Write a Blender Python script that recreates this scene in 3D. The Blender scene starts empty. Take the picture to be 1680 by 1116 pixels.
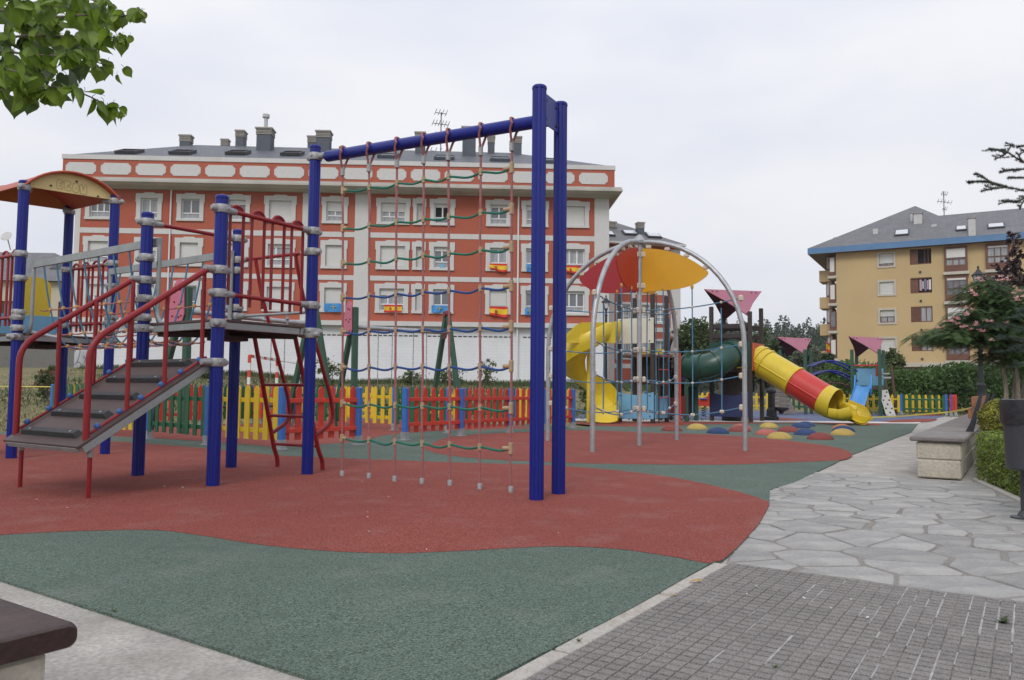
import bpy, math, random
from mathutils import Vector, Matrix
rnd = random.Random(11)
rad = math.radians
scene = bpy.context.scene
col = scene.collection
V = Vector

# ------------------------------------------------------------------ camera
FPX, CAMZ, PITCH, ROLL = 1281.0, 0.95, math.atan(79/1281.0), 0.0096
cf = V((0, math.cos(PITCH), math.sin(PITCH)))
cu0 = V((0, -math.sin(PITCH), math.cos(PITCH)))
cr = V((1, 0, 0))*math.cos(ROLL) + cu0*math.sin(ROLL)
cu = cu0*math.cos(ROLL) - V((1, 0, 0))*math.sin(ROLL)
cam_d = bpy.data.cameras.new('camera')
cam = bpy.data.objects.new('camera', cam_d)
col.objects.link(cam)
cam_d.sensor_width = 36
cam_d.lens = FPX/1680*36
cam_d.clip_start = 0.05
cam_d.clip_end = 3000
cam.matrix_world = Matrix(((cr.x, cu.x, -cf.x, 0), (cr.y, cu.y, -cf.y, 0), (cr.z, cu.z, -cf.z, CAMZ), (0, 0, 0, 1)))
scene.camera = cam

# ------------------------------------------------------------------ light: bright overcast
SUN_EL, SUN_AZ = 42.0, 200.0
w = bpy.data.worlds.new('World')
scene.world = w
w.use_nodes = True
nt = w.node_tree
for n in list(nt.nodes): nt.nodes.remove(n)
wo = nt.nodes.new('ShaderNodeOutputWorld')
bg = nt.nodes.new('ShaderNodeBackground')
sky = nt.nodes.new('ShaderNodeTexSky')
sky.sky_type = 'NISHITA'
sky.sun_disc = False
sky.sun_elevation = rad(SUN_EL)
sky.sun_rotation = rad(SUN_AZ)
sky.dust_density = 4
tc = nt.nodes.new('ShaderNodeTexCoord')
sep = nt.nodes.new('ShaderNodeSeparateXYZ')
nt.links.new(tc.outputs['Generated'], sep.inputs[0])
mp = nt.nodes.new('ShaderNodeMapping')
mp.inputs['Scale'].default_value = (1, 1, 2.6)
nt.links.new(tc.outputs['Generated'], mp.inputs[0])
nz = nt.nodes.new('ShaderNodeTexNoise')
nz.inputs['Scale'].default_value = 1.7
nz.inputs['Detail'].default_value = 4
nz.inputs['Roughness'].default_value = .5
nt.links.new(mp.outputs[0], nz.inputs['Vector'])
mr = nt.nodes.new('ShaderNodeMapRange')          # overcast sky: brighter towards the zenith
mr.inputs['From Min'].default_value = 0.0
mr.inputs['From Max'].default_value = 1.0
mr.inputs['To Min'].default_value = 0.83
mr.inputs['To Max'].default_value = 1.12
nt.links.new(sep.outputs['Z'], mr.inputs['Value'])
m1 = nt.nodes.new('ShaderNodeMath'); m1.operation = 'MULTIPLY_ADD'
m1.inputs[1].default_value = 0.26
m1.inputs[2].default_value = -0.13
nt.links.new(nz.outputs['Fac'], m1.inputs[0])
m2 = nt.nodes.new('ShaderNodeMath'); m2.operation = 'ADD'
nt.links.new(mr.outputs[0], m2.inputs[0]); nt.links.new(m1.outputs[0], m2.inputs[1])
vm = nt.nodes.new('ShaderNodeVectorMath'); vm.operation = 'SCALE'
cmx = nt.nodes.new('ShaderNodeMix'); cmx.data_type = 'RGBA'   # thin bluish and thick whitish cloud
cmx.inputs[6].default_value = (8.4, 8.85, 10.3, 1)
cmx.inputs[7].default_value = (9.9, 10.0, 10.4, 1)
crp = nt.nodes.new('ShaderNodeMapRange'); crp.inputs[1].default_value = .36; crp.inputs[2].default_value = .62
nt.links.new(nz.outputs['Fac'], crp.inputs[0]); nt.links.new(crp.outputs[0], cmx.inputs[0])
nt.links.new(cmx.outputs[2], vm.inputs[0])
nt.links.new(m2.outputs[0], vm.inputs['Scale'])
mx = nt.nodes.new('ShaderNodeMix'); mx.data_type = 'RGBA'
mx.inputs['Factor'].default_value = 0.93
nt.links.new(sky.outputs[0], mx.inputs[6]); nt.links.new(vm.outputs[0], mx.inputs[7])
nt.links.new(mx.outputs[2], bg.inputs['Color'])
bg.inputs['Strength'].default_value = 0.1
nt.links.new(bg.outputs[0], wo.inputs[0])

sun_d = bpy.data.lights.new('sun', 'SUN')
sun_d.energy = 1.4
sun_d.angle = rad(22)
sun_d.color = (1.0, 0.965, 0.91)
sun = bpy.data.objects.new('sun', sun_d)
col.objects.link(sun)
# azimuth measured from +Y clockwise: 205 deg = behind the camera, a little to the left
sdir = V((math.sin(rad(SUN_AZ))*math.cos(rad(SUN_EL)), math.cos(rad(SUN_AZ))*math.cos(rad(SUN_EL)), math.sin(rad(SUN_EL))))
sun.rotation_euler = (-sdir).to_track_quat('-Z', 'Y').to_euler()

vs = scene.view_settings
vs.view_transform = 'Standard'
vs.look = 'None'
vs.exposure = 0.0
vs.gamma = 1.0
vs.use_curve_mapping = False
scene.render.engine = 'CYCLES'

# ------------------------------------------------------------------ measuring: a photo pixel to a point of the place
def ray(U, W):
    return cf + cr*((U-840)/FPX) + cu*((558-W)/FPX)
def G(U, W, z=0.0):
    d = ray(U, W); t = (z-CAMZ)/d.z
    return V((d.x*t, d.y*t, z))
def D(U, W, Y):
    d = ray(U, W); t = Y/d.y
    return V((d.x*t, Y, CAMZ+d.z*t))
AX = V((0.834, -0.552, 0)).normalized()      # the playground's two main directions
BX = V((0.552, 0.834, 0)).normalized()
UP = V((0, 0, 1))

# ------------------------------------------------------------------ mesh helpers
def frame(d, up=UP):
    d = d.normalized()
    if abs(d.dot(up)) > .98: up = V((1, 0, 0)) if abs(d.x) < .9 else V((0, 1, 0))
    x = d.cross(up).normalized()
    return x, x.cross(d).normalized(), d

class MB:
    def __init__(self): self.v = []; self.f = []; self.m = []
    def add(self, vs, fs, m=0):
        o = len(self.v); self.v += [V(p) for p in vs]
        for q in fs: self.f.append(tuple(i+o for i in q)); self.m.append(m)
        return self
    def box(self, c, s, ax=None, m=0):
        c = V(c); x, y, z = ax if ax else (V((1,0,0)), V((0,1,0)), UP)
        hx, hy, hz = s[0]/2, s[1]/2, s[2]/2
        vs = [c+x*(i*hx)+y*(j*hy)+z*(k*hz) for k in (-1,1) for j in (-1,1) for i in (-1,1)]
        return self.add(vs, [(0,2,3,1),(4,5,7,6),(0,1,5,4),(2,6,7,3),(0,4,6,2),(1,3,7,5)], m)
    def cbox(self, c, s, ch=.01, ax=None, m=0):
        c = V(c); x, y, z = ax if ax else (V((1,0,0)), V((0,1,0)), UP)
        h = (s[0]/2, s[1]/2, s[2]/2); vs = []; idx = {}
        for k in (-1,1):
            for j in (-1,1):
                for i in (-1,1):
                    for e in range(3):
                        q = [i*h[0], j*h[1], k*h[2]]
                        for t in range(3):
                            if t != e: q[t] -= (i,j,k)[t]*ch
                        idx[(i,j,k,e)] = len(vs); vs.append(c+x*q[0]+y*q[1]+z*q[2])
        fs = []
        for e in range(3):
            for sg in (-1,1):
                o = [t for t in range(3) if t != e]; ring = []
                for p,q in ((-1,-1),(1,-1),(1,1),(-1,1)):
                    t = [0,0,0]; t[e]=sg; t[o[0]]=p; t[o[1]]=q; ring.append(idx[(t[0],t[1],t[2],e)])
                fs.append(tuple(ring))
        for e in range(3):
            o = [t for t in range(3) if t != e]
            for p in (-1,1):
                for q in (-1,1):
                    r = []
                    for sg, fl in ((-1,0),(1,1)):
                        t=[0,0,0]; t[e]=sg; t[o[0]]=p; t[o[1]]=q
                        pr_ = [idx[(t[0],t[1],t[2],o[0])], idx[(t[0],t[1],t[2],o[1])]]
                        r += pr_[::-1] if fl else pr_
                    fs.append(tuple(r))
        for k in (-1,1):
            for j in (-1,1):
                for i in (-1,1): fs.append(tuple(idx[(i,j,k,e)] for e in range(3)))
        return self.add(vs, fs, m)
    def tube(self, pts, r, n=8, caps=True, closed=False, m=0):
        pts = [V(p) for p in pts]; N = len(pts)
        rs = r if isinstance(r, (list, tuple)) else [r]*N
        vs = []; fs = []; px = None
        for i, p in enumerate(pts):
            if closed: t = pts[(i+1) % N]-pts[i-1]
            else: t = pts[min(i+1, N-1)]-pts[max(i-1, 0)]
            if t.length < 1e-9: t = UP.copy()
            t.normalize()
            if px is None: x, _y, _ = frame(t); y = t.cross(x)
            else:
                x = px - t*px.dot(t)
                x = x.normalized() if x.length > 1e-6 else frame(t)[0]
                y = t.cross(x)
            px = x
            for k in range(n):
                a = 2*math.pi*k/n
                vs.append(p + (x*math.cos(a)+y*math.sin(a))*rs[i])
        R_ = N if closed else N-1
        for i in range(R_):
            for k in range(n):
                a, b = i*n+k, i*n+(k+1) % n
                c, d = ((i+1) % N)*n+(k+1) % n, ((i+1) % N)*n+k
                fs.append((a,b,c,d))
        if caps and not closed:
            fs.append(tuple(range(n-1,-1,-1))); fs.append(tuple((N-1)*n+k for k in range(n)))
        return self.add(vs, fs, m)
    def lathe(self, prof, c=(0,0,0), n=16, ax=None, m=0):
        c = V(c); x, y, z = ax if ax else (V((1,0,0)), V((0,1,0)), UP)
        vs = []; fs = []
        for r_, h in prof:
            for k in range(n):
                a = 2*math.pi*k/n; vs.append(c+x*(r_*math.cos(a))+y*(r_*math.sin(a))+z*h)
        for i in range(len(prof)-1):
            for k in range(n): fs.append((i*n+k, i*n+(k+1)%n, (i+1)*n+(k+1)%n, (i+1)*n+k))
        if prof[0][0] > 1e-4: fs.append(tuple(range(n-1,-1,-1)))
        if prof[-1][0] > 1e-4: fs.append(tuple((len(prof)-1)*n+k for k in range(n)))
        return self.add(vs, fs, m)
    def prism(self, poly, vec, m=0):
        poly = [V(p) for p in poly]; vec = V(vec); n = len(poly)
        return self.add(poly+[p+vec for p in poly], [tuple(range(n-1,-1,-1)), tuple(range(n,2*n))]+[(i,(i+1)%n,n+(i+1)%n,n+i) for i in range(n)], m)
    def ball(self, c, r, n=8, m=0, sz=1.0):
        k = n//2
        prof = [(max(1e-5, r*math.sin(math.pi*i/k)), -r*sz*math.cos(math.pi*i/k)) for i in range(k+1)]
        return self.lathe(prof, c, n, m=m)
    def sweep(self, pts, sec, ups, m=0, caps=True):
        """sweep an open/closed section [(x,y)] along pts with given (side, up) frames"""
        n = len(sec); vs = []; fs = []
        for p, (sx, sy) in zip(pts, ups):
            for q in sec: vs.append(V(p)+sx*q[0]+sy*q[1])
        for i in range(len(pts)-1):
            for k in range(n): fs.append((i*n+k, i*n+(k+1)%n, (i+1)*n+(k+1)%n, (i+1)*n+k))
        if caps: fs.append(tuple(range(n-1,-1,-1))); fs.append(tuple((len(pts)-1)*n+k for k in range(n)))
        return self.add(vs, fs, m)
    def mesh(self, name, mats, smooth=35, org=None):
        me = bpy.data.meshes.new(name)
        o = org if org is not None else V((0,0,0))
        me.from_pydata([tuple(p-o) for p in self.v], [], self.f)
        if not isinstance(mats, (list, tuple)): mats = [mats]
        for t in mats: me.materials.append(t)
        if len(mats) > 1: me.polygons.foreach_set('material_index', self.m)
        if smooth:
            me.polygons.foreach_set('use_smooth', [True]*len(me.polygons))
            me.set_sharp_from_angle(angle=rad(smooth))
        me.update()
        return me
    def build(self, name, mats, parent=None, smooth=35, center=True):
        if center:
            lo = [min(p[i] for p in self.v) for i in range(3)]; hi = [max(p[i] for p in self.v) for i in range(3)]
            org = V(((lo[0]+hi[0])/2, (lo[1]+hi[1])/2, lo[2]))
        else: org = V((0,0,0))
        o = bpy.data.objects.new(name, self.mesh(name, mats, smooth, org))
        return put(o, org, parent)

WL = {}
def put(o, org, parent=None):
    if o.name not in col.objects: col.objects.link(o)
    WL[o.name] = V(org)
    o.location = V(org)-(WL[parent.name] if parent else V((0,0,0)))
    if parent: o.parent = parent
    return o
def inst(name, me, org, parent=None, rz=0.0, sc=None, mat3=None):
    o = bpy.data.objects.new(name, me)
    put(o, org, parent)
    if mat3 is not None: o.rotation_euler = mat3.to_euler()
    elif rz: o.rotation_euler = (0,0,rz)
    if sc: o.scale = sc if isinstance(sc, (tuple, list)) else (sc,sc,sc)
    return o
def tag(o, label=None, cat=None, group=None, kind=None):
    if label: o['label'] = label
    if cat: o['category'] = cat
    if group: o['group'] = group
    if kind: o['kind'] = kind
    return o
def thing(name, loc, label, cat, group=None):
    o = bpy.data.objects.new(name, None)
    o.empty_display_size = .2
    put(o, V(loc))
    return tag(o, label, cat, group)
def struct(name, mb, m, smooth=0, parent=None):
    o = mb.build(name, m, parent, smooth, center=False)
    if not parent: o['kind'] = 'structure'
    return o
def dup(o, parent=None):
    c = o.copy(); col.objects.link(c); c.parent = parent
    for ch in o.children: dup(ch, c)
    return c
def lerp(a, b, t): return a+(b-a)*t
def arc(c, x, y, r, a0, a1, n, ry=None):
    ry = r if ry is None else ry
    return [c+x*(r*math.cos(a0+(a1-a0)*i/n))+y*(ry*math.sin(a0+(a1-a0)*i/n)) for i in range(n+1)]
def smoothpath(P, n=6):
    P = [V(p) for p in P]; out = []
    for i in range(len(P)-1):
        p0, p1, p2, p3 = P[max(i-1,0)], P[i], P[i+1], P[min(i+2,len(P)-1)]
        for k in range(n):
            t = k/n
            out.append(0.5*((2*p1)+(p2-p0)*t+(2*p0-5*p1+4*p2-p3)*t*t+(3*p1-p0-3*p2+p3)*t**3))
    out.append(P[-1]); return out
def fillet(P, r, n=5):
    P = [V(p) for p in P]; out = [P[0]]
    for i in range(1, len(P)-1):
        a, b, c = P[i-1], P[i], P[i+1]
        d = min(r, (a-b).length*.48, (c-b).length*.48)
        p, q = b+(a-b).normalized()*d, b+(c-b).normalized()*d
        for k in range(n+1):
            t = k/n; out.append(p*(1-t)**2+b*(2*t*(1-t))+q*t*t)
    out.append(P[-1]); return out

# ------------------------------------------------------------------ procedural materials
def mat(name, c, rough=.6, var=.12, scale=4., fine=0., fscale=60., bump=0., bscale=60., metal=0., spec=.5,
        dirt=0., dcol=(.1,.09,.08), dscale=1.5, dthr=.55, rand=0., coat=0., stretch=None, c2=None, detail=5, trans=0.):
    m = bpy.data.materials.new(name); m.use_nodes = True
    t = m.node_tree; L = t.links; N = t.nodes
    b = N['Principled BSDF']
    b.inputs['Roughness'].default_value = rough
    b.inputs['Metallic'].default_value = metal
    b.inputs['Specular IOR Level'].default_value = spec
    b.inputs['Coat Weight'].default_value = coat
    b.inputs['Coat Roughness'].default_value = .12
    tc = N.new('ShaderNodeTexCoord'); vec = tc.outputs['Object']
    if stretch:
        mp = N.new('ShaderNodeMapping'); mp.inputs['Scale'].default_value = stretch
        L.new(vec, mp.inputs[0]); vec = mp.outputs[0]
    def noise(s, d=detail, r=.6):
        n = N.new('ShaderNodeTexNoise'); n.inputs['Scale'].default_value = s
        n.inputs['Detail'].default_value = d; n.inputs['Roughness'].default_value = r
        L.new(vec, n.inputs['Vector']); return n.outputs['Fac']
    def mix(fac, a, bb, mode='MIX'):
        x = N.new('ShaderNodeMix'); x.data_type = 'RGBA'; x.blend_type = mode
        if isinstance(fac, float): x.inputs[0].default_value = fac
        else: L.new(fac, x.inputs[0])
        for i, q in ((6,a),(7,bb)):
            if isinstance(q, tuple): x.inputs[i].default_value = (q[0],q[1],q[2],1)
            else: L.new(q, x.inputs[i])
        return x.outputs[2]
    def ramp(s, lo, hi):
        r = N.new('ShaderNodeMapRange'); r.inputs[1].default_value = lo; r.inputs[2].default_value = hi
        L.new(s, r.inputs[0]); return r.outputs[0]
    lo = tuple(q*(1-var) for q in c); hi = tuple(min(.95, q*(1+var)) for q in (c2 or c))
    out = mix(ramp(noise(scale), .3, .7), lo, hi)
    if fine:
        g = ramp(noise(fscale, 2), .3, .7)
        out = mix(g, mix(1.0, out, (1-fine,)*3, 'MULTIPLY'), mix(1.0, out, (1+fine,)*3, 'MULTIPLY'))
    if dirt:
        d = ramp(noise(dscale, 7, .68), dthr, dthr+.22)
        dm = N.new('ShaderNodeMath'); dm.operation = 'MULTIPLY'; dm.inputs[1].default_value = dirt; L.new(d, dm.inputs[0])
        out = mix(dm.outputs[0], out, dcol)
    if rand:
        oi = N.new('ShaderNodeObjectInfo')
        r = N.new('ShaderNodeMapRange'); r.inputs[3].default_value = 1-rand; r.inputs[4].default_value = 1+rand
        L.new(oi.outputs['Random'], r.inputs[0])
        hs = N.new('ShaderNodeHueSaturation'); L.new(r.outputs[0], hs.inputs['Value']); L.new(out, hs.inputs['Color'])
        out = hs.outputs[0]
    L.new(out, b.inputs['Base Color'])
    if bump:
        bn = N.new('ShaderNodeBump'); bn.inputs['Strength'].default_value = bump; bn.inputs['Distance'].default_value = .01
        L.new(noise(bscale, 3), bn.inputs['Height']); L.new(bn.outputs[0], b.inputs['Normal'])
    if trans:
        tr = N.new('ShaderNodeBsdfTranslucent'); L.new(out, tr.inputs['Color'])
        ms = N.new('ShaderNodeMixShader'); ms.inputs[0].default_value = trans
        L.new(b.outputs[0], ms.inputs[1]); L.new(tr.outputs[0], ms.inputs[2])
        L.new(ms.outputs[0], N['Material Output'].inputs['Surface'])
    return m

def rubber(name, c, spk):
    """bonded rubber granules: colour grain by grain, fine bumps, broad wear and dust"""
    m = bpy.data.materials.new(name); m.use_nodes = True
    t = m.node_tree; L = t.links; N = t.nodes; b = N['Principled BSDF']
    b.inputs['Roughness'].default_value = .92; b.inputs['Specular IOR Level'].default_value = .25
    tc = N.new('ShaderNodeTexCoord')
    vo = N.new('ShaderNodeTexVoronoi'); vo.inputs['Scale'].default_value = 165
    L.new(tc.outputs['Object'], vo.inputs['Vector'])
    cr_ = N.new('ShaderNodeValToRGB')
    e = cr_.color_ramp.elements
    e[0].position = 0.0; e[0].color = (*[q*.30 for q in c], 1)
    e[1].position = 1.0; e[1].color = (*spk, 1)
    k = cr_.color_ramp.elements.new(.28); k.color = (*[q*.8 for q in c], 1)
    k = cr_.color_ramp.elements.new(.8); k.color = (*[min(.9,q*1.22) for q in c], 1)
    sp = N.new('ShaderNodeSeparateColor'); L.new(vo.outputs['Color'], sp.inputs[0]); L.new(sp.outputs[0], cr_.inputs[0])
    out = cr_.outputs[0]
    for s, d, lo, hi, am, dc, st in ((.55, 6, .40, .68, .45, tuple(q*.72 for q in c), (1,1,1)), (2.3, 7, .52, .76, .17, (.33,.31,.29), (1,1,1)), (1.3, 6, .55, .75, .30, tuple(q*.55 for q in c), (1,2.5,1))):
        mp = N.new('ShaderNodeMapping'); mp.inputs['Scale'].default_value = st; mp.inputs['Rotation'].default_value = (0,0,.58)
        L.new(tc.outputs['Object'], mp.inputs[0])
        n = N.new('ShaderNodeTexNoise'); n.inputs['Scale'].default_value = s; n.inputs['Detail'].default_value = d; n.inputs['Roughness'].default_value = .62
        L.new(mp.outputs[0], n.inputs['Vector'])
        r = N.new('ShaderNodeMapRange'); r.inputs[1].default_value = lo; r.inputs[2].default_value = hi; r.inputs[4].default_value = am
        L.new(n.outputs['Fac'], r.inputs[0])
        x = N.new('ShaderNodeMix'); x.data_type = 'RGBA'; L.new(r.outputs[0], x.inputs[0]); L.new(out, x.inputs[6]); x.inputs[7].default_value = (*dc, 1)
        out = x.outputs[2]
    L.new(out, b.inputs['Base Color'])
    bn = N.new('ShaderNodeBump'); bn.inputs['Strength'].default_value = .35; bn.inputs['Distance'].default_value = .004
    L.new(vo.outputs['Distance'], bn.inputs['Height']); L.new(bn.outputs[0], b.inputs['Normal'])
    return m

M = {}
M['rub_green'] = rubber('rubber_green', (.104,.142,.116), (.178,.232,.195))
M['rub_red'] = rubber('rubber_red', (.258,.062,.047), (.36,.115,.095))
M['rub_blue'] = rubber('rubber_blue', (.125,.150,.245), (.20,.23,.33))
M['concrete'] = mat('concrete', (.375,.355,.325), .9, .22, 3.5, .22, 55, .6, 70, dirt=.55, dcol=(.27,.245,.215), dscale=2.6, dthr=.46, detail=9)
M['kerb'] = mat('kerb_concrete', (.43,.405,.365), .9, .18, 6, .16, 90, .5, 70, dirt=.75, dcol=(.20,.155,.115), dscale=6, dthr=.50)
M['white_kerb'] = mat('pale_concrete', (.56,.54,.51), .9, .08, 2, .06, 70, .2, 60)
M['mortar'] = mat('mortar', (.235,.215,.195), .95, .2, 3, .2, 120, .6, 120, dirt=.4, dcol=(.16,.14,.12), dscale=6)
M['slate_stone'] = mat('paving_stone', (.292,.286,.276), .75, .18, 3.2, .14, 40, .8, 11, rand=.15, dirt=.55, dcol=(.40,.385,.35), dscale=2.2, dthr=.5, stretch=(1,1.8,1))
M['tile'] = mat('cement_tile', (.205,.192,.182), .9, .16, 7, .38, 190, .5, 160, rand=.07, dirt=.35, dcol=(.15,.14,.13), dscale=4)
M['tile_dust'] = mat('tile_joint_dust', (.17,.16,.155), .95, .35, 9, .3, 120)
M['tile_groove_shade'] = mat('tile_groove_shade', (.075,.07,.066), .95, .2, 6, .2, 200)  # shade of the sunken grooves put into the colour, darker than the pads
M['grout'] = mat('white_grout', (.34,.333,.325), .95, .3, 12, .2, 150, .3, 120)
M['grass'] = mat('dry_grass', (.20,.163,.08), .95, .18, .35, .35, 18, .8, 30, dirt=.8, dcol=(.085,.115,.038), dscale=.22, dthr=.42)
M['blade_dry'] = mat('grass_blade_dry', (.155,.132,.06), .9, .3, .5, c2=(.14,.14,.055))
M['blade_green'] = mat('grass_blade_green', (.058,.08,.026), .8, .3, .8)
M['blue'] = mat('blue_post_paint', (.0070,.0145,.190), .36, .10, 1.5, .03, 30, .03, 25, spec=.32, coat=.06, dirt=.10, dcol=(.04,.05,.16), dscale=3, dthr=.6)
M['red_steel'] = mat('red_steel_paint', (.245,.012,.016), .38, .14, 3, .05, 40, .03, 30, spec=.38, coat=.05, dirt=.3, dcol=(.27,.045,.045), dscale=5, dthr=.55)
M['cast'] = mat('cast_aluminium', (.33,.33,.335), .55, .12, 6, .12, 60, .35, 60, metal=.35, dirt=.45, dcol=(.17,.16,.15), dscale=9, dthr=.52)
M['galv'] = mat('galvanised_steel', (.38,.395,.41), .48, .14, 7, .10, 50, .1, 40, metal=.55, dirt=.35, dcol=(.20,.20,.20), dscale=6)
M['grey_beam'] = mat('weathered_grey_beam', (.28,.30,.30), .6, .12, 4, .1, 60, .15, 40, metal=.2, dirt=.4, dcol=(.13,.13,.12), dscale=5)
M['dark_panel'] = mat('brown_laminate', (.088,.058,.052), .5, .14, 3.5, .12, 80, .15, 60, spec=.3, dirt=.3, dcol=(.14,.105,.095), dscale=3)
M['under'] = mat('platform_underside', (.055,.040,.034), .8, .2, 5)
M['black_rubber'] = mat('black_rubber', (.025,.024,.026), .55, .2, 9, .1, 80, .2, 60, dirt=.3, dcol=(.09,.085,.08), dscale=8)
M['rope_pink'] = mat('faded_red_rope', (.36,.145,.145), .9, .15, 40, .2, 220, .7, 260)
M['rope_green'] = mat('green_rope', (.015,.165,.115), .85, .15, 40, .2, 220, .7, 260)
M['rope_blue'] = mat('blue_rope', (.022,.075,.26), .85, .15, 40, .2, 220, .7, 260)
M['rope_lblue'] = mat('faded_blue_rope', (.075,.20,.32), .9, .15, 40, .2, 220, .7, 260)
M['conn'] = mat('tan_rope_connector', (.40,.285,.17), .6, .12, 20, .1, 90)
M['conn_y'] = mat('yellow_rope_connector', (.50,.285,.085), .6, .12, 20)
M['conn_w'] = mat('cream_rope_connector', (.55,.48,.37), .6, .1, 20)
M['cream'] = mat('cream_panel', (.63,.49,.215), .5, .07, 4, .04, 60)
M['scratch'] = mat('scratched_writing', (.42,.34,.16), .7, .1, 9)
M['orange_shell'] = mat('orange_red_shell', (.42,.072,.030), .45, .10, 3, dirt=.3, dcol=(.35,.13,.08), dscale=3)
M['orange_panel'] = mat('orange_panel', (.52,.20,.05), .5, .1, 3)
M['knob'] = mat('blue_cap', (.035,.12,.35), .5, .1, 9)
M['pink'] = mat('pink_panel', (.50,.135,.20), .5, .08, 3, .04, 60)
M['pink_roof'] = mat('faded_pink_roof', (.33,.115,.165), .55, .08, 2, .05, 40, dirt=.25, dcol=(.36,.17,.2), dscale=2)
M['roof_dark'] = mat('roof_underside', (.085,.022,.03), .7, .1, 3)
M['wood_green'] = mat('green_stained_wood', (.030,.085,.055), .7, .2, 3, .18, 60, .2, 50, stretch=(6,6,1))
M['wood_dark'] = mat('dark_stained_wood', (.040,.030,.026), .7, .2, 3, .18, 60, .2, 50, stretch=(6,6,1))
M['wood_brown'] = mat('brown_stained_wood', (.10,.055,.038), .7, .2, 3, .18, 60, .2, 50, stretch=(6,6,1))
M['f_green'] = mat('green_fence_paint', (.013,.105,.040), .5, .14, 5, .08, 60, .12, 40, rand=.10, stretch=(5,5,1))
M['f_yellow'] = mat('yellow_fence_paint', (.62,.43,.020), .5, .10, 5, .08, 60, .12, 40, rand=.08, stretch=(5,5,1))
M['f_red'] = mat('red_fence_paint', (.52,.040,.020), .5, .12, 5, .08, 60, .12, 40, rand=.08, stretch=(5,5,1))
M['f_blue'] = mat('blue_fence_paint', (.035,.135,.42), .45, .12, 5, .08, 60, .12, 40, rand=.08, stretch=(5,5,1))
M['f_violet'] = mat('violet_fence_paint', (.16,.06,.26), .5, .1, 5)
M['yellow_pl'] = mat('yellow_plastic', (.62,.46,.028), .34, .08, 2, .03, 30, spec=.5, dirt=.25, dcol=(.45,.30,.04), dscale=2.5)
M['red_pl'] = mat('red_plastic', (.50,.035,.028), .34, .08, 2, .03, 30)
M['green_pl'] = mat('dark_green_plastic', (.018,.062,.046), .34, .1, 2, .03, 30)
M['blue_pl'] = mat('blue_plastic', (.055,.27,.62), .32, .08, 2, .03, 30)
M['navy'] = mat('navy_panel', (.020,.030,.10), .5, .1, 3)
M['sky_panel'] = mat('light_blue_panel', (.16,.37,.55), .5, .08, 3, .04, 40)
M['ivory'] = mat('ivory_panel', (.58,.56,.47), .5, .06, 3)
M['maroon'] = mat('maroon_panel', (.14,.022,.024), .5, .1, 3)
M['orange'] = mat('orange_red_panel', (.52,.085,.025), .5, .08, 3)
M['fin_red'] = mat('red_sail_panel', (.48,.040,.018), .5, .07, 2, trans=.12)
M['fin_dred'] = mat('deep_red_sail_panel', (.36,.022,.030), .5, .07, 2, trans=.12)
M['fin_yel'] = mat('amber_sail_panel', (.70,.37,.018), .5, .07, 2, trans=.16)
M['iron'] = mat('dark_cast_iron', (.035,.038,.045), .5, .15, 6, .1, 40, metal=.3)
M['lamp_glass'] = mat('lamp_glass', (.62,.64,.66), .25, .06, 4)
M['chain'] = mat('steel_chain', (.24,.24,.25), .5, .1, 20, metal=.6)
M['bench_slab'] = mat('bench_slab', (.165,.142,.132), .5, .14, 3, .12, 50, .2, 40, dirt=.4, dcol=(.26,.245,.235), dscale=2.2, dthr=.45, rand=.07, stretch=(1,1,1))
M['bench_brown'] = mat('dark_brown_slab', (.045,.024,.021), .40, .25, 5, .18, 60, .25, 45, spec=.35, dirt=.35, dcol=(.12,.085,.075), dscale=5, dthr=.52, stretch=(1,1,1))
M['bench_stone'] = mat('rough_bench_stone', (.47,.425,.35), .95, .14, 4, .16, 40, 1.0, 22, dirt=.4, dcol=(.25,.21,.16), dscale=3)
M['back_wood'] = mat('orange_brown_slat', (.30,.105,.040), .5, .18, 4, .15, 50, stretch=(1,1,5))
M['bin'] = mat('dark_grey_bin', (.045,.047,.055), .45, .12, 5, .05, 40, dirt=.2, dcol=(.12,.12,.12), dscale=4)
M['bag'] = mat('black_bin_bag', (.018,.018,.021), .34, .2, 12, bump=.8, bscale=14)
M['bark'] = mat('grey_bark', (.13,.105,.085), .9, .3, 5, .3, 30, .8, 22, stretch=(3,3,.6))
M['bark_pale'] = mat('pale_bark', (.25,.215,.175), .9, .25, 5, .25, 30, .7, 22, stretch=(3,3,.6))
M['soil'] = mat('hedge_soil', (.09,.07,.05), .95, .3, 3, .3, 40, .6, 30)
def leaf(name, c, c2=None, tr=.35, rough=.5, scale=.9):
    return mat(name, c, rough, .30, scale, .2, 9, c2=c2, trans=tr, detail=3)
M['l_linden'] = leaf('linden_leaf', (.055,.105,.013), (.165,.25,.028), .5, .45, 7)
M['l_linden_in'] = leaf('linden_leaf_painted_shade', (.045,.08,.016), (.07,.12,.02), .3, .5, 7)  # darker copy of the linden leaf, inner crown shade put into the colour
M['l_box'] = leaf('box_leaf', (.090,.150,.018), (.20,.27,.034), .32, .45, 9)
M['l_gold'] = leaf('golden_box_leaf', (.13,.145,.018), (.26,.25,.03), .25, .45, 8)
M['l_mimosa'] = leaf('mimosa_leaf', (.036,.068,.022), (.075,.135,.038), .35, .6, 1.2)
M['l_prunus'] = leaf('dark_purple_leaf', (.030,.016,.022), (.055,.03,.032), .2)
M['l_cedar'] = leaf('cedar_needles', (.060,.095,.075), (.13,.18,.15), .25)
M['grey_board'] = mat('pale_grey_board', (.42,.41,.38), .6, .1, 3)
M['l_hedge'] = leaf('cypress_hedge', (.040,.088,.020), (.085,.16,.035), .3, .6, .35)
M['l_dark'] = leaf('dark_broadleaf', (.030,.052,.018), (.055,.09,.028), .3, .6, .3)
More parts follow.
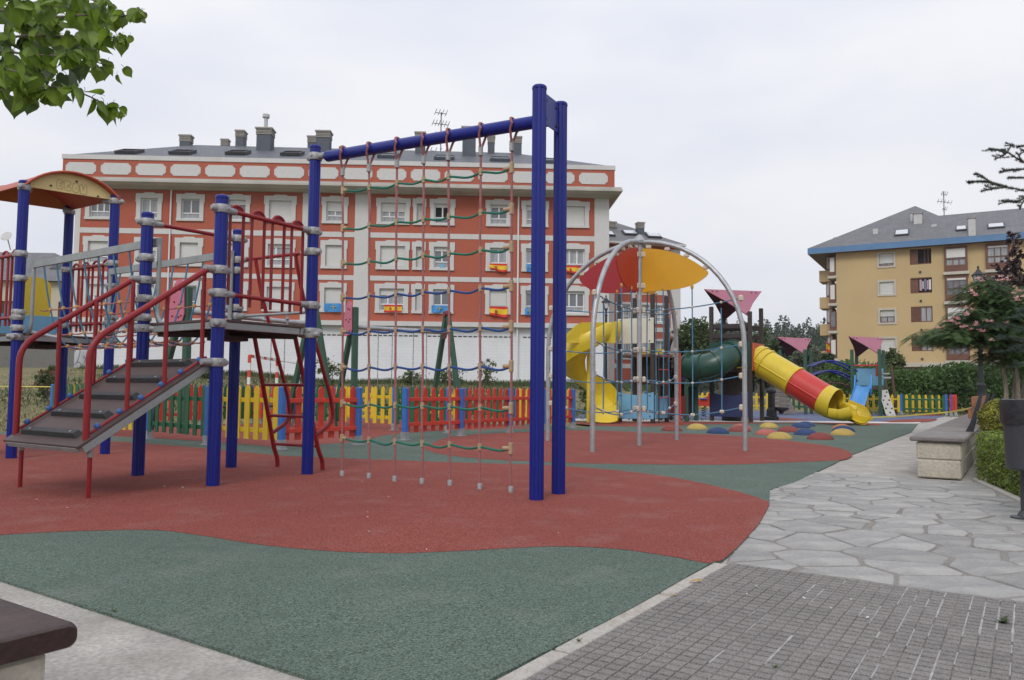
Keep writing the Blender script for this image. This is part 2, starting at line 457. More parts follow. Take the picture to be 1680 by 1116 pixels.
M['l_mid'] = leaf('mid_green_broadleaf', (.050,.085,.025), (.085,.13,.038), .3, .6, .3)
M['l_olive'] = leaf('grey_green_foliage', (.085,.105,.065), (.15,.17,.11), .3, .6, .4)
M['l_pine'] = leaf('far_pine_foliage', (.034,.054,.030), (.058,.085,.045), .2, .7, .05)
M['l_shrub'] = leaf('shrub_leaf', (.055,.085,.025), (.11,.14,.045), .3, .55, 2)
M['l_redshrub'] = leaf('russet_shrub', (.13,.045,.025), (.18,.07,.03), .3)
M['flower'] = mat('pink_mimosa_flower', (.74,.27,.30), .8, .2, 3, c2=(.85,.50,.48), trans=.3)
M['terra'] = mat('terracotta_render', (.385,.100,.060), .9, .06, .35, .05, 9, .15, 40, dirt=.30, dcol=(.36,.118,.085), dscale=.25, dthr=.5, stretch=(1,1,.5))
M['render_grey'] = mat('pale_grey_render', (.56,.555,.545), .9, .05, .4, .04, 9, .12, 40, dirt=.30, dcol=(.34,.32,.29), dscale=.35, dthr=.55, stretch=(1,1,.4))
M['soffit'] = mat('stained_soffit', (.44,.42,.385), .9, .12, .6, dirt=.4, dcol=(.17,.155,.135), dscale=.5)
M['upvc'] = mat('white_window_frame', (.72,.73,.74), .4, .03, 2)
M['shutter'] = mat('white_roller_shutter', (.60,.60,.585), .55, .03, 2)
M['pane'] = mat('window_pane', (.13,.14,.155), .12, .4, 1.1, spec=.7, coat=.6)
M['curtain'] = mat('curtained_pane', (.29,.30,.315), .15, .35, 3.5, spec=.6, coat=.5, stretch=(4,4,.2))
M['void'] = mat('painted_room_dark', (.012,.012,.013), .9, .1, 2)  # flat black sheet, darkness of an unlit inside put into the colour
M['white_block'] = None
M['slate'] = None
M['ochre'] = mat('ochre_render', (.50,.37,.195), .9, .06, .3, .04, 9, .12, 30, dirt=.25, dcol=(.44,.33,.18), dscale=.22, dthr=.5)
M['brown_wood'] = mat('brown_window_wood', (.135,.052,.030), .55, .15, 3)
M['blue_fascia'] = mat('blue_fascia', (.085,.19,.36), .55, .08, 1, dirt=.2, dcol=(.12,.2,.3), dscale=1)
M['pale_ledge'] = mat('pale_ledge', (.47,.44,.38), .85, .08, 1, dirt=.3, dcol=(.30,.28,.24), dscale=1)
M['chim_slate'] = mat('slate_chimney', (.075,.088,.11), .7, .15, 3, .1, 20)
M['chim_cap'] = mat('chimney_cap', (.30,.28,.25), .85, .1, 3)
M['chim_white'] = mat('white_chimney', (.50,.50,.50), .85, .1, 2, dirt=.4, dcol=(.28,.28,.28), dscale=1)
M['skylight'] = mat('skylight_glass', (.50,.53,.57), .12, .08, 1, spec=.8, coat=.8)
M['sky_dark'] = mat('skylight_frame', (.045,.045,.05), .5, .1, 3)
M['steel_thin'] = mat('antenna_metal', (.16,.16,.17), .5, .05, 3, metal=.4)
M['pipe'] = mat('white_downpipe', (.68,.68,.68), .5, .04, 2)
M['cement_wall'] = mat('grey_cement_wall', (.27,.26,.24), .95, .12, .5, .1, 12, .3, 20, dirt=.4, dcol=(.17,.16,.145), dscale=.5)
M['graffiti'] = mat('blue_grey_spray', (.25,.27,.33), .8, .05, 3)
M['es_red'] = mat('flag_red', (.58,.03,.02), .8, .08, 4)
M['es_yellow'] = mat('flag_yellow', (.75,.48,.02), .8, .08, 4)
M['as_blue'] = mat('flag_blue', (.055,.26,.60), .8, .08, 4)
M['as_gold'] = mat('flag_gold', (.34,.36,.16), .8, .08, 4)
M['crest'] = mat('flag_crest', (.38,.06,.04), .8, .1, 9)
M['striped_red'] = mat('goal_red', (.55,.05,.03), .5, .08, 3)
M['striped_white'] = mat('goal_white', (.68,.67,.65), .5, .06, 3)
M['tape'] = mat('yellow_tape', (.62,.53,.10), .5, .05, 3)
M['litter_w'] = mat('pale_litter', (.68,.67,.62), .7, .1, 9)
M['leaf_dry'] = mat('dry_leaf', (.42,.24,.07), .7, .25, 30)
M['hose'] = mat('white_cloth', (.6,.6,.62), .8, .1, 5)
M['cloth_a'] = mat('washing_pink', (.42,.28,.32), .8, .1, 5)
M['cloth_b'] = mat('washing_blue', (.16,.18,.26), .8, .1, 5)
M['dark_gap'] = mat('dark_vent', (.05,.05,.05), .8, .1, 3)

def brickmat(name, c1, c2, mortar, sx, sy, ms=.02, axis='XZ', bump=.4, rough=.85):
    m = mat(name, c1, rough, .06, .8, .05, 12, dirt=.25, dcol=tuple(q*.8 for q in c1), dscale=.4)
    t = m.node_tree; N = t.nodes; L = t.links; b = N['Principled BSDF']
    old = b.inputs['Base Color'].links[0].from_socket
    tc = N.new('ShaderNodeTexCoord'); sp = N.new('ShaderNodeSeparateXYZ'); cb = N.new('ShaderNodeCombineXYZ')
    L.new(tc.outputs['Object'], sp.inputs[0])
    L.new(sp.outputs['X'], cb.inputs[0]); L.new(sp.outputs['Z' if axis == 'XZ' else 'Y'], cb.inputs[1])
    br = N.new('ShaderNodeTexBrick'); L.new(cb.outputs[0], br.inputs['Vector'])
    br.inputs['Scale'].default_value = 1; br.inputs['Brick Width'].default_value = sx; br.inputs['Row Height'].default_value = sy
    br.inputs['Mortar Size'].default_value = ms
    br.inputs['Color1'].default_value = (1,1,1,1); br.inputs['Color2'].default_value = tuple(q/max(1e-3,p) for q, p in zip(c2, c1))+(1,)
    br.inputs['Mortar'].default_value = tuple(q/max(1e-3,p) for q, p in zip(mortar, c1))+(1,)
    x = N.new('ShaderNodeMix'); x.data_type = 'RGBA'; x.blend_type = 'MULTIPLY'; x.inputs[0].default_value = 1
    L.new(old, x.inputs[6]); L.new(br.outputs['Color'], x.inputs[7]); L.new(x.outputs[2], b.inputs['Base Color'])
    return m
M['white_block'] = brickmat('white_painted_blocks', (.69,.70,.725), (.68,.69,.715), (.64,.65,.675), 6.0, .2, .014)
M['slate'] = brickmat('roof_slates', (.115,.125,.145), (.085,.092,.108), (.06,.065,.075), .32, .16, .012, 'XZ', rough=.55)
M['slate2'] = brickmat('roof_slates_pale', (.165,.165,.175), (.13,.13,.14), (.10,.10,.11), .4, .2, .014, 'XZ', rough=.65)

# ------------------------------------------------------------------ the setting: terrain, rubber, concrete, paving
def smooth(t): t = max(0., min(1., t)); return t*t*(3-2*t)
def terrain_z(x, y):
    y0 = 21+15*smooth((x+1)/4)
    bank = smooth((y-y0)/(47-y0))*(1.24+.40*smooth((-x-14)/14))*(1-smooth((x-6)/9))
    bank += .05*math.sin(x*.7+y*.4)*smooth((y-22)/8)*(1-smooth((y-300)/200))
    left = smooth((-x-10)/6)*smooth((y-14)/10)*.35
    return -.045+bank+left
def xs(lo, hi, st): return [lo+st*i for i in range(int(round((hi-lo)/st))+1)]
gx = [-1500,-700,-350,-180,-110,-80,-64]+xs(-56,40,2)+[46,56,70,90,120,180,350,700,1500]
gy = [-300,-80,-30]+xs(-14,60,2)+[66,76,90,110,150,220,350,600,1200,2400]
g = MB()
g.v = [V((x, y, terrain_z(x, y))) for y in gy for x in gx]
nx = len(gx)
g.f = [(j*nx+i, j*nx+i+1, (j+1)*nx+i+1, (j+1)*nx+i) for j in range(len(gy)-1) for i in range(nx-1)]
g.m = [0]*len(g.f)
struct('ground', g, M['grass'], 40)

O = V((-.27, 2.37, 0))
def AB(a, b, z=0.): return O+AX*a+BX*b+UP*z
def sheet(poly, z): return [V((p[0], p[1], z)) for p in poly]
conc = [AB(*q) for q in [(-17,-7),(10,-7),(10,5.5),(1.3,8.4),(1.3,34),(-2.5,34),(-2.5,1.2),(-17,1.2)]]
struct('concrete_path', MB().prism(sheet(conc, -.04), (0,0,.027)), M['concrete'])

right_edge = [G(*q) for q in [(800,1116),(1040,995),(1163,925.7),(1185,919),(1220,888),(1248,855),(1262,828)]]
right_edge2 = [G(*q) for q in [(1263,803),(1300,792),(1333,777),(1370,760),(1400,745),(1495,709)]]
edge_r = smoothpath(right_edge, 4)+smoothpath(right_edge2, 4)
rub = [V((-12.3,10.3,0)), G(0,950), G(290,1041.7), G(520,1115), V((-.27,2.37,0))]+edge_r+[V((12.3,23.7,0)), V((4.3,23.65,0)), V((1.75,19.55,0)), V((-4.6,23.4,0)), V((-9.9,15.25,0))]
struct('green_rubber_surface', MB().prism(sheet(rub, -.02), (0,0,.020)), M['rub_green'])

wave = smoothpath([G(*q) for q in [(-120,893),(-60,884),(0,878),(120,872),(250,870),(330,879),(420,893),(520,903),(640,908),(760,904),(900,897),(1000,900),(1080,910),(1163,925)]], 5)
far = smoothpath([G(*q) for q in [(1261,823),(1200,804),(1100,783),(1000,771),(900,763.5),(780,760),(693,757),(597,753.5),(535,751),(451,747),(361,738),(280,731),(200,725),(100,719),(0,713),(-60,712),(-120,712)]], 4)
redp = wave+smoothpath(right_edge, 4)[9:]+far
struct('red_rubber_surface', MB().add(sheet(redp, .0018), [tuple(range(len(redp)))]), M['rub_red'])
oval = smoothpath([G(*q) for q in [(693,736),(732,718.7),(790,712.5),(842,710),(920,706.5),(1000,707),(1060,710),(1166,713),(1258,719.6),(1324,727),(1375,735),(1398,745),(1386,754),(1346,757),(1280,759.5),(1192,762.5),(1060,762),(960,760.5),(868,757),(806,754),(726,746),(693,736)]], 4)[:-1]
struct('red_rubber_oval', MB().add(sheet(oval, .0018), [tuple(range(len(oval)))]), M['rub_red'])
strip = smoothpath([G(*q) for q in [(930,693.5),(985,699),(1060,700),(1130,697.5),(1200,695.5),(1300,694.5),(1400,697),(1440,698),(1446,695.6)]], 4)+[V((11.8,23.55,0)), V((4.6,23.55,0))]
struct('red_rubber_strip', MB().add(sheet(strip, .0018), [tuple(range(len(strip)))]), M['rub_red'])
swing_red = smoothpath([V(q) for q in [(-3.6,12.25,0),(-5.5,13.5,0),(-8.9,15.75,0),(-6.7,19.2,0),(-4.5,22.5,0),(-2,21.2,0),(.7,19.2,0),(-.3,18.2,0),(-1.6,17.2,0),(-2.5,15.4,0),(-2.6,13.8,0),(-3.6,12.25,0)]], 5)[:-1]
struct('red_rubber_swing_area', MB().add(sheet(swing_red, .0018), [tuple(range(len(swing_red)))]), M['rub_red'])
kerb_far = [V(q) for q in [(1.2,23.7,0),(12.32,23.78,0),(13.0,24.9,0),(1.9,25.0,0)]]
struct('pale_kerb', MB().prism(sheet(kerb_far, -.03), (0,0,.031)), M['white_kerb'])
blue = smoothpath([V(q) for q in [(1.9,25.02,0),(13.02,24.95,0)]], 2)+[V((17.9,32.2,0)), V((10.2,37.2,0)), V((3.2,33,0))]
struct('blue_rubber_surface', MB().prism(sheet(blue, -.03), (0,0,.0305)), M['rub_blue'])
rp = smoothpath([G(*q) for q in [(1445,691.6),(1480,688.5),(1535,687.2),(1528,691.2),(1500,693),(1462,693.2)]], 4)
struct('red_rubber_patch', MB().add(sheet(rp, .0018), [tuple(range(len(rp)))]), M['rub_red'])
rp = [G(*q) for q in [(1472,682.4),(1500,679.6),(1540,679.2),(1546,682.6)]]
struct('red_rubber_far_patch', MB().add(sheet(rp, .0018), [tuple(range(len(rp)))]), M['rub_red'])
rp = [G(*q) for q in [(1232,687.5),(1262,684.5),(1300,686.5),(1330,688.4),(1290,690)]]
struct('red_rubber_island', MB().add(sheet(rp, .0018), [tuple(range(len(rp)))]), M['rub_red'])

# kerb between the rubber and the cement tiles
ks = MB()
b0 = -2.2
while b0 < 2.45:
    b1 = min(b0+.96, 2.47)
    ks.cbox(AB(.088, (b0+b1)/2, -.024), (.075, b1-b0-.012, .040), .004, (AX, BX, UP))
    b0 += .97
struct('kerb_strip', ks, M['kerb'])

# cement tiles, four by four pads each
def tile_mesh():
    m = MB(); s = .219; p = .0548
    m.box((0,0,-.0148), (s, s, .018), m=1)
    for i in range(4):
        for j in range(4):
            x, y = (i-1.5)*p, (j-1.5)*p
            w0, w1, l0, l1, h = .0256, .0246, .0222, .0202, .0080
            vs = [(x-w0,y-l0,-.006),(x+w0,y-l0,-.006),(x+w0,y+l0,-.006),(x-w0,y+l0,-.006),
                  (x-w1,y-l1,h-.006),(x+w1,y-l1,h-.006),(x+w1,y+l1,h-.006),(x-w1,y+l1,h-.006)]
            m.add(vs, [(0,1,5,4),(1,2,6,5),(2,3,7,6),(3,0,4,7),(4,5,6,7)])
    return m.mesh('tile', [M['tile'], M['tile_groove_shade']], 0)
tm = tile_mesh()
tp = tag(MB().prism([AB(*q, -.034) for q in [(.12,-2.4),(4.6,-2.4),(4.6,2.5),(.12,2.5)]], (0,0,.01)).build('tile_pavement', M['mortar'], smooth=0, center=False), kind='structure')
ROTG = math.atan2(AX.y, AX.x)
for i in range(15):
    for j in range(17):
        a, b = .242+i*.2205, 2.39-j*.2205
        if a > 3.3 or b < -1.1: continue
        o = inst('tile', tm, AB(a, b, -.002+rnd.uniform(-.0015,.0015)), tp, ROTG+rnd.uniform(-.004,.004))
gr = MB(); du = MB()
for i in range(58):
    a = .242-.11+.0548*i+(.0006*(i//4))+.003
    du.add([AB(a-.0045,-1.1,-.0035), AB(a+.0045,-1.1,-.0035), AB(a+.0045,2.49,-.0035), AB(a-.0045,2.49,-.0035)], [(0,1,2,3)])
    b = -1.0
    dens = .24 + .58*smooth((a-.5)/1.2)
    while b < 2.45:
        l = rnd.uniform(.08, .45+.5*smooth((a-.9)/1.0))
        if rnd.random() < dens:
            wv = rnd.uniform(.0022, .0046)
            e = min(b+l, 2.47)
            n = max(2, int((e-b)/.04)); L_ = []; R_ = []
            for k in range(n+1):
                q = b+(e-b)*k/n; jt = rnd.uniform(.6, 1.15)*wv
                L_.append(AB(a-jt, q, -.0008)); R_.append(AB(a+jt, q, -.0008))
            for k in range(n): gr.add([L_[k],R_[k],R_[k+1],L_[k+1]], [(0,1,2,3)])
        b += l+rnd.uniform(.02,.25)
tag(du.build('joint_dust', M['tile_dust'], tp, 0), kind='stuff')
tag(gr.build('joint_filling', M['grout'], tp, 0), kind='stuff')

# crazy paving: every stone a piece of its own
def clip(poly, p, n):
    out = []
    for i in range(len(poly)):
        a, b = poly[i], poly[(i+1) % len(poly)]
        da, db = (a-p).dot(n), (b-p).dot(n)
        if da >= 0: out.append(a)
        if (da > 0) != (db > 0) and abs(da-db) > 1e-9: out.append(a+(b-a)*(da/(da-db)))
    return out
def inset(poly, gfun):
    out = list(poly); N_ = len(poly)
    ar = sum(poly[i].x*poly[(i+1)%N_].y-poly[(i+1)%N_].x*poly[i].y for i in range(N_))
    s = 1 if ar > 0 else -1
    for i in range(N_):
        e = poly[(i+1)%N_]-poly[i]
        if e.length < 1e-6: continue
        n = V((-e.y, e.x, 0)).normalized()*s
        out = clip(out, poly[i]+n*gfun(), n)
        if len(out) < 3: return []
    return out
region = [V(q) for q in [(.10,2.51,0),(4.6,2.51,0),(4.6,6.2,0),(1.6,7.9,0),(-.82,7.9,0),(-.64,5.9,0)]]
bed = struct('stone_paving', MB().prism([AB(q.x, q.y, -.036) for q in region], (0,0,.025)), M['mortar'])
sr = random.Random(5)
seeds = []
y = 2.6
while y < 8.2:
    x = -1.0+sr.uniform(0,.4)
    while x < 4.8:
        seeds.append(V((x+sr.uniform(-.20,.20), y+sr.uniform(-.17,.17), 0)))
        if sr.random() < .5: seeds.append(V((x+sr.uniform(.18,.34), y+sr.uniform(-.28,.28), 0)))
        x += sr.uniform(.34,.64)
    y += .34
ns = 0
for i, s in enumerate(seeds):
    p = list(region)
    for j, q in enumerate(seeds):
        if i == j or (q-s).length > 2.2: continue
        p = clip(p, (s+q)/2, (s-q).normalized())
        if len(p) < 3: break
    if len(p) < 3: continue
    p = inset(p, lambda: sr.choice((.005,.007,.009,.012,.017,.026)))
    if len(p) < 3: continue
    ar = abs(sum(p[k].x*p[(k+1)%len(p)].y-p[(k+1)%len(p)].x*p[k].y for k in range(len(p))))/2
    if ar < .012: continue
    q = []
    for k in range(len(p)):
        a, b = p[k], p[(k+1)%len(p)]
        e = b-a; L_ = e.length
        if L_ < .02: q.append(a); continue
        nrm = V((e.y,-e.x,0)).normalized()
        c0 = min(.03, L_*.2)*sr.random()
        q.append(a+e*(c0/L_))
        for t in range(1, max(2, int(L_/.11))):
            q.append(a+e*(t/max(2, int(L_/.11)))+nrm*sr.uniform(-.007,.005))
        q.append(b-e*(c0/L_))
    c = sum(q, V((0,0,0)))/len(q)
    zt = -.0045+sr.uniform(-.003,.003)
    tx, ty = sr.uniform(-.004,.004), sr.uniform(-.004,.004)
    bot = [AB(k.x, k.y, -.03) for k in q]
    mid = [AB(k.x, k.y, zt-.004+tx*(k.x-c.x)+ty*(k.y-c.y)) for k in q]
    top = [AB(*(c+(k-c)*(1-.006/max(.05,(k-c).length))).xy, zt+tx*(k.x-c.x)+ty*(k.y-c.y)) for k in q]
    n = len(q)
    m = MB().add(bot+mid+top, [tuple(range(2*n,3*n))]+[(i_, (i_+1)%n, n+(i_+1)%n, n+i_) for i_ in range(n)]+[(n+i_, n+(i_+1)%n, 2*n+(i_+1)%n, 2*n+i_) for i_ in range(n)])
    m.build('stone', M['slate_stone'], bed, 0); ns += 1

# ------------------------------------------------------------------ buildings
def wall_openings(mb, org, ax, L, z0, z1, ops, depth, nrm, m=0, mr=0):
    """wall in the vertical plane through org along ax with rectangular openings (s0,s1,z0,z1) and reveals"""
    S = sorted(set([0, L]+[q for o in ops for q in o[:2]])); Z = sorted(set([z0, z1]+[q for o in ops for q in o[2:]]))
    P = lambda s, z, d=0: org+ax*s+UP*z-nrm*d
    for i in range(len(S)-1):
        for j in range(len(Z)-1):
            cs, cz = (S[i]+S[i+1])/2, (Z[j]+Z[j+1])/2
            if any(o[0] < cs < o[1] and o[2] < cz < o[3] for o in ops): continue
            mb.add([P(S[i],Z[j]),P(S[i+1],Z[j]),P(S[i+1],Z[j+1]),P(S[i],Z[j+1])], [(0,1,2,3)], m)
    for a, b, c, d in ops:
        f = [P(a,c),P(b,c),P(b,d),P(a,d)]; k = [P(a,c,depth),P(b,c,depth),P(b,d,depth),P(a,d,depth)]
        mb.add(f+k, [(0,1,5,4),(1,2,6,5),(2,3,7,6),(3,0,4,7)], mr)

WA = D(118,480,49.5); WB = D(999,480,50.9)
WA = V((WA.x, WA.y, 0)); WB = V((WB.x, WB.y, 0))
fx = (WB-WA).normalized(); fn = V((fx.y, -fx.x, 0)); WLEN = (WB-WA).length
FA = (fx, -fn, UP)               # local axes along the facade: right, inwards, up
def fp(s, z, out=0.): return WA+fx*s+UP*z+fn*out
ab = thing('apartment_building', fp(WLEN/2, 1.6), 'long terracotta and grey apartment block with slate roof behind the playground', 'building')

cols = [(.62,2.42,3),(3.83,5.44,2),(6.40,8.10,2),(9.42,11.04,2),(12.0,13.98,3),(15.68,17.32,2),(19.21,21.34,3),(21.57,22.36,0),(22.68,24.26,2),(26.33,28.0,2),(28.68,30.4,2),(31.05,33.09,3)]
rows = [(11.50,13.25),(8.55,10.40),(5.72,7.62)]      # outer edge of the window surrounds
# roller shutter (share of the opening) and what is behind: c curtain, g glass, v black sheet painted as an unlit room
state = [[(0,'g'),(.0,'c'),(0,'g'),(.25,'g'),(1,''),(.48,'c'),(.45,'c'),(1,''),(.18,'v'),(.14,'g'),(.25,'c'),(1,'')],
         [(.45,'g'),(.4,'c'),(1,''),(.4,'g'),(.15,'c'),(.95,''),(.94,''),(1,''),(.2,'g'),(.1,'c'),(.1,'c'),(.06,'c')],
         [(.5,'c'),(.6,'c'),(0,'g'),(.5,'g'),(1,''),(.68,'c'),(.3,'c'),(1,''),(.12,'g'),(.7,'c'),(.12,'g'),(.12,'g')]]
ops = []
for (s0, s1, n) in cols:
    for (z0, z1) in rows:
        bw = .27
        ops.append((s0+bw, s1-bw, z0+.16, z1-.30) if n else (s0+.22, s1-.2, z0+.18, z1-.32))
wl = MB(); wall_openings(wl, fp(0,0), fx, WLEN, 5.18, 13.9, ops, .22, fn, 0, 1)
DEPTH_B = 13.5
for s, sg in ((0,-1),(WLEN,1)):                       # gable ends and back
    wl.add([fp(s,1.3), fp(s,1.3,-DEPTH_B), fp(s,13.9,-DEPTH_B), fp(s,13.9)], [(0,1,2,3) if sg<0 else (3,2,1,0)])
wl.add([fp(0,1.3,-DEPTH_B), fp(WLEN,1.3,-DEPTH_B), fp(WLEN,13.9,-DEPTH_B), fp(0,13.9,-DEPTH_B)], [(3,2,1,0)])
wl.build('wall', [M['terra'], M['render_grey']], ab, 0)
# ground floor of white painted blocks, a vent line under the slab
bs = MB().box(fp(WLEN/2, 3.0, -.3), (WLEN-.02, .3, 3.75), FA)
base_wall = bs.build('ground_floor_wall', M['white_block'], ab, 0)
vent = 0
for s0, s1 in ((1.5,6.0),(6.8,14.2),(14.8,21.9),(22.6,28.1),(28.8,33.8)):
    s = s0
    while s < s1:
        MB().box(fp(s+.14, 4.27, -.142), (.24, .02, .075), FA).build('vent_slot', M['dark_gap'], base_wall, 0); s += .33
MB().box(fp(WLEN/2, 5.03, .06), (WLEN+.1, .5, .30), FA).build('string_course', M['render_grey'], ab, 0)
for z, h in ((7.98,.32),(10.80,.34)):
    MB().box(fp(WLEN/2, z, .0), (WLEN-.03, .06, h), FA).build('string_course', M['render_grey'], ab, 0)
for s0, s1 in ((0,.34),(14.42,15.40),(17.80,18.80),(33.46,WLEN)):
    MB().box(fp((s0+s1)/2, 9.53, .0), (s1-s0, .075, 8.69), FA).build('pilaster', M['render_grey'], ab, 0)
for s in (6.03,28.44):
    MB().tube([fp(s,1.7,.09), fp(s,13.6,.09)], .055, 8).build('downpipe', M['pipe'], ab)
def surround(s0, s1, z0, z1, op):
    """plaster surround with ears at the top corners and a raised middle"""
    m = MB(); t = .07
    a, b, c, d = op
    m.box(fp((s0+a)/2, (z0+z1-.55)/2, t/2), (a-s0, t, z1-.55-z0), FA); m.box(fp((b+s1)/2, (z0+z1-.55)/2, t/2), (s1-b, t, z1-.55-z0), FA)
    e = .055
    m.box(fp((s0-e+a)/2, (d+z1-.55)/2, t/2), (a-s0+e, t, d-z1+.55), FA); m.box(fp((b+s1+e)/2, (d+z1-.55)/2, t/2), (s1-b+e, t, d-z1+.55), FA)
    m.box(fp((s0+s1)/2, (d+z1)/2, t/2), (s1-s0+2*e, t, z1-d), FA)
    cx = (s0+s1)/2; w = (s1-s0)*.2
    m.prism([fp(cx-w*1.25,z1,.002), fp(cx+w*1.25,z1,.002), fp(cx+w*.85,z1+.075,.002), fp(cx-w*.85,z1+.075,.002)], fn*(t-.004))
    m.box(fp((s0+s1)/2, (z0+c)/2, t/2+.02), (s1-s0+.04, t+.04, c-z0-.004), FA)
    return m
k = 0
for ci, (s0, s1, n) in enumerate(cols):
    for ri, (z0, z1) in enumerate(rows):
        op = ops[ci*3+ri]; a, b, c, d = op
        sh, what = state[ri][ci]
        cx, cz, ww, hh = (a+b)/2, (c+d)/2, b-a, d-c
        if n == 0:
            o = MB().box(fp(cx, cz, -.20), (ww, .04, hh), FA).build('blind_niche', M['render_grey'], ab, 0)
            surround(s0, s1, z0, z1, op).build('surround', M['render_grey'], o, 0); continue
        fr = MB(); fw = .07
        for q in (a+fw/2, b-fw/2): fr.box(fp(q, cz, -.17), (fw, .07, hh), FA)
        for q in (c+fw/2, d-fw/2): fr.box(fp(cx, q, -.168), (ww-.01, .07, fw), FA)
        zt = c+.30*hh
        fr.box(fp(cx, zt, -.166), (ww-.02, .07, fw), FA)
        for q in range(1, n): fr.box(fp(a+ww*q/n, (zt+d)/2, -.164), (fw*1.3, .07, d-zt), FA)
        wn = fr.build('window', M['upvc'], ab, 0)
        surround(s0, s1, z0, z1, op).build('surround', M['render_grey'], wn, 0)
        if sh < 1:
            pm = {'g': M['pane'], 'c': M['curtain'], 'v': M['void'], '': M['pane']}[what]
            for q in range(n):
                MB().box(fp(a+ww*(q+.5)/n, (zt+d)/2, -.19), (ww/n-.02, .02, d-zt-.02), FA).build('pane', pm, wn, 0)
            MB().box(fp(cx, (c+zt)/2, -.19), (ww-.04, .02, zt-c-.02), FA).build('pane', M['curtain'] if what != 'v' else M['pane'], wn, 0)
        if sh > 0:
            h2 = hh*sh; sm = MB(); nsl = max(2, int(h2/.11))
            for q in range(nsl):
                zz = d-(q+.5)*h2/nsl
                sm.box(fp(cx, zz, -.118), (ww-.03, .02, h2/nsl-.012), FA)
                sm.box(fp(cx, zz, -.125), (ww-.035, .012, h2/nsl+.002), FA)
            sm.build('roller_shutter', M['shutter'], wn, 0)
# overhanging attic storey: cornice, parapet with plaster panels
cor = MB()
prof = [(0,13.50),(.22,13.50),(.30,13.56),(.95,13.60),(1.05,13.66),(1.24,13.70),(1.24,13.84),(1.16,13.88),(1.16,13.98),(0,13.98)]
EXT = 1.0
ring = []
for (s, cxs) in ((-1,0),(1,1)):
    pass
def cornice_pt(d, z, corner):
    k = d*.55
    return {0: fp(-k, z, -DEPTH_B-d), 1: fp(-k, z, d), 2: fp(WLEN+k, z, d), 3: fp(WLEN+k, z, -DEPTH_B-d)}[corner]
for e in range(4):
    e2 = (e+1) % 4
    A_ = [cornice_pt(d, z, e) for d, z in prof]; B_ = [cornice_pt(d, z, e2) for d, z in prof]
    n = len(prof)
    cor.add(A_+B_, [(i, i+1, n+i+1, n+i) for i in range(n-1)])
cor.build('cornice', M['soffit'], ab, 0)
pa = MB(); E0, E1 = -.40, 34.62
pa.box(fp((E0+E1)/2, 14.55, 1.0-6.9), (E1-E0, 13.8, 1.16), FA)
parapet = pa.build('parapet', M['terra'], ab, 0)
MB().box(fp((E0+E1)/2, 15.28, 1.0-6.9), (E1-E0+.1, 13.9, .29), FA).build('coping', M['render_grey'], parapet, 0)
MB().box(fp((E0+E1)/2, 13.985, 1.0-6.9), (E1-E0+.06, 13.86, .05), FA).build('moulding', M['render_grey'], parapet, 0)
s = -.2
while s < 33:
    L_ = 1.88; ch = .17; zc0, zc1 = 14.18, 14.92
    P_ = [(s+ch,zc0),(s+L_-ch,zc0),(s+L_-ch,zc0+ch*.5),(s+L_-ch*.45,zc0+ch*.5),(s+L_-ch*.45,zc0+ch),(s+L_,zc0+ch),(s+L_,zc1-ch),(s+L_-ch*.45,zc1-ch),(s+L_-ch*.45,zc1-ch*.5),(s+L_-ch,zc1-ch*.5),(s+L_-ch,zc1),
          (s+ch,zc1),(s+ch,zc1-ch*.5),(s+ch*.45,zc1-ch*.5),(s+ch*.45,zc1-ch),(s,zc1-ch),(s,zc0+ch),(s+ch*.45,zc0+ch),(s+ch*.45,zc0+ch*.5),(s+ch,zc0+ch*.5)]
    MB().prism([fp(a, b, 1.002) for a, b in P_], fn*.03).build('plaster_panel', M['render_grey'], parapet, 0)
    s += 2.166
# hipped slate roof
RZ0, RZ1 = 15.42, 18.75
ridge0 = D(322,236,57.0); ridge1 = D(840,247,58.2)
r0 = V((ridge0.x, ridge0.y, RZ1)); r1 = V((ridge1.x, ridge1.y, RZ1))
c0, c1, c2, c3 = fp(E0+.1,RZ0,.9), fp(E1-.1,RZ0,.9), fp(E1-.1,RZ0,-DEPTH_B-.6), fp(E0+.1,RZ0,-DEPTH_B-.6)
rf = MB().add([c0,c1,c2,c3,r0,r1], [(0,1,5,4),(1,2,5),(2,3,4,5),(3,0,4)])
roof = rf.build('roof', M['slate'], ab, 0)
def on_roof(U, W):
    """point of the front roof slope seen at a pixel"""
    n = (c1-c0).cross(r0-c0).normalized(); d = ray(U, W); o = V((0,0,CAMZ))
    return o+d*((c0-o).dot(n)/d.dot(n))
rs_up = ((r0-c0)-fx*(r0-c0).dot(fx)).normalized(); rs_n = fx.cross(rs_up).normalized()
for U, W, dark in ((213,251,1),(300,252,1),(391,252.5,1),(480,254,1),(637,257.5,0),(729,260.5,0),(820,263,0),(903,266,0)):
    p = on_roof(U, W)
    sk = MB()
    for q in (-1,1): sk.box(p+fx*(q*.62)+rs_n*.10, (.09,1.5,.2), (fx,rs_up,rs_n))
    for q in (-1,1): sk.box(p+rs_up*(q*.72)+rs_n*.10, (1.3,.09,.198), (fx,rs_up,rs_n))
    so = sk.build('skylight', M['sky_dark'] if dark else M['chim_slate'], roof, 0)
    MB().box(p+rs_n*.12, (1.16,1.36,.03), (fx,rs_up,rs_n)).build('pane', M['void'] if dark else M['skylight'], so, 0)
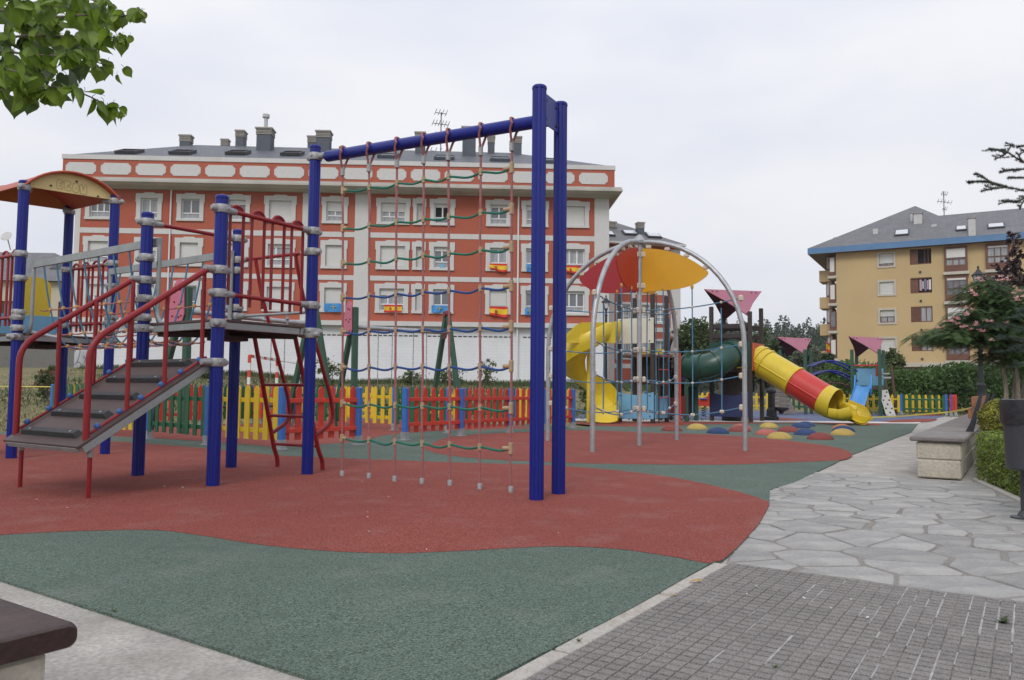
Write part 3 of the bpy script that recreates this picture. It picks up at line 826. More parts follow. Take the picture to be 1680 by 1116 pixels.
def chimney(parent, p, wx, wy, z0, z1, m, mc, pipe=0, ax=FA, louvre=True):
    o = MB().cbox(V((p.x,p.y,(z0+z1)/2)), (wx,wy,z1-z0), .02, ax).build('chimney', m, parent, 0)
    cap = MB()
    if louvre:
        for i in range(4): cap.box(V((p.x,p.y,z1+.05+i*.11)), (wx*1.08,wy*1.08,.07), ax)
        cap.box(V((p.x,p.y,z1+.2)), (wx*.86,wy*.86,.4), ax)
    cap.box(V((p.x,p.y,z1+(.47 if louvre else .05))), (wx*1.2,wy*1.2,.1), ax)
    cap.build('chimney_cap', mc, o, 0)
    if pipe: MB().tube([V((p.x,p.y,z1+.4)), V((p.x,p.y,z1+.4+pipe))], .14, 8).lathe([(.14,0),(.26,.08),(.26,.3),(.1,.36)], (p.x,p.y,z1+.4+pipe), 8).build('flue', M['chim_white'], o)
    return o
for U, vt, Y, wx, wy, pipe in ((306,223,57,.95,.7,0),(370,229.5,59,.65,.6,0),(396,216,57.5,.75,.9,0),(436,212.5,55,1.25,1.1,.9),(513,225,59,.75,.8,0),(532,217,55.5,1.15,1.0,0),(690,219,56,.85,.9,0),(770,211,55,1.15,1.1,0),(806,225,57.5,.62,.8,0),(843,229,59,.5,.6,0),(850,226,57,.62,.8,0)):
    t = D(U, vt, Y)
    chimney(roof, t, wx*.82, wy*.85, 16.6, t.z-.52, M['chim_slate'], M['chim_cap'], pipe)
MB().lathe([(.28,0),(.28,.5),(.1,.62)], D(562,246,57)-UP*.3, 10).build('roof_vent', M['sky_dark'], roof)
def antenna(parent, p, h, arms):
    m = MB().tube([p, p+UP*h], .05, 6)
    for z, l, n in arms:
        dr = V((.9,.35,0)).normalized(); c = p+UP*z
        m.tube([c-dr*l*.5, c+dr*l*.5], .034, 5)
        for i in range(n):
            q = c+dr*(l*(i/(n-1)-.5)); m.tube([q-V((.1,.2,.25)), q+V((.1,-.2,.25))], .026, 4)
    return m.build('antenna', M['steel_thin'], parent)
p = on_roof(717, 243); antenna(roof, V((p.x, p.y+3, 17.6)), 5.8, ((5.7,.9,4),(4.8,1.3,6),(3.8,1.0,6),(2.5,1.6,5)))
p = on_roof(755, 240); antenna(roof, V((p.x, p.y+4, 18.2)), 1.7, ((1.5,.9,5),(1.0,.6,4)))
# graffiti on the white blocks
def gp(U, W): 
    q = D(U, W, 49.4); return q
gf = MB()
for pts in ([(123,578),(126,569),(130,570),(131,579),(127,592),(124,597)],[(122,599),(128,594),(134,598),(136,600)],[(137,583),(140,589),(137,596)],[(143,577),(141,590),(145,597)],[(136,588),(145,586)]):
    P_ = []
    for U, W in pts:
        d = ray(U, W); o = V((0,0,CAMZ)); q0 = fp(0,0,-.145); t = (q0-o).dot(fn)/d.dot(fn); P_.append(o+d*t)
    gf.tube(smoothpath(P_, 4), .022, 4)
gf.build('spray_writing', M['graffiti'], base_wall)

# ------------------------------------------------------------------ right-hand wing behind the climbing dome
WC = D(996,480,62.0); WD = D(1116,480,63.2)
WC = V((WC.x,WC.y,0)); WD = V((WD.x,WD.y,0)); gx_ = (WD-WC).normalized(); gn_ = V((gx_.y,-gx_.x,0)); GL = (WD-WC).length
GA = (gx_, -gn_, UP)
def gq(s, z, out=0.): return WC+gx_*s+UP*z+gn_*out
wing = thing('apartment_wing', gq(GL/2,1.7), 'lower terracotta wing with grey corner strips behind the climbing dome', 'building')
wops = []
for s0 in (.9, 2.55, 4.05):
    for z0 in (9.4, 6.4, 3.5): wops.append((s0, s0+1.0, z0, z0+1.35))
wm = MB(); wall_openings(wm, gq(0,0), gx_, GL, 1.5, 12.55, wops, .2, gn_, 0, 1)
wm.add([gq(GL,1.5), gq(GL,1.5,-12), gq(GL,12.55,-12), gq(GL,12.55)], [(3,2,1,0)])
wm.add([gq(0,1.5), gq(0,1.5,-12), gq(0,12.55,-12), gq(0,12.55)], [(0,1,2,3)])
wm.build('wall', [M['terra'], M['render_grey']], wing, 0)
for s0, s1 in ((0,.6),(1.98,2.35),(GL-.85,GL)): MB().box(gq((s0+s1)/2,6.9,.02), (s1-s0,.08,10.9), GA).build('pilaster', M['render_grey'], wing, 0)
for z in (2.8,5.75,8.75,11.5): MB().box(gq(GL/2,z,.0), (GL-.02,.07,.36), GA).build('string_course', M['render_grey'], wing, 0)
MB().box(gq(GL/2,12.62,.25), (GL+.5,.9,.14), GA).build('coping', M['render_grey'], wing, 0)
for i, (a, b, c, d) in enumerate(wops):
    m = MB()
    for q in (a+.04,b-.04,(a+b)/2): m.box(gq(q,(c+d)/2,-.15), (.08,.06,d-c), GA)
    for q in (c+.04,d-.04,c+.4): m.box(gq((a+b)/2,q,-.152), (b-a-.01,.06,.08), GA)
    wn = m.build('window', M['upvc'], wing, 0)
    MB().box(gq((a+b)/2,(c+d)/2,-.18), (b-a,.02,d-c), GA).build('pane', M['curtain'] if i % 3 else M['pane'], wn, 0)
    m = MB()
    for q in (a-.09,b+.09): m.box(gq(q,(c+d)/2,.03), (.18,.06,d-c+.36), GA)
    for q in (c-.09,d+.09): m.box(gq((a+b)/2,q,.028), (b-a,.06,.178), GA)
    m.build('surround', M['render_grey'], wn, 0)
e0, e1, e2, e3 = gq(-6,12.7,.6), gq(GL+.3,12.7,.6), gq(GL+.3,12.7,-12.4), gq(-6,12.7,-12.4)
q0, q1 = gq(-6,16.6,-6), gq(-.9,16.6,-6)
wr = MB().add([e0,e1,e2,e3,q0,q1], [(0,1,5,4),(1,2,5),(2,3,4,5),(3,0,4)]).build('roof', M['slate2'], wing, 0)
t = D(1050,364,64); chimney(wr, t, .55, .6, 13.0, t.z-.6, M['chim_slate'], M['chim_cap'], 0, GA)
t = D(1004,365,64.5); chimney(wr, t, .55, .6, 14.0, t.z-.5, M['chim_slate'], M['chim_cap'], 0, GA)
wu = ((q1-e1)-gx_*(q1-e1).dot(gx_)).normalized(); wnn = gx_.cross(wu).normalized()
for s_, up in ((2.3,2.0),(4.2,1.6),(.2,1.5)):
    p = e1-gx_*(GL+.3-s_)+wu*up
    so = MB().box(p+wnn*.08, (1.2,.9,.14), (gx_,wu,wnn)).build('skylight', M['sky_dark'], wr, 0)
    MB().box(p+wnn*.17, (1.0,.7,.03), (gx_,wu,wnn)).build('pane', M['skylight'], so, 0)

# ------------------------------------------------------------------ cream house and cement wall at the far left
hx, hn = fx, fn
def hp(U, W, Y): return D(U, W, Y)
A_ = D(-90,560,58.0); A_ = V((A_.x,A_.y,0)); HLEN = 9.6
def hq(s, z, out=0.): return A_+hx*s+UP*z+hn*out
HA = (hx,-hn,UP)
hs = thing('cream_house', hq(HLEN/2,1.6), 'cream rendered house with grey slate roof at the far left behind the canopy tower', 'building')
hops = [(s_, s_+1.1, z_, z_+1.5) for s_ in (3.9,6.2,8.1) for z_ in (2.9,5.6)]
m = MB(); wall_openings(m, hq(0,0), hx, HLEN, 1.0, 8.6, hops, .2, hn)
m.add([hq(HLEN,1.0), hq(HLEN,1.0,-10), hq(HLEN,8.6,-10), hq(HLEN,8.6)], [(3,2,1,0)])
M['cream_wall'] = mat('cream_render', (.52,.48,.385), .9, .06, .5, dirt=.25, dcol=(.40,.37,.30), dscale=.4)
m.build('wall', M['cream_wall'], hs, 0)
for a, b, c, d in hops:
    m = MB()
    for q in (a+.06,b-.06,(a+b)/2): m.box(hq(q,(c+d)/2,-.15), (.12,.06,d-c), HA)
    for q in (c+.06,d-.06): m.box(hq((a+b)/2,q,-.152), (b-a-.01,.06,.12), HA)
    wn = m.build('window', M['brown_wood'], hs, 0)
    MB().box(hq((a+b)/2,(c+d)/2,-.18), (b-a,.02,d-c), HA).build('pane', M['pane'], wn, 0)
k0,k1,k2,k3 = hq(-3,8.6,.5), hq(HLEN+.5,8.6,.5), hq(HLEN+.5,8.6,-10.4), hq(-3,8.6,-10.4)
l0,l1 = hq(-3,11.6,-5), hq(HLEN-4.6,11.6,-5)
hr = MB().add([k0,k1,k2,k3,l0,l1], [(0,1,5,4),(1,2,5),(2,3,4,5),(3,0,4)]).build('roof', M['slate2'], hs, 0)
p = hq(HLEN-2.6,10.0,-2.0); MB().box(p, (1.1,.8,.16), (hx, V((0,.8,.6)).normalized(), V((0,-.6,.8)).normalized())).build('skylight', M['sky_dark'], hr, 0)
dp = D(12,390,57.5)
dm = MB().lathe([(.001,0),(.2,.03),(.36,.10),(.42,.16)], dp, 16, (V((1,0,0)), V((0,.5,.87)), V((0,-.87,.5)).normalized()))
dm.tube([dp, dp+V((.1,.3,-.9))], .04, 6)
dm.build('satellite_dish', M['chim_white'], hr)
cw0 = D(-40,590,44.0); cw1 = D(119,590,48.8)
cx_ = (V((cw1.x-cw0.x, cw1.y-cw0.y, 0))).normalized(); cn_ = V((cx_.y,-cx_.x,0)); cl_ = math.hypot(cw1.x-cw0.x, cw1.y-cw0.y)
cwo = MB().box(V(((cw0.x+cw1.x)/2,(cw0.y+cw1.y)/2,2.35)), (cl_,.35,2.9), (cx_,-cn_,UP)).box(V(((cw0.x+cw1.x)/2,(cw0.y+cw1.y)/2,3.86)), (cl_+.1,.45,.12), (cx_,-cn_,UP)).build('cement_wall', M['cement_wall'], None, 0)
tag(cwo, 'rough grey cement wall beside the left end of the white ground floor', 'wall')

# ------------------------------------------------------------------ ochre apartment building at the right
YA = D(1374,595,84.0); YA = V((YA.x,YA.y,0))
yx = V((math.cos(rad(30)), -math.sin(rad(30)), 0)); yn = V((yx.y,-yx.x,0)); YA_ = (yx,-yn,UP); YLEN = 30.0
def yp(s, z, out=0.): return YA+yx*s+UP*z+yn*out
yb = thing('ochre_apartment_building', yp(YLEN/2,0), 'ochre apartment block with blue eaves band and brown wooden bays at the right', 'building')
opsA = [(4.25,5.62,5.2+2.99*i,6.5+2.99*i) for i in range(4)]
opsB = [(7.15,9.12,5.14+2.99*i,6.76+2.99*i) for i in range(4)]
opsC = [(s0,s0+2.05,4.2+2.99*i,6.72+2.99*i) for s0 in (10.28,13.88,17.6) for i in range(4)]
m = MB(); wall_openings(m, yp(0,0), yx, YLEN, 3.5, 15.95, opsA+opsB+opsC, .5, yn)
m.add([yp(0,0,0), yp(0,0,-14), yp(0,15.95,-14), yp(0,15.95)], [(0,1,2,3)])
m.add([yp(YLEN,0,0), yp(YLEN,0,-14), yp(YLEN,15.95,-14), yp(YLEN,15.95)], [(3,2,1,0)])
m.build('wall', M['ochre'], yb, 0)
MB().box(yp(YLEN/2,1.75,-1.2), (YLEN-.1,.3,3.5), YA_).build('ground_floor_wall', M['cement_wall'], yb, 0)
MB().box(yp(YLEN/2,3.75,.06), (YLEN+.2,.55,.42), YA_).build('pale_ledge', M['pale_ledge'], yb, 0)
for i, (a,b,c,d) in enumerate(opsA):
    m = MB()
    for q in (a-.10,b+.10): m.box(yp(q,(c+d)/2,.02), (.2,.12,d-c+.4), YA_)
    for q in (c-.1,d+.1): m.box(yp((a+b)/2,q,.018), (b-a,.12,.198), YA_)
    o = m.build('window', M['pale_ledge'], yb, 0)
    m = MB()
    for q in (a+.05,b-.05,(a+b)/2): m.box(yp(q,(c+d)/2,-.2), (.1,.08,d-c), YA_)
    for q in (c+.05,d-.05): m.box(yp((a+b)/2,q,-.202), (b-a-.01,.08,.1), YA_)
    m.build('window_frame', M['brown_wood'], o, 0)
    MB().box(yp((a+b)/2,(c+d)/2,-.25), (b-a,.03,d-c), YA_).build('pane', M['curtain'], o, 0)
    sh = (1,.5,1,.78)[i]
    sm = MB()
    for q in range(9):
        h2 = (d-c)*sh/9; sm.box(yp((a+b)/2, d-(q+.5)*h2, -.12), (b-a-.04,.03,h2-.015), YA_)
    sm.build('roller_shutter', M['shutter'], o, 0)
for i, (a,b,c,d) in enumerate(opsB):
    lo = (a+.85)
    m = MB()
    if i >= 2:                                             # open loggia, black sheet painted as the unlit room
        m.box(yp((a+lo)/2-.05,(c+d)/2,-.18), (lo-a-.1,.1,d-c), YA_)
        for q in (lo+.5, b-.3): m.box(yp(q,(c+d)/2,-.45), (.1,.06,d-c), YA_)
    else:
        for q in range(9): m.box(yp(a+.06+q*.095,(c+d)/2,-.08), (.08,.06,d-c-.06), YA_)
        for q in (lo+.06,b-.05,(lo+b)/2): m.box(yp(q,(c+d)/2,-.1), (.1,.08,d-c), YA_)
    for q in (c+.05,d-.05): m.box(yp((a+b)/2,q,-.1), (b-a-.01,.14,.1), YA_)
    o = m.build('window', M['brown_wood'], yb, 0)
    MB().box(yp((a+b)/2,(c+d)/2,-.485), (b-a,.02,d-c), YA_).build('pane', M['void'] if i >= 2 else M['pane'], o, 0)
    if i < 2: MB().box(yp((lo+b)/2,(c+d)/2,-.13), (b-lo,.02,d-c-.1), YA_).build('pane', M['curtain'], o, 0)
    MB().tube([yp((a+b)/2-.05,c-.8,0), yp((a+b)/2-.05,c-.8,.12)], .12, 10).build('vent_hole', M['dark_gap'], yb)
    if i == 2:                                             # washing on the line
        for q, (cw, mm) in enumerate(((.22,'cloth_a'),(.10,'hose'),(.2,'cloth_b'),(.14,'cloth_a'),(.2,'hose'))):
            tag(MB().box(yp(a+.95+q*.21, c+.85, -.14+.02*q), (cw,.03,(1.15,.8,1.2,.95,1.05)[q]), YA_).build('laundry', M[mm], None, 0),
                ('narrow pink','white','dark blue','second pink','rightmost white')[q]+' piece of washing hanging in the dark loggia of the ochre building', 'laundry', 'washing hung in the loggia')
for i, (a,b,c,d) in enumerate(opsC):
    m = MB(); t = .35
    for q in (a+.1,b-.1): m.box(yp(q,(c+d)/2,.08), (.2,t,d-c), YA_)
    m.box(yp((a+b)/2,c+.32,.078), (b-a-.01,t,.62), YA_); m.box(yp((a+b)/2,d-.12,.076), (b-a-.01,t,.24), YA_)
    for q in (.34,.66): m.box(yp(a+.2+(b-a-.4)*q,(c+d)/2+.2,.15), (.08,.12,d-c-.9), YA_)
    m.box(yp((a+b)/2,c+1.25,.148), (b-a-.4,.12,.08), YA_)
    o = m.build('bay_window', M['brown_wood'], yb, 0)
    MB().box(yp((a+b)/2,(c+d)/2+.2,.1), (b-a-.38,.03,d-c-.85), YA_).build('pane', M['curtain'] if i % 2 else M['pane'], o, 0)
    sh = (0,.75,.12,.55, .2,.1,.3,.1, .2,.1,.4,.1)[i]
    if sh: MB().box(yp((a+b)/2,d-.24-(d-c-.9)*sh/2,.225), (b-a-.38,.03,(d-c-.9)*sh), YA_).build('roller_shutter', M['shutter'], o, 0)
    MB().box(yp((a+b)/2,c-.2,.16), (b-a+.25,.6,.3), YA_).build('bay_ledge', M['pale_ledge'], o, 0)
# side bays and balconies left of the corner
for i in range(4):
    z = 4.4+2.99*i
    MB().box(yp(-.38,z+1.15,-1.4), (.72,2.6,2.1), YA_).build('side_bay', M['brown_wood'], yb, 0)
    MB().box(yp(-.40,z+1.3,-.09), (.44,.06,1.55), YA_).build('side_shutter', M['shutter'] if i != 1 else M['pane'], yb, 0)
    MB().box(yp(-.38,z-.05,-1.4), (.95,3.0,.28), YA_).build('bay_ledge', M['pale_ledge'], yb, 0)
    MB().box(yp(-1.35,z+.35,-3.0), (1.25,2.6,1.25), YA_).build('balcony', M['ochre'], yb, 0)
    MB().box(yp(-.95,z+1.9,-3.2), (.75,2.2,1.8), YA_).build('balcony_window', M['brown_wood'], yb, 0)
    MB().box(yp(-.98,z+1.95,-2.08), (.5,.06,1.5), YA_).build('balcony_shutter', M['shutter'], yb, 0)
# eaves band and slate roof
fas = MB(); ov = .9; sl = -2.75
def ey(s, z, out): return yp(s, z, out)
for z0, z1, mi in ((15.86,16.5,0),):
    P0 = [(sl,ov),(YLEN+1,ov),(YLEN+1,-15),(sl,-15)]
    q0_ = [ey(s,z0,o) for s, o in P0]; q1_ = [ey(s,z1,o) for s, o in P0]
    fas.add(q0_+q1_, [(0,1,5,4),(1,2,6,5),(2,3,7,6),(3,0,4,7)])
fas.build('eaves_band', M['blue_fascia'], yb, 0)
MB().add([ey(s,15.88,o) for s, o in P0], [(0,1,2,3)]).build('soffit', M['brown_wood'], yb, 0)
pk = D(1501.5,338,87.0); R0 = D(1540,354,85.0); R1 = R0+yx*18
E = [ey(sl,16.5,ov), ey(YLEN+1,16.5,ov), ey(YLEN+1,16.5,-15), ey(sl,16.5,-15)]
ek = ey(10.9,16.5,ov)
yr = MB().add([E[0],ek,E[1],E[2],E[3],pk,R0,R1], [(0,1,5),(1,6,5),(1,2,7,6),(2,3,7),(3,4,5,6,7),(4,0,5)]).build('roof', M['slate2'], yb, 0)
def on_plane(U, W, a, b, c):
    n = (b-a).cross(c-a).normalized(); d = ray(U, W); o = V((0,0,CAMZ)); return o+d*((a-o).dot(n)/d.dot(n)), n
for U, W, wx_ in ((1479.5,383,1.15),(1577,376,.8),(1634,371.8,1.25)):
    p, n = on_plane(U, W, E[0], ek, pk) if U < 1500 else on_plane(U, W, ek, E[1], R1)
    if n.z < 0: n = -n
    u_ = n.cross(yx).normalized()
    o = MB().box(p+n*.08, (wx_+.22,1.5,.16), (yx,u_,n)).build('skylight', M['sky_dark'], yr, 0)
    MB().box(p+n*.17, (wx_,1.15,.03), (yx,u_,n)).build('pane', M['skylight'], o, 0)
for U, W in ((1436.5,383),(1532.5,376)):
    p, n = on_plane(U, W, E[0], ek, pk) if U < 1500 else on_plane(U, W, ek, E[1], R1)
    MB().cbox(p+UP*.15, (.5,.5,.6), .03, YA_).build('roof_vent', M['chim_white'], yr, 0)
for U, vt, vb, Y, wx_ in ((1505.5,346,364,82.6,.8),(1497.5,345,362,83.4,.5),(1594,353,388,81,.62),(1372.5,386,400,86,.55)):
    b_, _n = on_plane(U, vb, E[0], ek, pk) if U < 1500 else on_plane(U, vb, ek, E[1], R1)
    if U in (1372.5,1505.5,1497.5): b_ = D(U, vb, Y if U != 1372.5 else 88)
    t = D(U, vt, b_.y+.2)
    chimney(yr, t+V((.12,.2,0)), wx_, wx_, b_.z-(.1 if U == 1594 else .8), t.z-.35, M['chim_white'], M['cement_wall'], 0, YA_, False)
t = D(1549,352,86); antenna(yr, V((t.x,t.y,t.z-.6)), 3.2, ((2.0,2.0,5),(2.9,.8,4),(1.2,.5,3)))

# ------------------------------------------------------------------ climbing frame: two towers, ramp, rope bridge, ladder, net
P = {1: G(880,820), 2: G(916,810), 3: G(504,778), 4: G(349,797), 5: G(226,780), 6: G(379,767), 7: G(18,752), 8: G(172,745)}
fa = ((P[4]-P[5])+(P[3]-P[6])).normalized(); fb = V((-fa.y, fa.x, 0))
P[9] = P[8]-fa*1.22; P[10] = P[7]-fa*1.22
FZ = (fa, fb, UP)
cfm = thing('climbing_tower', (P[3]+P[5])/2, 'blue and red climbing frame with two towers, ramp, rope bridge and tall rope net', 'climbing frame')
def post_mesh(h):
    n = 48; m = MB(); prof = []
    for k in range(n):
        a = 2*math.pi*k/n
        gph = (k % 6)
        r = .0625 if gph not in (2,3) else .0565
        prof.append((r*math.cos(a), r*math.sin(a)))
    zs = [(-.02,1.0),(h-.014,1.0)]
    for z, s in zs: m.v += [V((x*s,y*s,z)) for x, y in prof]
    m.f = [(k,(k+1)%n,n+(k+1)%n,n+k) for k in range(n)]; m.m = [0]*n
    m.lathe([(.0655,h-.016),(.0665,h-.008),(.066,h+.004),(.058,h+.016),(.03,h+.026),(.0001,h+.029)], n=24)
    return m.mesh('post', M['blue'], 28)
pmesh = {}
HT = {1:3.60, 2:3.60, 3:3.60, 4:2.77, 5:2.77, 6:2.77, 7:3.56, 8:3.56, 9:3.56, 10:3.56}
posts = {}
for k, h in HT.items():
    if h not in pmesh: pmesh[h] = post_mesh(h)
    posts[k] = inst('post', pmesh[h], P[k], cfm, rz=.2*k)
def clamp_mesh(both=False):
    """split cast collar with a socket on one side"""
    m = MB()
    m.lathe([(.066,-.040),(.071,-.040),(.0765,-.031),(.0775,0),(.0765,.031),(.071,.040),(.066,.040)], n=20)
    for sx in ((1,-1) if both else (1,)):
        m.lathe([(.038,.06),(.036,.105),(.033,.15),(.030,.168),(.024,.17)], n=14, ax=(V((0,1,0)), UP, V((sx,0,0))))
    m.lathe([(.040,.062),(.036,.095),(.022,.118),(.001,.121)], n=12, ax=(V((0,1,0)), UP, V((-1,0,0))))
    for sy in (-1,1): m.ball(V((.02,sy*.076,0)), .014, 8)
    return m.mesh('clamp', M['cast'], 40)
cl1 = clamp_mesh()
def clamp(k, z, toward):
    d = V((toward.x-P[k].x, toward.y-P[k].y, 0)).normalized()
    return inst('clamp', cl1, P[k]+UP*z, posts[k], rz=math.atan2(d.y, d.x)-0)
# parent posts are rotated: undo for their children
for k, o in posts.items(): o.rotation_euler = (0,0,0)
def rail(k1, k2, z1, z2, r, m, name='rail', parent=None):
    d = (P[k2]-P[k1]).normalized()
    clamp(k1, z1, P[k2]); clamp(k2, z2, P[k1])
    return MB().tube([P[k1]+UP*z1+d*.12, P[k2]+UP*z2-d*.12], r, 12).build(name, m, parent or cfm)
RS = M['red_steel']
def barrier(k1, k2, zt, zb, n, flip=0, disc=True, stub=.10):
    """top and bottom rail with paired bars ending in hoops and round caps"""
    b = rail(k1, k2, zt, zt, .0235, RS, 'barrier')
    rail(k1, k2, zb, zb, .022, RS, 'bottom_rail', b)
    d = (P[k2]-P[k1]).normalized(); L = (P[k2]-P[k1]).length; nn = V((-d.y,d.x,0))
    for i in range(n):
        c = P[k1]+d*(L*(.17+.66*i/(n-1))); w_ = L*.066*4/n
        pts = [c-d*w_+UP*(zb-stub)]+[c+UP*(zt+.0)+d*(w_*math.cos(t))+UP*(w_*.92*math.sin(t)) for t in [math.pi*(1-j/8) for j in range(9)]]+[c+d*w_+UP*(zb-stub)]
        off = nn*.028
        ho = MB().tube([p+off for p in pts], .0165, 8).build('hoop_bar', RS, b)
        if disc:
            poly = [c+off+d*(w_*.98*math.cos(math.pi*j/10))+UP*(zt+w_*.92*math.sin(math.pi*j/10)) for j in range(11)]
            MB().prism([q-nn*.006 for q in poly], nn*.012).build('hoop_disc', RS, b, 30)
    return b
Z1 = 1.60                                              # platform height
barrier(4, 3, 2.655, 1.835, 4)
rail(5, 6, 2.68, 2.68, .0225, RS, 'cross_rail')
rail(6, 3, 2.425, 2.425, .0205, RS, 'cross_rail')
def platform(ks, z):
    c = sum((P[k] for k in ks), V((0,0,0)))/4
    L1 = (P[ks[1]]-P[ks[0]]).length; L2 = (P[ks[2]]-P[ks[1]]).length
    x_ = (P[ks[1]]-P[ks[0]]).normalized(); y_ = V((-x_.y,x_.x,0)); ax = (x_,y_,UP)
    p = MB().cbox(c+UP*(z-.012), (L1-.15,L2-.15,.026), .004, ax).build('platform', M['dark_panel'], cfm, 0)
    fr = MB()
    for sg in (-1,1):
        fr.cbox(c+y_*(sg*(L2/2-.10))+UP*(z-.062), (L1-.16,.035,.07), .004, ax)
        fr.cbox(c+x_*(sg*(L1/2-.10))+UP*(z-.0625), (.035,L2-.26,.069), .004, ax)
    fr.build('platform_frame', M['grey_beam'], p, 0)
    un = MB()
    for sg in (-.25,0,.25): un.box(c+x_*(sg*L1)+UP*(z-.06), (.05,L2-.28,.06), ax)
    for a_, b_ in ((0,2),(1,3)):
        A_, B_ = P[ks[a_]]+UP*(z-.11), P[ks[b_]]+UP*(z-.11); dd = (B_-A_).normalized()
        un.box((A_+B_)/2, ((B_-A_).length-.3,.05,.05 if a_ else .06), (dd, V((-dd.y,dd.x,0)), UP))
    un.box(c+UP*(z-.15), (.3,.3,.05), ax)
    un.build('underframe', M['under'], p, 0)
    for k in ks:
        clamp(k, z-.055, c)
    return p
plat1 = platform((5,4,3,6), Z1)
# chrome edge bar beside the ladder opening
d63 = (P[3]-P[6]).normalized()
eb = MB().tube([P[6]+UP*1.76+d63*.10, P[3]+UP*1.76-d63*.10], .017, 10).build('edge_bar', M['galv'], cfm)
clamp(6, 1.76, P[3]); 
for t in (.4,.7):
    q = lerp(P[6], P[3], t); MB().tube([q+UP*1.76, q+UP*1.60], .012, 8).ball(q+UP*1.70, .024, 8).build('bracket', M['galv'], eb)
# ---- ladder on the far side
zl = 1.515
lb = rail(6, 3, zl, zl, .021, RS, 'ladder')
f0, f1 = G(455,766), G(529,771)
t0, t1 = lerp(P[6],P[3],.27)+UP*zl, lerp(P[6],P[3],.80)+UP*zl
outv = (f0-lerp(P[6],P[3],.27)); outv.z = 0
for tp_, ft in ((t0,f0),(t1,f1)):
    MB().tube(fillet([tp_, lerp(tp_, ft, .86)+V((0,0,.0)), V((ft.x,ft.y,.10)), V((ft.x,ft.y,-.02))], .10), .0255, 10).build('ladder_stile', RS, lb)
for t in (.365,.60,.82): MB().tube([lerp(t0,f0,t), lerp(t1,f1,t)], .018, 8).build('rung', RS, lb)
for (tp_, ft, uu) in ((t0,f0,.27),(t1,f1,.80)):          # bent hand rails
    up0 = lerp(P[6],P[3],uu-.02)+UP*2.425
    fl = V((ft.x-tp_.x, ft.y-tp_.y, 0)).normalized()
    MB().tube(fillet([up0, up0+fl*.10+UP*-.42, lerp(tp_,ft,.52)+fl*.30+UP*.08, lerp(tp_,ft,.64)+fl*.30, lerp(tp_,ft,.74)], .16), .0225, 10).build('hand_rail', RS, lb)

# ---- ramp
rt0, rt1 = P[5]+UP*1.20, P[4]+UP*1.20                   # top edge
dn = -fb
l0, l1 = G(25,801), G(146,820)
run = ((l0-P[5]).dot(dn)+(l1-P[4]).dot(dn))/2
slope = V((dn.x*1, dn.y*1, -.626)).normalized(); rn = slope.cross(fa).normalized()
if rn.z < 0: rn = -rn
RL = 1.235/V((slope.x,slope.y,0)).length
RW = (P[4]-P[5]).length-.06
mid = (rt0+rt1)/2+dn*.06
RA = (fa, slope, rn)
def rpt(u, s, h=0.): return mid+fa*u+slope*s+rn*h
ramp = MB().cbox(rpt(0,RL/2,0), (RW,RL,.024), .004, RA).build('ramp', M['dark_panel'], cfm, 0)
for sg in (-1,1):
    MB().cbox(rpt(sg*(RW/2-.02),RL/2-.01,-.045), (.035,RL-.04,.065), .004, RA).build('ramp_beam', M['grey_beam'], ramp, 0)
    MB().tube([rpt(sg*(RW/2-.045),.02,.034), rpt(sg*(RW/2-.045),RL-.16,.034)], .014, 8).build('edge_tube', M['rope_pink'] if False else RS, ramp)
    for i in range(6):
        q = rpt(sg*(RW/2-.045), .10+i*(RL-.34)/5, .052); MB().ball(q, .027, 10).build('cap', M['knob'], ramp)
MB().cbox(rpt(0,RL-.012,-.03), (RW-.08,.03,.05), .004, RA).build('ramp_end', M['grey_beam'], ramp, 0)
for i in range(5):
    s_ = .12+i*(RL-.26)/4.0
    c_ = rpt(-.02, s_, .034); w_ = RW-.34
    cl_p = [(-w_/2,-.038,-.02),(w_/2,-.038,-.02),(w_/2,.038,-.02),(-w_/2,.038,-.02),(-w_/2+.03,-.030,.022),(w_/2-.03,-.030,.022),(w_/2-.03,.026,.022),(-w_/2+.03,.026,.022)]
    o = MB().add([c_+fa*a+slope*b+rn*c for a,b,c in cl_p], [(0,1,5,4),(1,2,6,5),(2,3,7,6),(3,0,4,7),(4,5,6,7)]).build('cleat', M['black_rubber'], ramp, 0)
    for q in (-.35,.38): MB().lathe([(.012,0),(.012,.004),(.004,.006)], c_+fa*(q*w_)+rn*.0225, 8, RA).build('bolt', M['galv'], o)
for k, sg in ((5,-1),(4,1)):
    clamp(k, 1.17, P[k]+dn)
    clamp(k, 2.06, P[k]+dn)
    sE = RL-.10
    topz = .88
    e_top = rpt(sg*(RW/2-.045), sE, 0)
    hr_ = fillet([P[k]+UP*2.06+dn*.12, V((e_top.x,e_top.y,0))+UP*(e_top.z+topz-.06), rpt(sg*(RW/2-.045), sE, .0)], .16, 7)
    h = MB().tube(hr_, .0275, 12).build('hand_rail', RS, ramp)
    for s_ in (.08, RL*.36, RL*.64):
        b_ = rpt(sg*(RW/2-.045), s_, .03); hz = 2.06-.626*((b_-P[k]).dot(dn)-.12)*1.0
        MB().tube([b_, V((b_.x,b_.y,b_.z+topz-.04))], .020, 10).build('baluster', RS, ramp)
for ft, sg in ((l0,-1),(l1,1)):
    q = rpt(sg*(RW/2-.06), RL-.12, -.06)
    MB().tube([V((q.x,q.y,-.02)), V((q.x,q.y,q.z))], .019, 10).build('ramp_leg', RS, ramp)
    MB().tube([V((q.x,q.y,q.z-.10)), V((q.x,q.y,q.z+.01))], .024, 10).build('leg_socket', M['cast'], ramp)

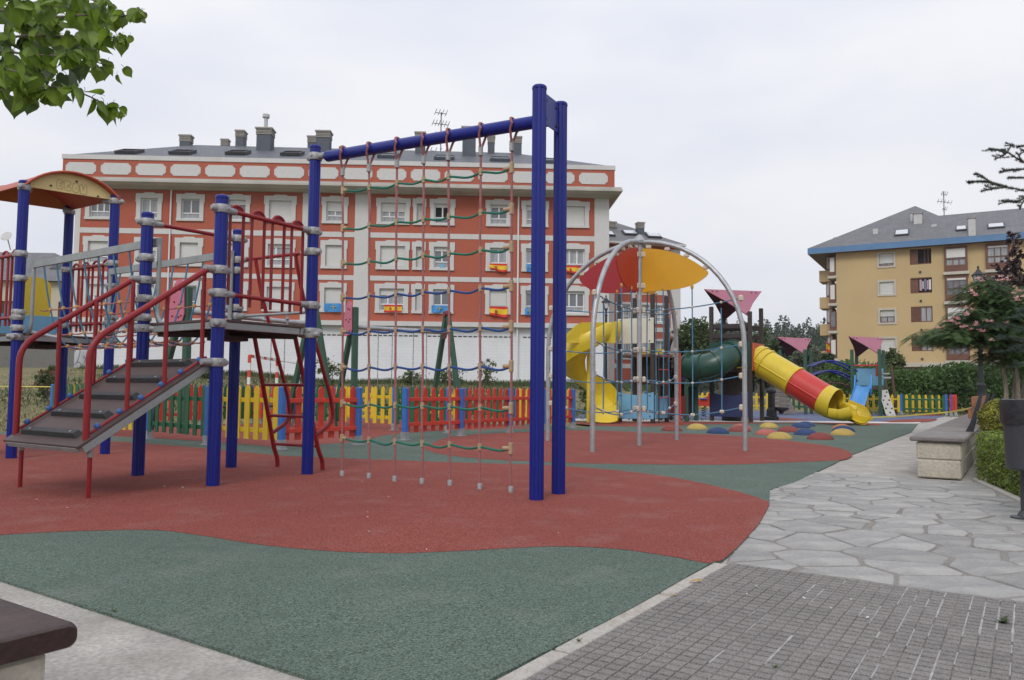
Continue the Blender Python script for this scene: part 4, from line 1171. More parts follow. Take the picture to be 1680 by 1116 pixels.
# ---- rope bridge
BZ = 2.48
ba, bb = (P[7], P[8]), (P[5], P[6])
def bpt(t, side, z): return lerp(ba[side], bb[side], t)+UP*z
bd = (P[5]-P[7]).normalized()
inw = (P[6]-P[5]).normalized()
bridge = MB()
L5 = (P[5]-P[7]).length
rA = P[7]+bd*.13+inw*.10; rB = P[5]+bd*.10+inw*.10
bridge.box((rA+rB)/2+UP*BZ, ((rB-rA).length,.04,.085), (bd, V((-bd.y,bd.x,0)), UP))
bo = bridge.build('bridge_rail', M['grey_beam'], cfm, 0)
rA2 = P[8]+bd*.13-inw*.10; rB2 = P[6]+bd*.05-inw*.10
MB().box((rA2+rB2)/2+UP*BZ, ((rB2-rA2).length,.04,.085), ((rB2-rA2).normalized(), V((-bd.y,bd.x,0)), UP)).build('bridge_rail', M['grey_beam'], cfm, 0)
for k, rr, sg in ((7,rA,1),(8,rA2,1),(5,rB,-1),(6,rB2,-1)):   # bent end frames
    s_ = bd*(.02*sg)
    MB().tube(fillet([rr+s_+UP*(BZ-.03), rr+s_+UP*1.66, rr+s_-bd*(.16*sg)+UP*1.55], .14), .024, 10).build('end_frame', M['grey_beam'], bo)
    for z in (2.30,1.86,1.66): clamp(k, z, P[k]+bd*sg)
NS = 8; cross = []
for i in range(NS):
    t = .10+.80*i/(NS-1)
    A_ = lerp(rA, rB, t); B_ = lerp(rA2, rB2, t)
    ln = (B_-A_).length; dx_ = (B_-A_).normalized(); mid_ = (A_+B_)/2
    pts = []
    for j in range(17):
        f = j/16; x_ = (f-.5)
        z_ = BZ-.05-(1-(abs(x_)*2)**2.6)*1.02
        pts.append(mid_+dx_*(ln*(.5*math.copysign(abs(2*x_)**.8, x_)))+UP*z_)
    cross.append(pts)
    MB().tube(smoothpath(pts, 2), .0105, 7).build('bridge_rope', M['rope_lblue'], bo)
for j in (2,4,6,8,10,12,14):
    path = []
    eA = cross[0][j]-bd*.28; eB = cross[-1][j]+bd*.24
    nodes = [eA]+[c[j] for c in cross]+[eB]
    for i in range(len(nodes)-1):
        a, b = nodes[i], nodes[i+1]
        for k in range(4): path.append(lerp(a,b,k/4)+UP*(-.012*math.sin(math.pi*k/4)))
    path.append(nodes[-1])
    MB().tube(path, .0095, 6).build('bridge_rope', M['rope_pink'], bo)
    for c in cross:
        MB().cbox(c[j], (.05,.032,.042), .008, (bd, V((-bd.y,bd.x,0)), UP)).build('connector', M['conn_y'], bo, 0)
MB().tube([P[7]+bd*.05+inw*.12+UP*1.62, P[7]+bd*.75+inw*.2+UP*1.52], .02, 8).build('edge_bar', M['galv'], bo)

# ---- canopy tower
plat2 = platform((10,7,8,9), Z1)
barrier(10, 7, 2.62, 1.80, 4, disc=False)
barrier(9, 8, 2.62, 1.80, 4, disc=False)
clamp(7, 1.55, P[8])
x_ = (P[9]-P[10]).normalized()
yy = lerp(P[10],P[9],.62)
yp_ = [yy+x_*(-.22)+UP*1.66, yy+x_*.22+UP*1.66, yy+x_*.22+UP*2.35]+[yy+UP*2.35+x_*(.22*math.cos(t))+UP*(.13*math.sin(t)) for t in [math.pi*j/8 for j in range(1,8)]]+[yy+x_*-.22+UP*2.35]
pn = MB().prism(yp_, fa*.02).build('play_panel', M['yellow_pl'], cfm, 30)
MB().cbox(lerp(P[10],P[9],.5)+fa*.05+UP*1.78, (.022,1.0,.28), .004, (fa,x_,UP)).build('kick_panel', M['sky_panel'], pn, 0)
# barrel canopy
CZ = 3.50
def can(u, ang, inset_=0.):
    """u along the barrel from the near end (0) to the far end (1)"""
    W_ = (P[8]-P[7]).length; c_ = (P[7]+P[8])/2; dW = (P[8]-P[7]).normalized()
    rr = .74; hw = W_/2+.02; cz_ = CZ+.02-math.sqrt(rr*rr-hw*hw)
    am = math.asin(hw/rr); a_ = -am+2*am*ang
    return c_+dW*((rr-inset_)*math.sin(a_))+UP*(cz_+(rr-inset_)*math.cos(a_))-fa*(u*1.36-.07)
NA = 14
cv = MB()
for th in (0,.012):
    pass
g0 = [[can(u/4, j/NA) for j in range(NA+1)] for u in range(5)]
g1 = [[can(u/4, j/NA, .014) for j in range(NA+1)] for u in range(5)]
vs_ = [p for r_ in g0 for p in r_]+[p for r_ in g1 for p in r_]; n1 = NA+1; off = 5*n1
fs_ = []
for u in range(4):
    for j in range(NA):
        a = u*n1+j
        fs_ += [(a,a+1,a+1+n1,a+n1), (off+a,off+a+n1,off+a+1+n1,off+a+1)]
for u in range(4): fs_ += [(u*n1, (u+1)*n1, off+(u+1)*n1, off+u*n1), (u*n1+NA, off+u*n1+NA, off+(u+1)*n1+NA, (u+1)*n1+NA)]
for j in range(NA): fs_ += [(j, off+j, off+j+1, j+1), (4*n1+j, 4*n1+j+1, off+4*n1+j+1, off+4*n1+j)]
canopy = MB().add(vs_, fs_).build('canopy', M['orange_shell'], cfm, 50)
for u, mm, sg in ((.055,M['cream'],1),(.945,M['orange_panel'],-1)):
    poly = [can(u, j/NA, .016) for j in range(NA+1)]
    ep = MB().prism(poly, -fa*.018).build('end_panel', mm, canopy, 20)
    MB().tube([can(u-.06*sg, j/NA, .004) for j in range(NA+1)], .016, 8).build('rim', M['orange_shell'], canopy)
    if sg == 1:
        for aa in (.25,.55,.84):
            q = can(u, aa, .16 if aa != .55 else .10)+fa*.004
            MB().lathe([(.014,0),(.014,.006),(.004,.009)], q, 8, (x_,UP,fa)).build('bolt', M['iron'], ep)
        # scratched bubble lettering
        dW = (P[8]-P[7]).normalized(); base = can(u,.5,.235)+fa*.003
        def wr(x, z): return base+dW*x+UP*z
        letters = [[(-.19,.0),(-.19,.13),(-.12,.13),(-.12,.10),(-.16,.09),(-.13,.07),(-.16,.04),(-.12,.03),(-.12,0),(-.19,0)],
                   [(-.09,.0),(-.10,.13),(-.02,.13),(-.02,.09),(-.05,.07),(-.01,.04),(-.02,-.01),(-.09,0)],
                   [(.02,-.01),(.01,.06),(.04,.13),(.09,.12),(.10,.05),(.08,-.02),(.02,-.01)],
                   [(.12,-.02),(.11,.10),(.14,.12),(.16,.03),(.17,.11),(.20,.11),(.20,-.02),(.12,-.02)], [(-.07,.03),(-.05,.04),(-.06,.06)], [(.05,.02),(.07,.08)]]
        gm = MB()
        for l_ in letters: gm.tube(smoothpath([wr(a*.9-.0,b*.85) for a,b in l_], 3), .0038, 5)
        gm.build('scratched_writing', M['scratch'], ep)
for k in (7,8,9,10): clamp(k, CZ-.01, lerp(P[7],P[9],.5))
# dark chute leaving the canopy tower to the left
ch_m = MB(); c0_ = lerp(P[10],P[7],.35)+UP*1.55
ch_m.box(lerp(P[7],P[10],.6)-fb*1.25+UP*.86, (.62,2.6,.05), (fa, V((-fb.x*.86,-fb.y*.86,-.5)).normalized(), (fa.cross(V((-fb.x*.86,-fb.y*.86,-.5)).normalized())).normalized()))
for sg in (-1,1): ch_m.box(lerp(P[7],P[10],.6)-fb*1.25+fa*(.31*sg)+UP*.94, (.04,2.6,.22), (fa, V((-fb.x*.86,-fb.y*.86,-.5)).normalized(), (fa.cross(V((-fb.x*.86,-fb.y*.86,-.5)).normalized())).normalized()))
ch_m.build('chute', M['wood_brown'], cfm, 0)

# ---- tall net
PM = (P[1]+P[2])/2
nd = (PM-P[3]); nl = nd.length; nd.normalize(); nn_ = V((-nd.y,nd.x,0))
bz0, bz1 = D(531,261,P[3].y).z, D(868,196,6.95).z
beam0 = P[3]+nd*.17+UP*bz0; beam1 = PM-nd*.02+UP*bz1
beam = MB().lathe([(.001,0),(.050,.004),(.060,.02),(.060,(beam1-beam0).length)], beam0, 20, frame(beam1-beam0)).build('beam', M['blue'], cfm)
clamp(3, bz0+.02, PM)
d12 = (P[2]-P[1]).normalized()
gz = bz1+.04
gus = MB().prism([P[1]+d12*.05+UP*(gz+.16), P[1]+d12*.05+UP*(gz-.12), P[2]-d12*.05+UP*(gz-.12), P[2]-d12*.05+UP*(gz+.16)], nd*.012).build('plate', M['blue'], cfm, 0)
for t, zz in ((.25,.10),(.25,-.07),(.75,.10),(.75,-.07)):
    MB().lathe([(.014,0),(.014,.01),(.006,.014)], lerp(P[1],P[2],t)+UP*(gz+zz)+nd*.012, 8, (d12,UP,nd)).build('bolt', M['iron'], gus)
feet = [G(*q) for q in [(561,781),(605,785),(647,790),(692,794),(738,797),(787,803),(838,808)]]
topx = [(580,250),(619,243),(658,233),(702,222),(747,212),(793,202),(846,190)]
NR = 8
lv_left = [316,377,434,489,545,603,662,719]          # row heights at the left rope, photo rows
lv_right = [277,344,406,470,536,601,670,736]
net = None
cols_ = []
for i in range(7):
    bp = V((feet[i].x, feet[i].y, 0))
    tt = (bp-P[3]).dot(nd)
    s_t = tt*1.0
    bt = beam0+(beam1-beam0)*((s_t-.17)/(nl-.19))
    cols_.append((bp, bt))
def npt(i, z):
    bp, bt = cols_[i]
    t = z/bt.z
    return V((lerp(bp.x,bt.x,min(1,t)), lerp(bp.y,bt.y,min(1,t)), z))
zl_ = [D(566, q, cols_[0][0].y).z for q in lv_left]; zr_ = [D(840, q, cols_[6][0].y).z for q in lv_right]
netroot = MB()
for i in range(7):
    bp, bt = cols_[i]
    top_ = V((bt.x,bt.y,bt.z-.19))
    # loop round the beam and the ferrule
    bdir = (beam1-beam0).normalized(); lx = nn_; ly = bdir.cross(lx).normalized()
    if ly.z < 0: ly = -ly
    lp = [bt+bdir*(.05 if True else 0)*(1-abs(math.sin(a))*1)+lx*(.074*math.cos(a))+ly*(.074*math.sin(a)) for a in [rad(q) for q in range(-40,221,20)]]
    loop = [top_]+lp+[top_]
    lo_ = MB().tube(loop, .012, 7).build('net_rope', M['rope_pink'], cfm)
    if net is None: net = lo_
    MB().tube([top_+UP*.045, top_-UP*.05], .0235, 10).build('ferrule', M['cast'], lo_)
    jig = [npt(i, z)+nn_*rnd.uniform(-.004,.004)+nd*rnd.uniform(-.004,.004) for z in [top_.z-.03]+[lerp(zl_[r],zr_[r],i/6) for r in range(NR)]]
    end = V((bp.x,bp.y,.06))
    MB().tube(smoothpath(jig+[npt(i, .35)+nd*rnd.uniform(-.012,.012), end], 4), .0115, 8).build('net_rope', M['rope_pink'], cfm)
    MB().lathe([(.024,-.01),(.024,.05),(.020,.056),(.001,.056)], V((bp.x,bp.y,0)), 12).build('ground_cup', M['cast'], cfm)
for r in range(NR):
    z = [lerp(zl_[r],zr_[r],i/6) for i in range(7)]
    nodes = [npt(i, z[i]) for i in range(7)]
    path = []
    for i in range(6):
        a, b = nodes[i], nodes[i+1]; sag = rnd.uniform(.022,.036)
        for k in range(8): path.append(lerp(a,b,k/8)-UP*(sag*math.sin(math.pi*k/8)**1.0)+UP*(sag*.25*math.sin(2*math.pi*k/8)))
    path.append(nodes[-1])
    MB().tube(path, .0115, 8).build('net_rope', M['rope_green'] if r in (0,1,2,6,7) else M['rope_blue'], cfm)
    for i in range(7):
        q = nodes[i]; ax_ = (nd, nn_, UP)
        m = MB()
        if i == 6:
            m.cbox(q, (.035,.04,.11), .006, ax_); m.lathe([(.019,0),(.021,.05),(.017,.075)], q-nd*.085, 10, (nn_,UP,nd))
        elif i == 0:
            m.cbox(q, (.034,.04,.085), .006, ax_); m.lathe([(.021,0),(.019,.05)], q+nd*.012, 10, (nn_,UP,nd))
        else:
            m.ball(q, .023, 8); m.lathe([(.019,-.032),(.021,0),(.019,.032)], q, 8)
        m.build('connector', M['conn'], cfm)

# ------------------------------------------------------------------ climbing dome of grey arches with sail panels and nets
DC = G(1049,731)
legs = [G(972,743), G(1219,740), G(1109,722.5), G(898.5,723.5)]
RADD = sum((q-DC).length for q in legs)/4
dang = [math.atan2((q-DC).y,(q-DC).x) for q in legs]
a_off = sum(((dang[i]-(-math.pi/2-.53+i*math.pi/2)+math.pi) % (2*math.pi))-math.pi for i in range(4))/4
DTOP = D(1050,398,DC.y).z
dome = thing('climbing_dome', DC, 'grey steel climbing dome with red and amber sail panels and rope nets', 'climbing dome')
DSTR = DTOP-RADD*1.0
ropeM = M['rope_lblue']
armdir = []
for i in range(4):
    a = -math.pi/2-.53+i*math.pi/2+a_off
    d = V((math.cos(a), math.sin(a), 0)); armdir.append(d)
    zs_ = DTOP-1.82
    pts = [DC+d*RADD+UP*-.03, DC+d*RADD+UP*.9, DC+d*RADD+UP*zs_]+[DC+d*(RADD*math.cos(t))+UP*(zs_+1.82*math.sin(t)) for t in [math.pi/2*j/14 for j in range(1,14)]]+[DC+d*.03+UP*DTOP]
    o = MB().tube(pts, .040, 12).build('arch', M['galv'], dome)
    MB().tube([DC+d*RADD+UP*1.30, DC+d*RADD+UP*1.345], .044, 12).build('pipe_joint', M['cast'], o)
cp_ = MB().tube([DC-UP*.03, DC+UP*(DTOP+.02)], .042, 12).lathe([(.09,0),(.10,.05),(.075,.10),(.03,.15),(.001,.16)], DC+UP*(DTOP-.02), 14).build('centre_pole', M['galv'], dome)
def archz(r): 
    return (DTOP-1.82)+1.82*math.sqrt(max(0,1-(r/RADD)**2))
fin_m = [M['fin_red'], M['fin_yel'], M['fin_yel'], M['fin_dred']]
fin_r = [.95, 1.20, 1.0, 1.14]
levels = [2.30, 1.62, 1.12, .62]
for i, d in enumerate(armdir):
    s = V((-d.y,d.x,0)); FR = fin_r[i]
    zb = DTOP-.86
    up_ = [(r, archz(r)-.115) for r in [.06+(FR-.06)*j/10 for j in range(11)]]
    tipz = archz(FR)-.16
    low = [(FR*q, zb+(tipz-.02-zb)*q**5) for q in (.97,.93,.88,.82,.75,.66,.55,.4,.2)]+[(.06, zb-.01)]
    poly = [DC+d*r+UP*z for r, z in up_+[(FR*1.01, tipz)]+low]
    fin = MB().prism([p-s*.008 for p in poly], s*.016).build('sail_panel', fin_m[i], dome, 0)
    for r in [FR*q for q in (.14,.42,.70,.97)]:
        MB().cbox(DC+d*r+UP*(archz(r)-.085), (.10,.04,.07), .018, (d,s,UP)).build('clip', M['conn_w'], fin, 0)
    for z in (DTOP-.22, zb+.10): MB().cbox(DC+d*.07+UP*z, (.09,.05,.10), .018, (d,s,UP)).build('clip', M['conn_w'], fin, 0)
    rv = [q for q in (FR*.36, FR*.78) ]+([1.45] if FR > 1.2 else [1.42])
    # horizontal ropes
    for li, z in enumerate(levels):
        A_ = DC+d*.05+UP*z; B_ = DC+d*(RADD-.05)+UP*(z+.06*(1 if li else 2))
        sag = .05+.02*li
        MB().tube([lerp(A_,B_,k/10)-UP*(sag*math.sin(math.pi*k/10)) for k in range(11)], .0100, 7).build('net_rope', ropeM, dome)
        MB().cbox(B_, (.08,.06,.10), .02, (d,s,UP)).build('connector', M['conn_w'], dome, 0)
        MB().cbox(DC+d*.085+UP*z, (.06,.05,.10), .018, (d,s,UP)).build('connector', M['conn_w'], dome, 0)
    for r in rv:
        zt = zb+.02 if r < FR*.9 else levels[0]-.02
        q = DC+d*r; b_ = levels[3]-.06
        MB().tube([q+UP*zt, q+UP*(zt+b_)/2+s*.012, q+UP*b_], .0105, 7).build('net_rope', ropeM, dome)
        for li, z in enumerate(levels):
            if z > zt+.05: continue
            f = (r-.05)/(RADD-.1); zz = z+.06*f*(1 if li else 2)-(.05+.02*li)*math.sin(math.pi*f)
            MB().cbox(q+UP*zz, (.045,.04,.045) if li < 3 else (.075,.04,.055), .014, (d,s,UP)).build('connector', M['conn_w'], dome, 0)
        if zt > levels[0]: MB().cbox(q+UP*(zt+.01), (.05,.04,.07), .015, (d,s,UP)).build('connector', M['conn_y'], dome, 0)

# ------------------------------------------------------------------ half-dome stepping mounds on the green rubber
hb = {'red': mat('mound_red', (.21,.050,.042), .92, .12, 8, .25, 160, .5, 160), 'yellow': mat('mound_yellow', (.42,.30,.085), .92, .12, 8, .25, 160, .5, 160),
      'blue': mat('mound_blue', (.028,.052,.135), .92, .15, 8, .25, 160, .5, 160), 'coral': mat('mound_coral', (.37,.115,.09), .92, .12, 8, .25, 160, .5, 160), 'orange': mat('mound_orange', (.43,.17,.045), .92, .12, 8, .25, 160, .5, 160)}
md = {}
for k, m_ in hb.items():
    md[k] = MB().lathe([(.252,-.01),(.252,.008),(.237,.036),(.198,.074),(.138,.107),(.07,.126),(.001,.132)], n=24).mesh('mound', m_, 60)
mounds = [('red',1102,707,'brick red rubber mound nearest the grey back leg of the climbing dome'),('yellow',1143.7,704,'yellow rubber mound between two dome legs, left of the blue one'),
 ('blue',1177.8,711,'dark blue rubber mound just left of the front right dome leg'),('coral',1216,704.5,'coral rubber mound half hidden behind the front right dome leg'),
 ('red',1213,708,'brick red rubber mound right behind the front right dome leg'),('yellow',1261.5,701.5,'yellow rubber mound close to the drinking fountain'),
 ('coral',1258,713.5,'wide coral rubber mound right of the front right dome leg'),('red',1294,708.6,'brick red rubber mound in the middle of the right hand group'),
 ('yellow',1279,719.6,'yellow rubber mound nearest the camera beside the red oval'),('blue',1313,702,'small dark blue rubber mound behind the red ones, left of a twin'),
 ('blue',1322,699.5,'farthest dark blue rubber mound below the red tube slide'),('blue',1322,713.5,'dark blue rubber mound in front, between two brick red ones'),
 ('red',1346,720.7,'brick red rubber mound nearest the camera at the right'),('yellow',1382.7,713.5,'yellow rubber mound in front of its blue neighbour at the far right'),
 ('blue',1384,707.5,'dark blue rubber mound squeezed between two yellow ones at the far right'),('orange',1381.6,704.5,'orange rubber mound at the foot of the yellow chute')]
for c_, U, W, lab in mounds:
    o = inst('rubber_mound', md[c_], G(U, W)+UP*.004, None, rz=rnd.uniform(0,6), sc=rnd.uniform(.96,1.04))
    tag(o, lab, 'rubber mound', 'rubber mounds on the green surface')

# ------------------------------------------------------------------ play tower with tube slide and spiral slide
def square_post(mb, p, w, h, ax): return mb.cbox(V((p.x,p.y,p.z+h/2)), (w,w,h), .012, ax)
def saddle_roof(parent, hi0, hi1, lo0, lo1):
    """two triangular boards meeting along the ridge hi0-hi1"""
    for a, b, c, mm, nm in ((hi0,hi1,lo0,M['pink_roof'],'roof_board'),(hi1,hi0,lo1,M['pink_roof'],'roof_board')):
        n = (b-a).cross(c-a).normalized()
        if n.z < 0: n = -n
        mid_ = (a+b)/2
        poly = [a, lerp(a,c,.5)+(mid_-lerp(a,c,.5))*.06, c, lerp(b,c,.5)+(mid_-lerp(b,c,.5))*.06, b]
        o = MB().prism(poly, n*.022).build(nm, mm, parent, 0)
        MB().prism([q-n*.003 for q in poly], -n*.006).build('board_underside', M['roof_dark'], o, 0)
        for q in (lerp(a,b,.12),lerp(a,b,.2),lerp(a,b,.8),lerp(a,b,.88),lerp(c,mid_,.14)):
            MB().ball(q+(c-mid_).normalized()*.10+n*.022, .028, 8).build('bolt', M['iron'], o)
def panel(name, a, b, z0, z1, m, parent, th=.02, dip=0.):
    d = (b-a); d.z = 0; n = V((-d.y,d.x,0)).normalized()
    poly = [a+UP*z0, b+UP*z0, b+UP*z1]
    if dip: poly += [lerp(b,a,j/8)+UP*(z1-dip*math.sin(math.pi*j/8)) for j in range(1,8)]
    poly += [a+UP*z1]
    return MB().prism([V(p)-n*(th/2) for p in poly], n*th).build(name, m, parent, 0)
tx = (AX, BX, UP)
tw = thing('slide_tower', V((5.5,23.3,0)), 'dark timber play tower with green tunnel, yellow spiral slide and yellow red tube slide', 'play tower')
qc = V((3.98,22.05,0)); SA = 1.02
qa, qd, qb = qc-AX*SA, qc+BX*SA, qc-AX*SA+BX*SA
for q in (qa,qb,qc,qd): square_post(MB(), q, .11, 3.7, tx).build('post', M['wood_dark'], tw, 0)
pz = 1.95
MB().cbox((qa+qd)/2+UP*(pz-.04), (SA+.05,SA+.05,.08), .008, tx).build('platform', M['wood_brown'], tw, 0)
o = panel('side_panel', qa-BX*.07+AX*-.06, qc-BX*.07+AX*.06, 2.26, 2.98, M['ivory'], tw)
for u_ in (.06,.94):
    for z in (2.32,2.92): MB().ball(lerp(qa,qc,u_)-BX*.085+UP*z, .022, 8).build('bolt', M['navy'], o)
o = panel('side_panel', qa-BX*.07+AX*-.06, qc-BX*.07+AX*.06, .12, .88, M['sky_panel'], tw, dip=.09)
for u_ in (.05,.95):
    for z in (.2,.78): MB().ball(lerp(qa,qc,u_)-BX*.085+UP*z, .022, 8).build('bolt', M['navy'], o)
panel('side_panel', qc+AX*.07, qd+AX*.07, .14, .80, M['sky_panel'], tw, dip=.06)
panel('side_panel', qb+BX*.07, qd+BX*.07, 1.95, 2.15, M['yellow_pl'], tw)
# red rung ladder on the right side of the first tower
lad = MB().tube([qc+AX*.12+BX*.15, qc+AX*.12+BX*.15+UP*2.0], .018, 8).tube([qc+AX*.12+BX*.85, qc+AX*.12+BX*.85+UP*2.0], .018, 8).build('ladder', M['wood_dark'], tw)
for z in (.32,.72,1.12,1.52,1.92): MB().tube([qc+AX*.12+BX*.15+UP*z, qc+AX*.12+BX*.85+UP*z], .016, 8).build('rung', M['f_red'], lad)
fpole = G(1116,699); MB().tube([V((fpole.x,fpole.y,-.02)), V((fpole.x,fpole.y,1.2)), V((fpole.x,fpole.y,1.92))], .024, 10).build('fire_pole', M['f_red'], tw)
# low stage and stair between the towers
se, sf = V((5.30,23.7,0)), V((5.75,24.35,0))
sx = [se, sf, se-AX*.85, sf-AX*.85]
for q in sx[:2]: square_post(MB(), q, .11, 2.15, tx).build('post', M['wood_green'], tw, 0)
for q in sx[2:]: square_post(MB(), q, .11, 1.2, tx).build('post', M['wood_dark'], tw, 0)
MB().cbox((sx[0]+sx[3])/2+UP*1.16, (.9,.85,.08), .008, tx).build('platform', M['wood_brown'], tw, 0)
panel('side_panel', sx[2]-BX*.07, sx[0]-BX*.07, .15, .78, M['maroon'], tw, dip=.07)
panel('side_panel', sx[2]-BX*.07, sx[0]-BX*.07, 1.25, 1.75, M['navy'], tw)
panel('side_panel', se+AX*.06, sf+AX*.06, 1.05, 2.1, M['wood_green'], tw, .04)
panel('side_panel', sx[3]+BX*.07, sx[1]+BX*.07, .15, 2.0, M['wood_dark'], tw)  # this run of dark backing panels is added so the open inside reads dark
panel('side_panel', qd+BX*.12, sx[2]+BX*.5, 1.15, 1.95, M['wood_dark'], tw)
panel('side_panel', qb+BX*.03, qd+BX*.03, 1.1, 1.9, M['wood_dark'], tw)
panel('side_panel', sx[2]-AX*.02, sx[3]-AX*.02, .15, 1.6, M['navy'], tw)
panel('side_panel', V((6.22,24.3,0))+BX*1.1, V((6.22,24.3,0))+BX*1.1+AX*1.0, .9, 1.55, M['wood_dark'], tw)
st0, st1 = qd+AX*.0+UP*2.5, sx[2]+UP*1.9
for dz in (0,-.55,-.85):
    for off_ in (V((0,0,0)), BX*.7):
        a_, b_ = st0+off_*.6+UP*dz, st1+off_*.6+UP*dz
        dd = (b_-a_).normalized(); MB().cbox((a_+b_)/2, ((b_-a_).length,.06,.11), .008, (dd, V((-dd.y,dd.x,0)).normalized(), dd.cross(V((-dd.y,dd.x,0)).normalized()))).build('stair_rail', M['wood_brown'], tw, 0)
for i in range(5):
    q = lerp(qd+UP*1.85, sx[2]+UP*1.25, (i+.5)/5)+BX*.25
    MB().cbox(q, (.24,.7,.04), .006, tx).build('step', M['wood_dark'], tw, 0)
# second tower
qg = V((6.22,24.3,0)); SB = 1.2
qi, qh, qj = qg+AX*SB, qg+BX*SB, qg+AX*SB+BX*SB
for q in (qg,qh,qi,qj): square_post(MB(), q, .115, 3.55 if q is not qi else 3.35, tx).build('post', M['wood_dark'], tw, 0)
p2 = 1.62
MB().cbox((qg+qj)/2+UP*(p2-.05), (SB+.08,SB+.08,.12), .008, tx).build('platform', M['wood_brown'], tw, 0)
saddle_roof(tw, qg-AX*.22-BX*.02+UP*4.10, qj+AX*.02+BX*-.0+UP*4.08, qi-AX*.07+UP*3.22, qh+UP*3.2)
for z in (2.92,2.62):
    for a_, b_ in ((qg,qi),(qh,qj),(qg,qh)):
        dd = (b_-a_).normalized(); MB().cbox((a_+b_)/2+UP*z, ((b_-a_).length-.1,.05,.14), .008, (dd,V((-dd.y,dd.x,0)),UP)).build('guard_rail', M['wood_dark'], tw, 0)
panel('side_panel', qg-BX*.07, qi-BX*.07, .14, .88, M['navy'], tw, dip=.09)
panel('side_panel', qg-BX*.07-AX*.05, qi-BX*.07+AX*.02, 1.66, 2.42, M['green_pl'], tw, .03)
panel('side_panel', qg+BX*.05, qh, 1.6, 2.3, M['wood_dark'], tw, .03)
panel('side_panel', qi+AX*.075+BX*.0, qj+AX*.075, 1.55, 2.40, M['orange'], tw, .03)
panel('side_panel', qh+BX*.07, qj+BX*.07, 1.62, 2.35, M['yellow_pl'], tw)
MB().tube([lerp(qg,qj,.45)-AX*.1, lerp(qg,qj,.45)-AX*.1+UP*1.5], .30, 16).build('post', M['wood_dark'], tw)
ar_ = [qi+UP*.9+BX*.06]+[lerp(qi,qj,t)+UP*(1.5-.5*(2*t-1)**4) for t in (.06,.15,.3,.5,.7,.85,.94)]+[qj+UP*.9-BX*.06]
MB().tube(smoothpath(ar_,3), .05, 8).build('arch_brace', M['wood_dark'], tw)
def tubepipe(pts, r, th, n=20):
    """open thick-walled pipe"""
    m = MB(); pts = [V(p) for p in pts]; px = None; rings = []
    for i, p in enumerate(pts):
        t = (pts[min(i+1,len(pts)-1)]-pts[max(i-1,0)]).normalized()
        if px is None: x, _y, _ = frame(t); y = t.cross(x)
        else: x = (px-t*px.dot(t)).normalized(); y = t.cross(x)
        px = x; rings.append((p,x,y))
    for rr in (r, r-th):
        for p, x, y in rings:
            for k in range(n): m.v.append(p+(x*math.cos(2*math.pi*k/n)+y*math.sin(2*math.pi*k/n))*rr)
    N_ = len(pts); o_ = N_*n
    for i in range(N_-1):
        for k in range(n):
            a, b, c, d = i*n+k, i*n+(k+1)%n, (i+1)*n+(k+1)%n, (i+1)*n+k
            m.f += [(a,b,c,d), (o_+d,o_+c,o_+b,o_+a)]
    for i in (0, N_-1):
        for k in range(n):
            a, b = i*n+k, i*n+(k+1)%n; m.f.append((a,b,o_+b,o_+a))
    m.m = [0]*len(m.f); return m
def flange(p, d, r, parent, m):
    x, y, _ = frame(d)
    return MB().lathe([(r-.01,-.03),(r+.035,-.03),(r+.035,.03),(r-.01,.03)], p, 22, (x,y,d.normalized())).build('flange', m, parent)
# green crawl tunnel
tun = smoothpath([V((5.32,23.95,1.62)), V((5.75,23.55,1.62)), V((6.15,23.38,1.74)), V((6.55,23.55,2.0)), V((6.8,24.0,2.08))], 6)
to = tubepipe(tun, .40, .02).build('crawl_tunnel', M['green_pl'], tw, 40)
for i in (1,6,12,18,23): flange(tun[i], tun[min(i+1,24)]-tun[i-1], .40, to, M['green_pl'])
MB().tube([q+V((-.02,-.25,-.33)) for q in tun], .018, 6).build('seam', M['green_pl'], to)
# yellow and red tube slide
S0 = lerp(qi,qj,.25)+AX*.09+UP*1.98
S3 = D(1352,655,22.55)
S0 = D(1240,588,24.1); 
t_dir = (S3-S0)
t_y = [S0, lerp(S0,S3,.12), lerp(S0,S3,.30), lerp(S0,S3,.585)]
t_r = [lerp(S0,S3,.585), lerp(S0,S3,.8), S3]
yo = tubepipe(smoothpath(t_y,3), .445, .02).build('tube_slide', M['yellow_pl'], tw, 40)
tag(tubepipe(t_r, .44, .02).build('tube_section', M['red_pl'], yo, 40), 'red middle section of the tube slide')
flange(lerp(S0,S3,.585), t_dir, .44, yo, M['yellow_pl']); flange(lerp(S0,S3,.07), t_dir, .445, yo, M['yellow_pl']); flange(lerp(S0,S3,.16), t_dir, .445, yo, M['yellow_pl'])
x0_, y0_, _ = frame(t_dir)
side = x0_*(.445) if (x0_.y < 0) else -x0_*.445
for u0, u1, mm in ((.0,.57,'yellow_pl'),(.6,1.0,'red_pl')): MB().tube([lerp(S0,S3,u0)+side, lerp(S0,S3,u1)+side], .022, 6).build('seam', M[mm], yo)
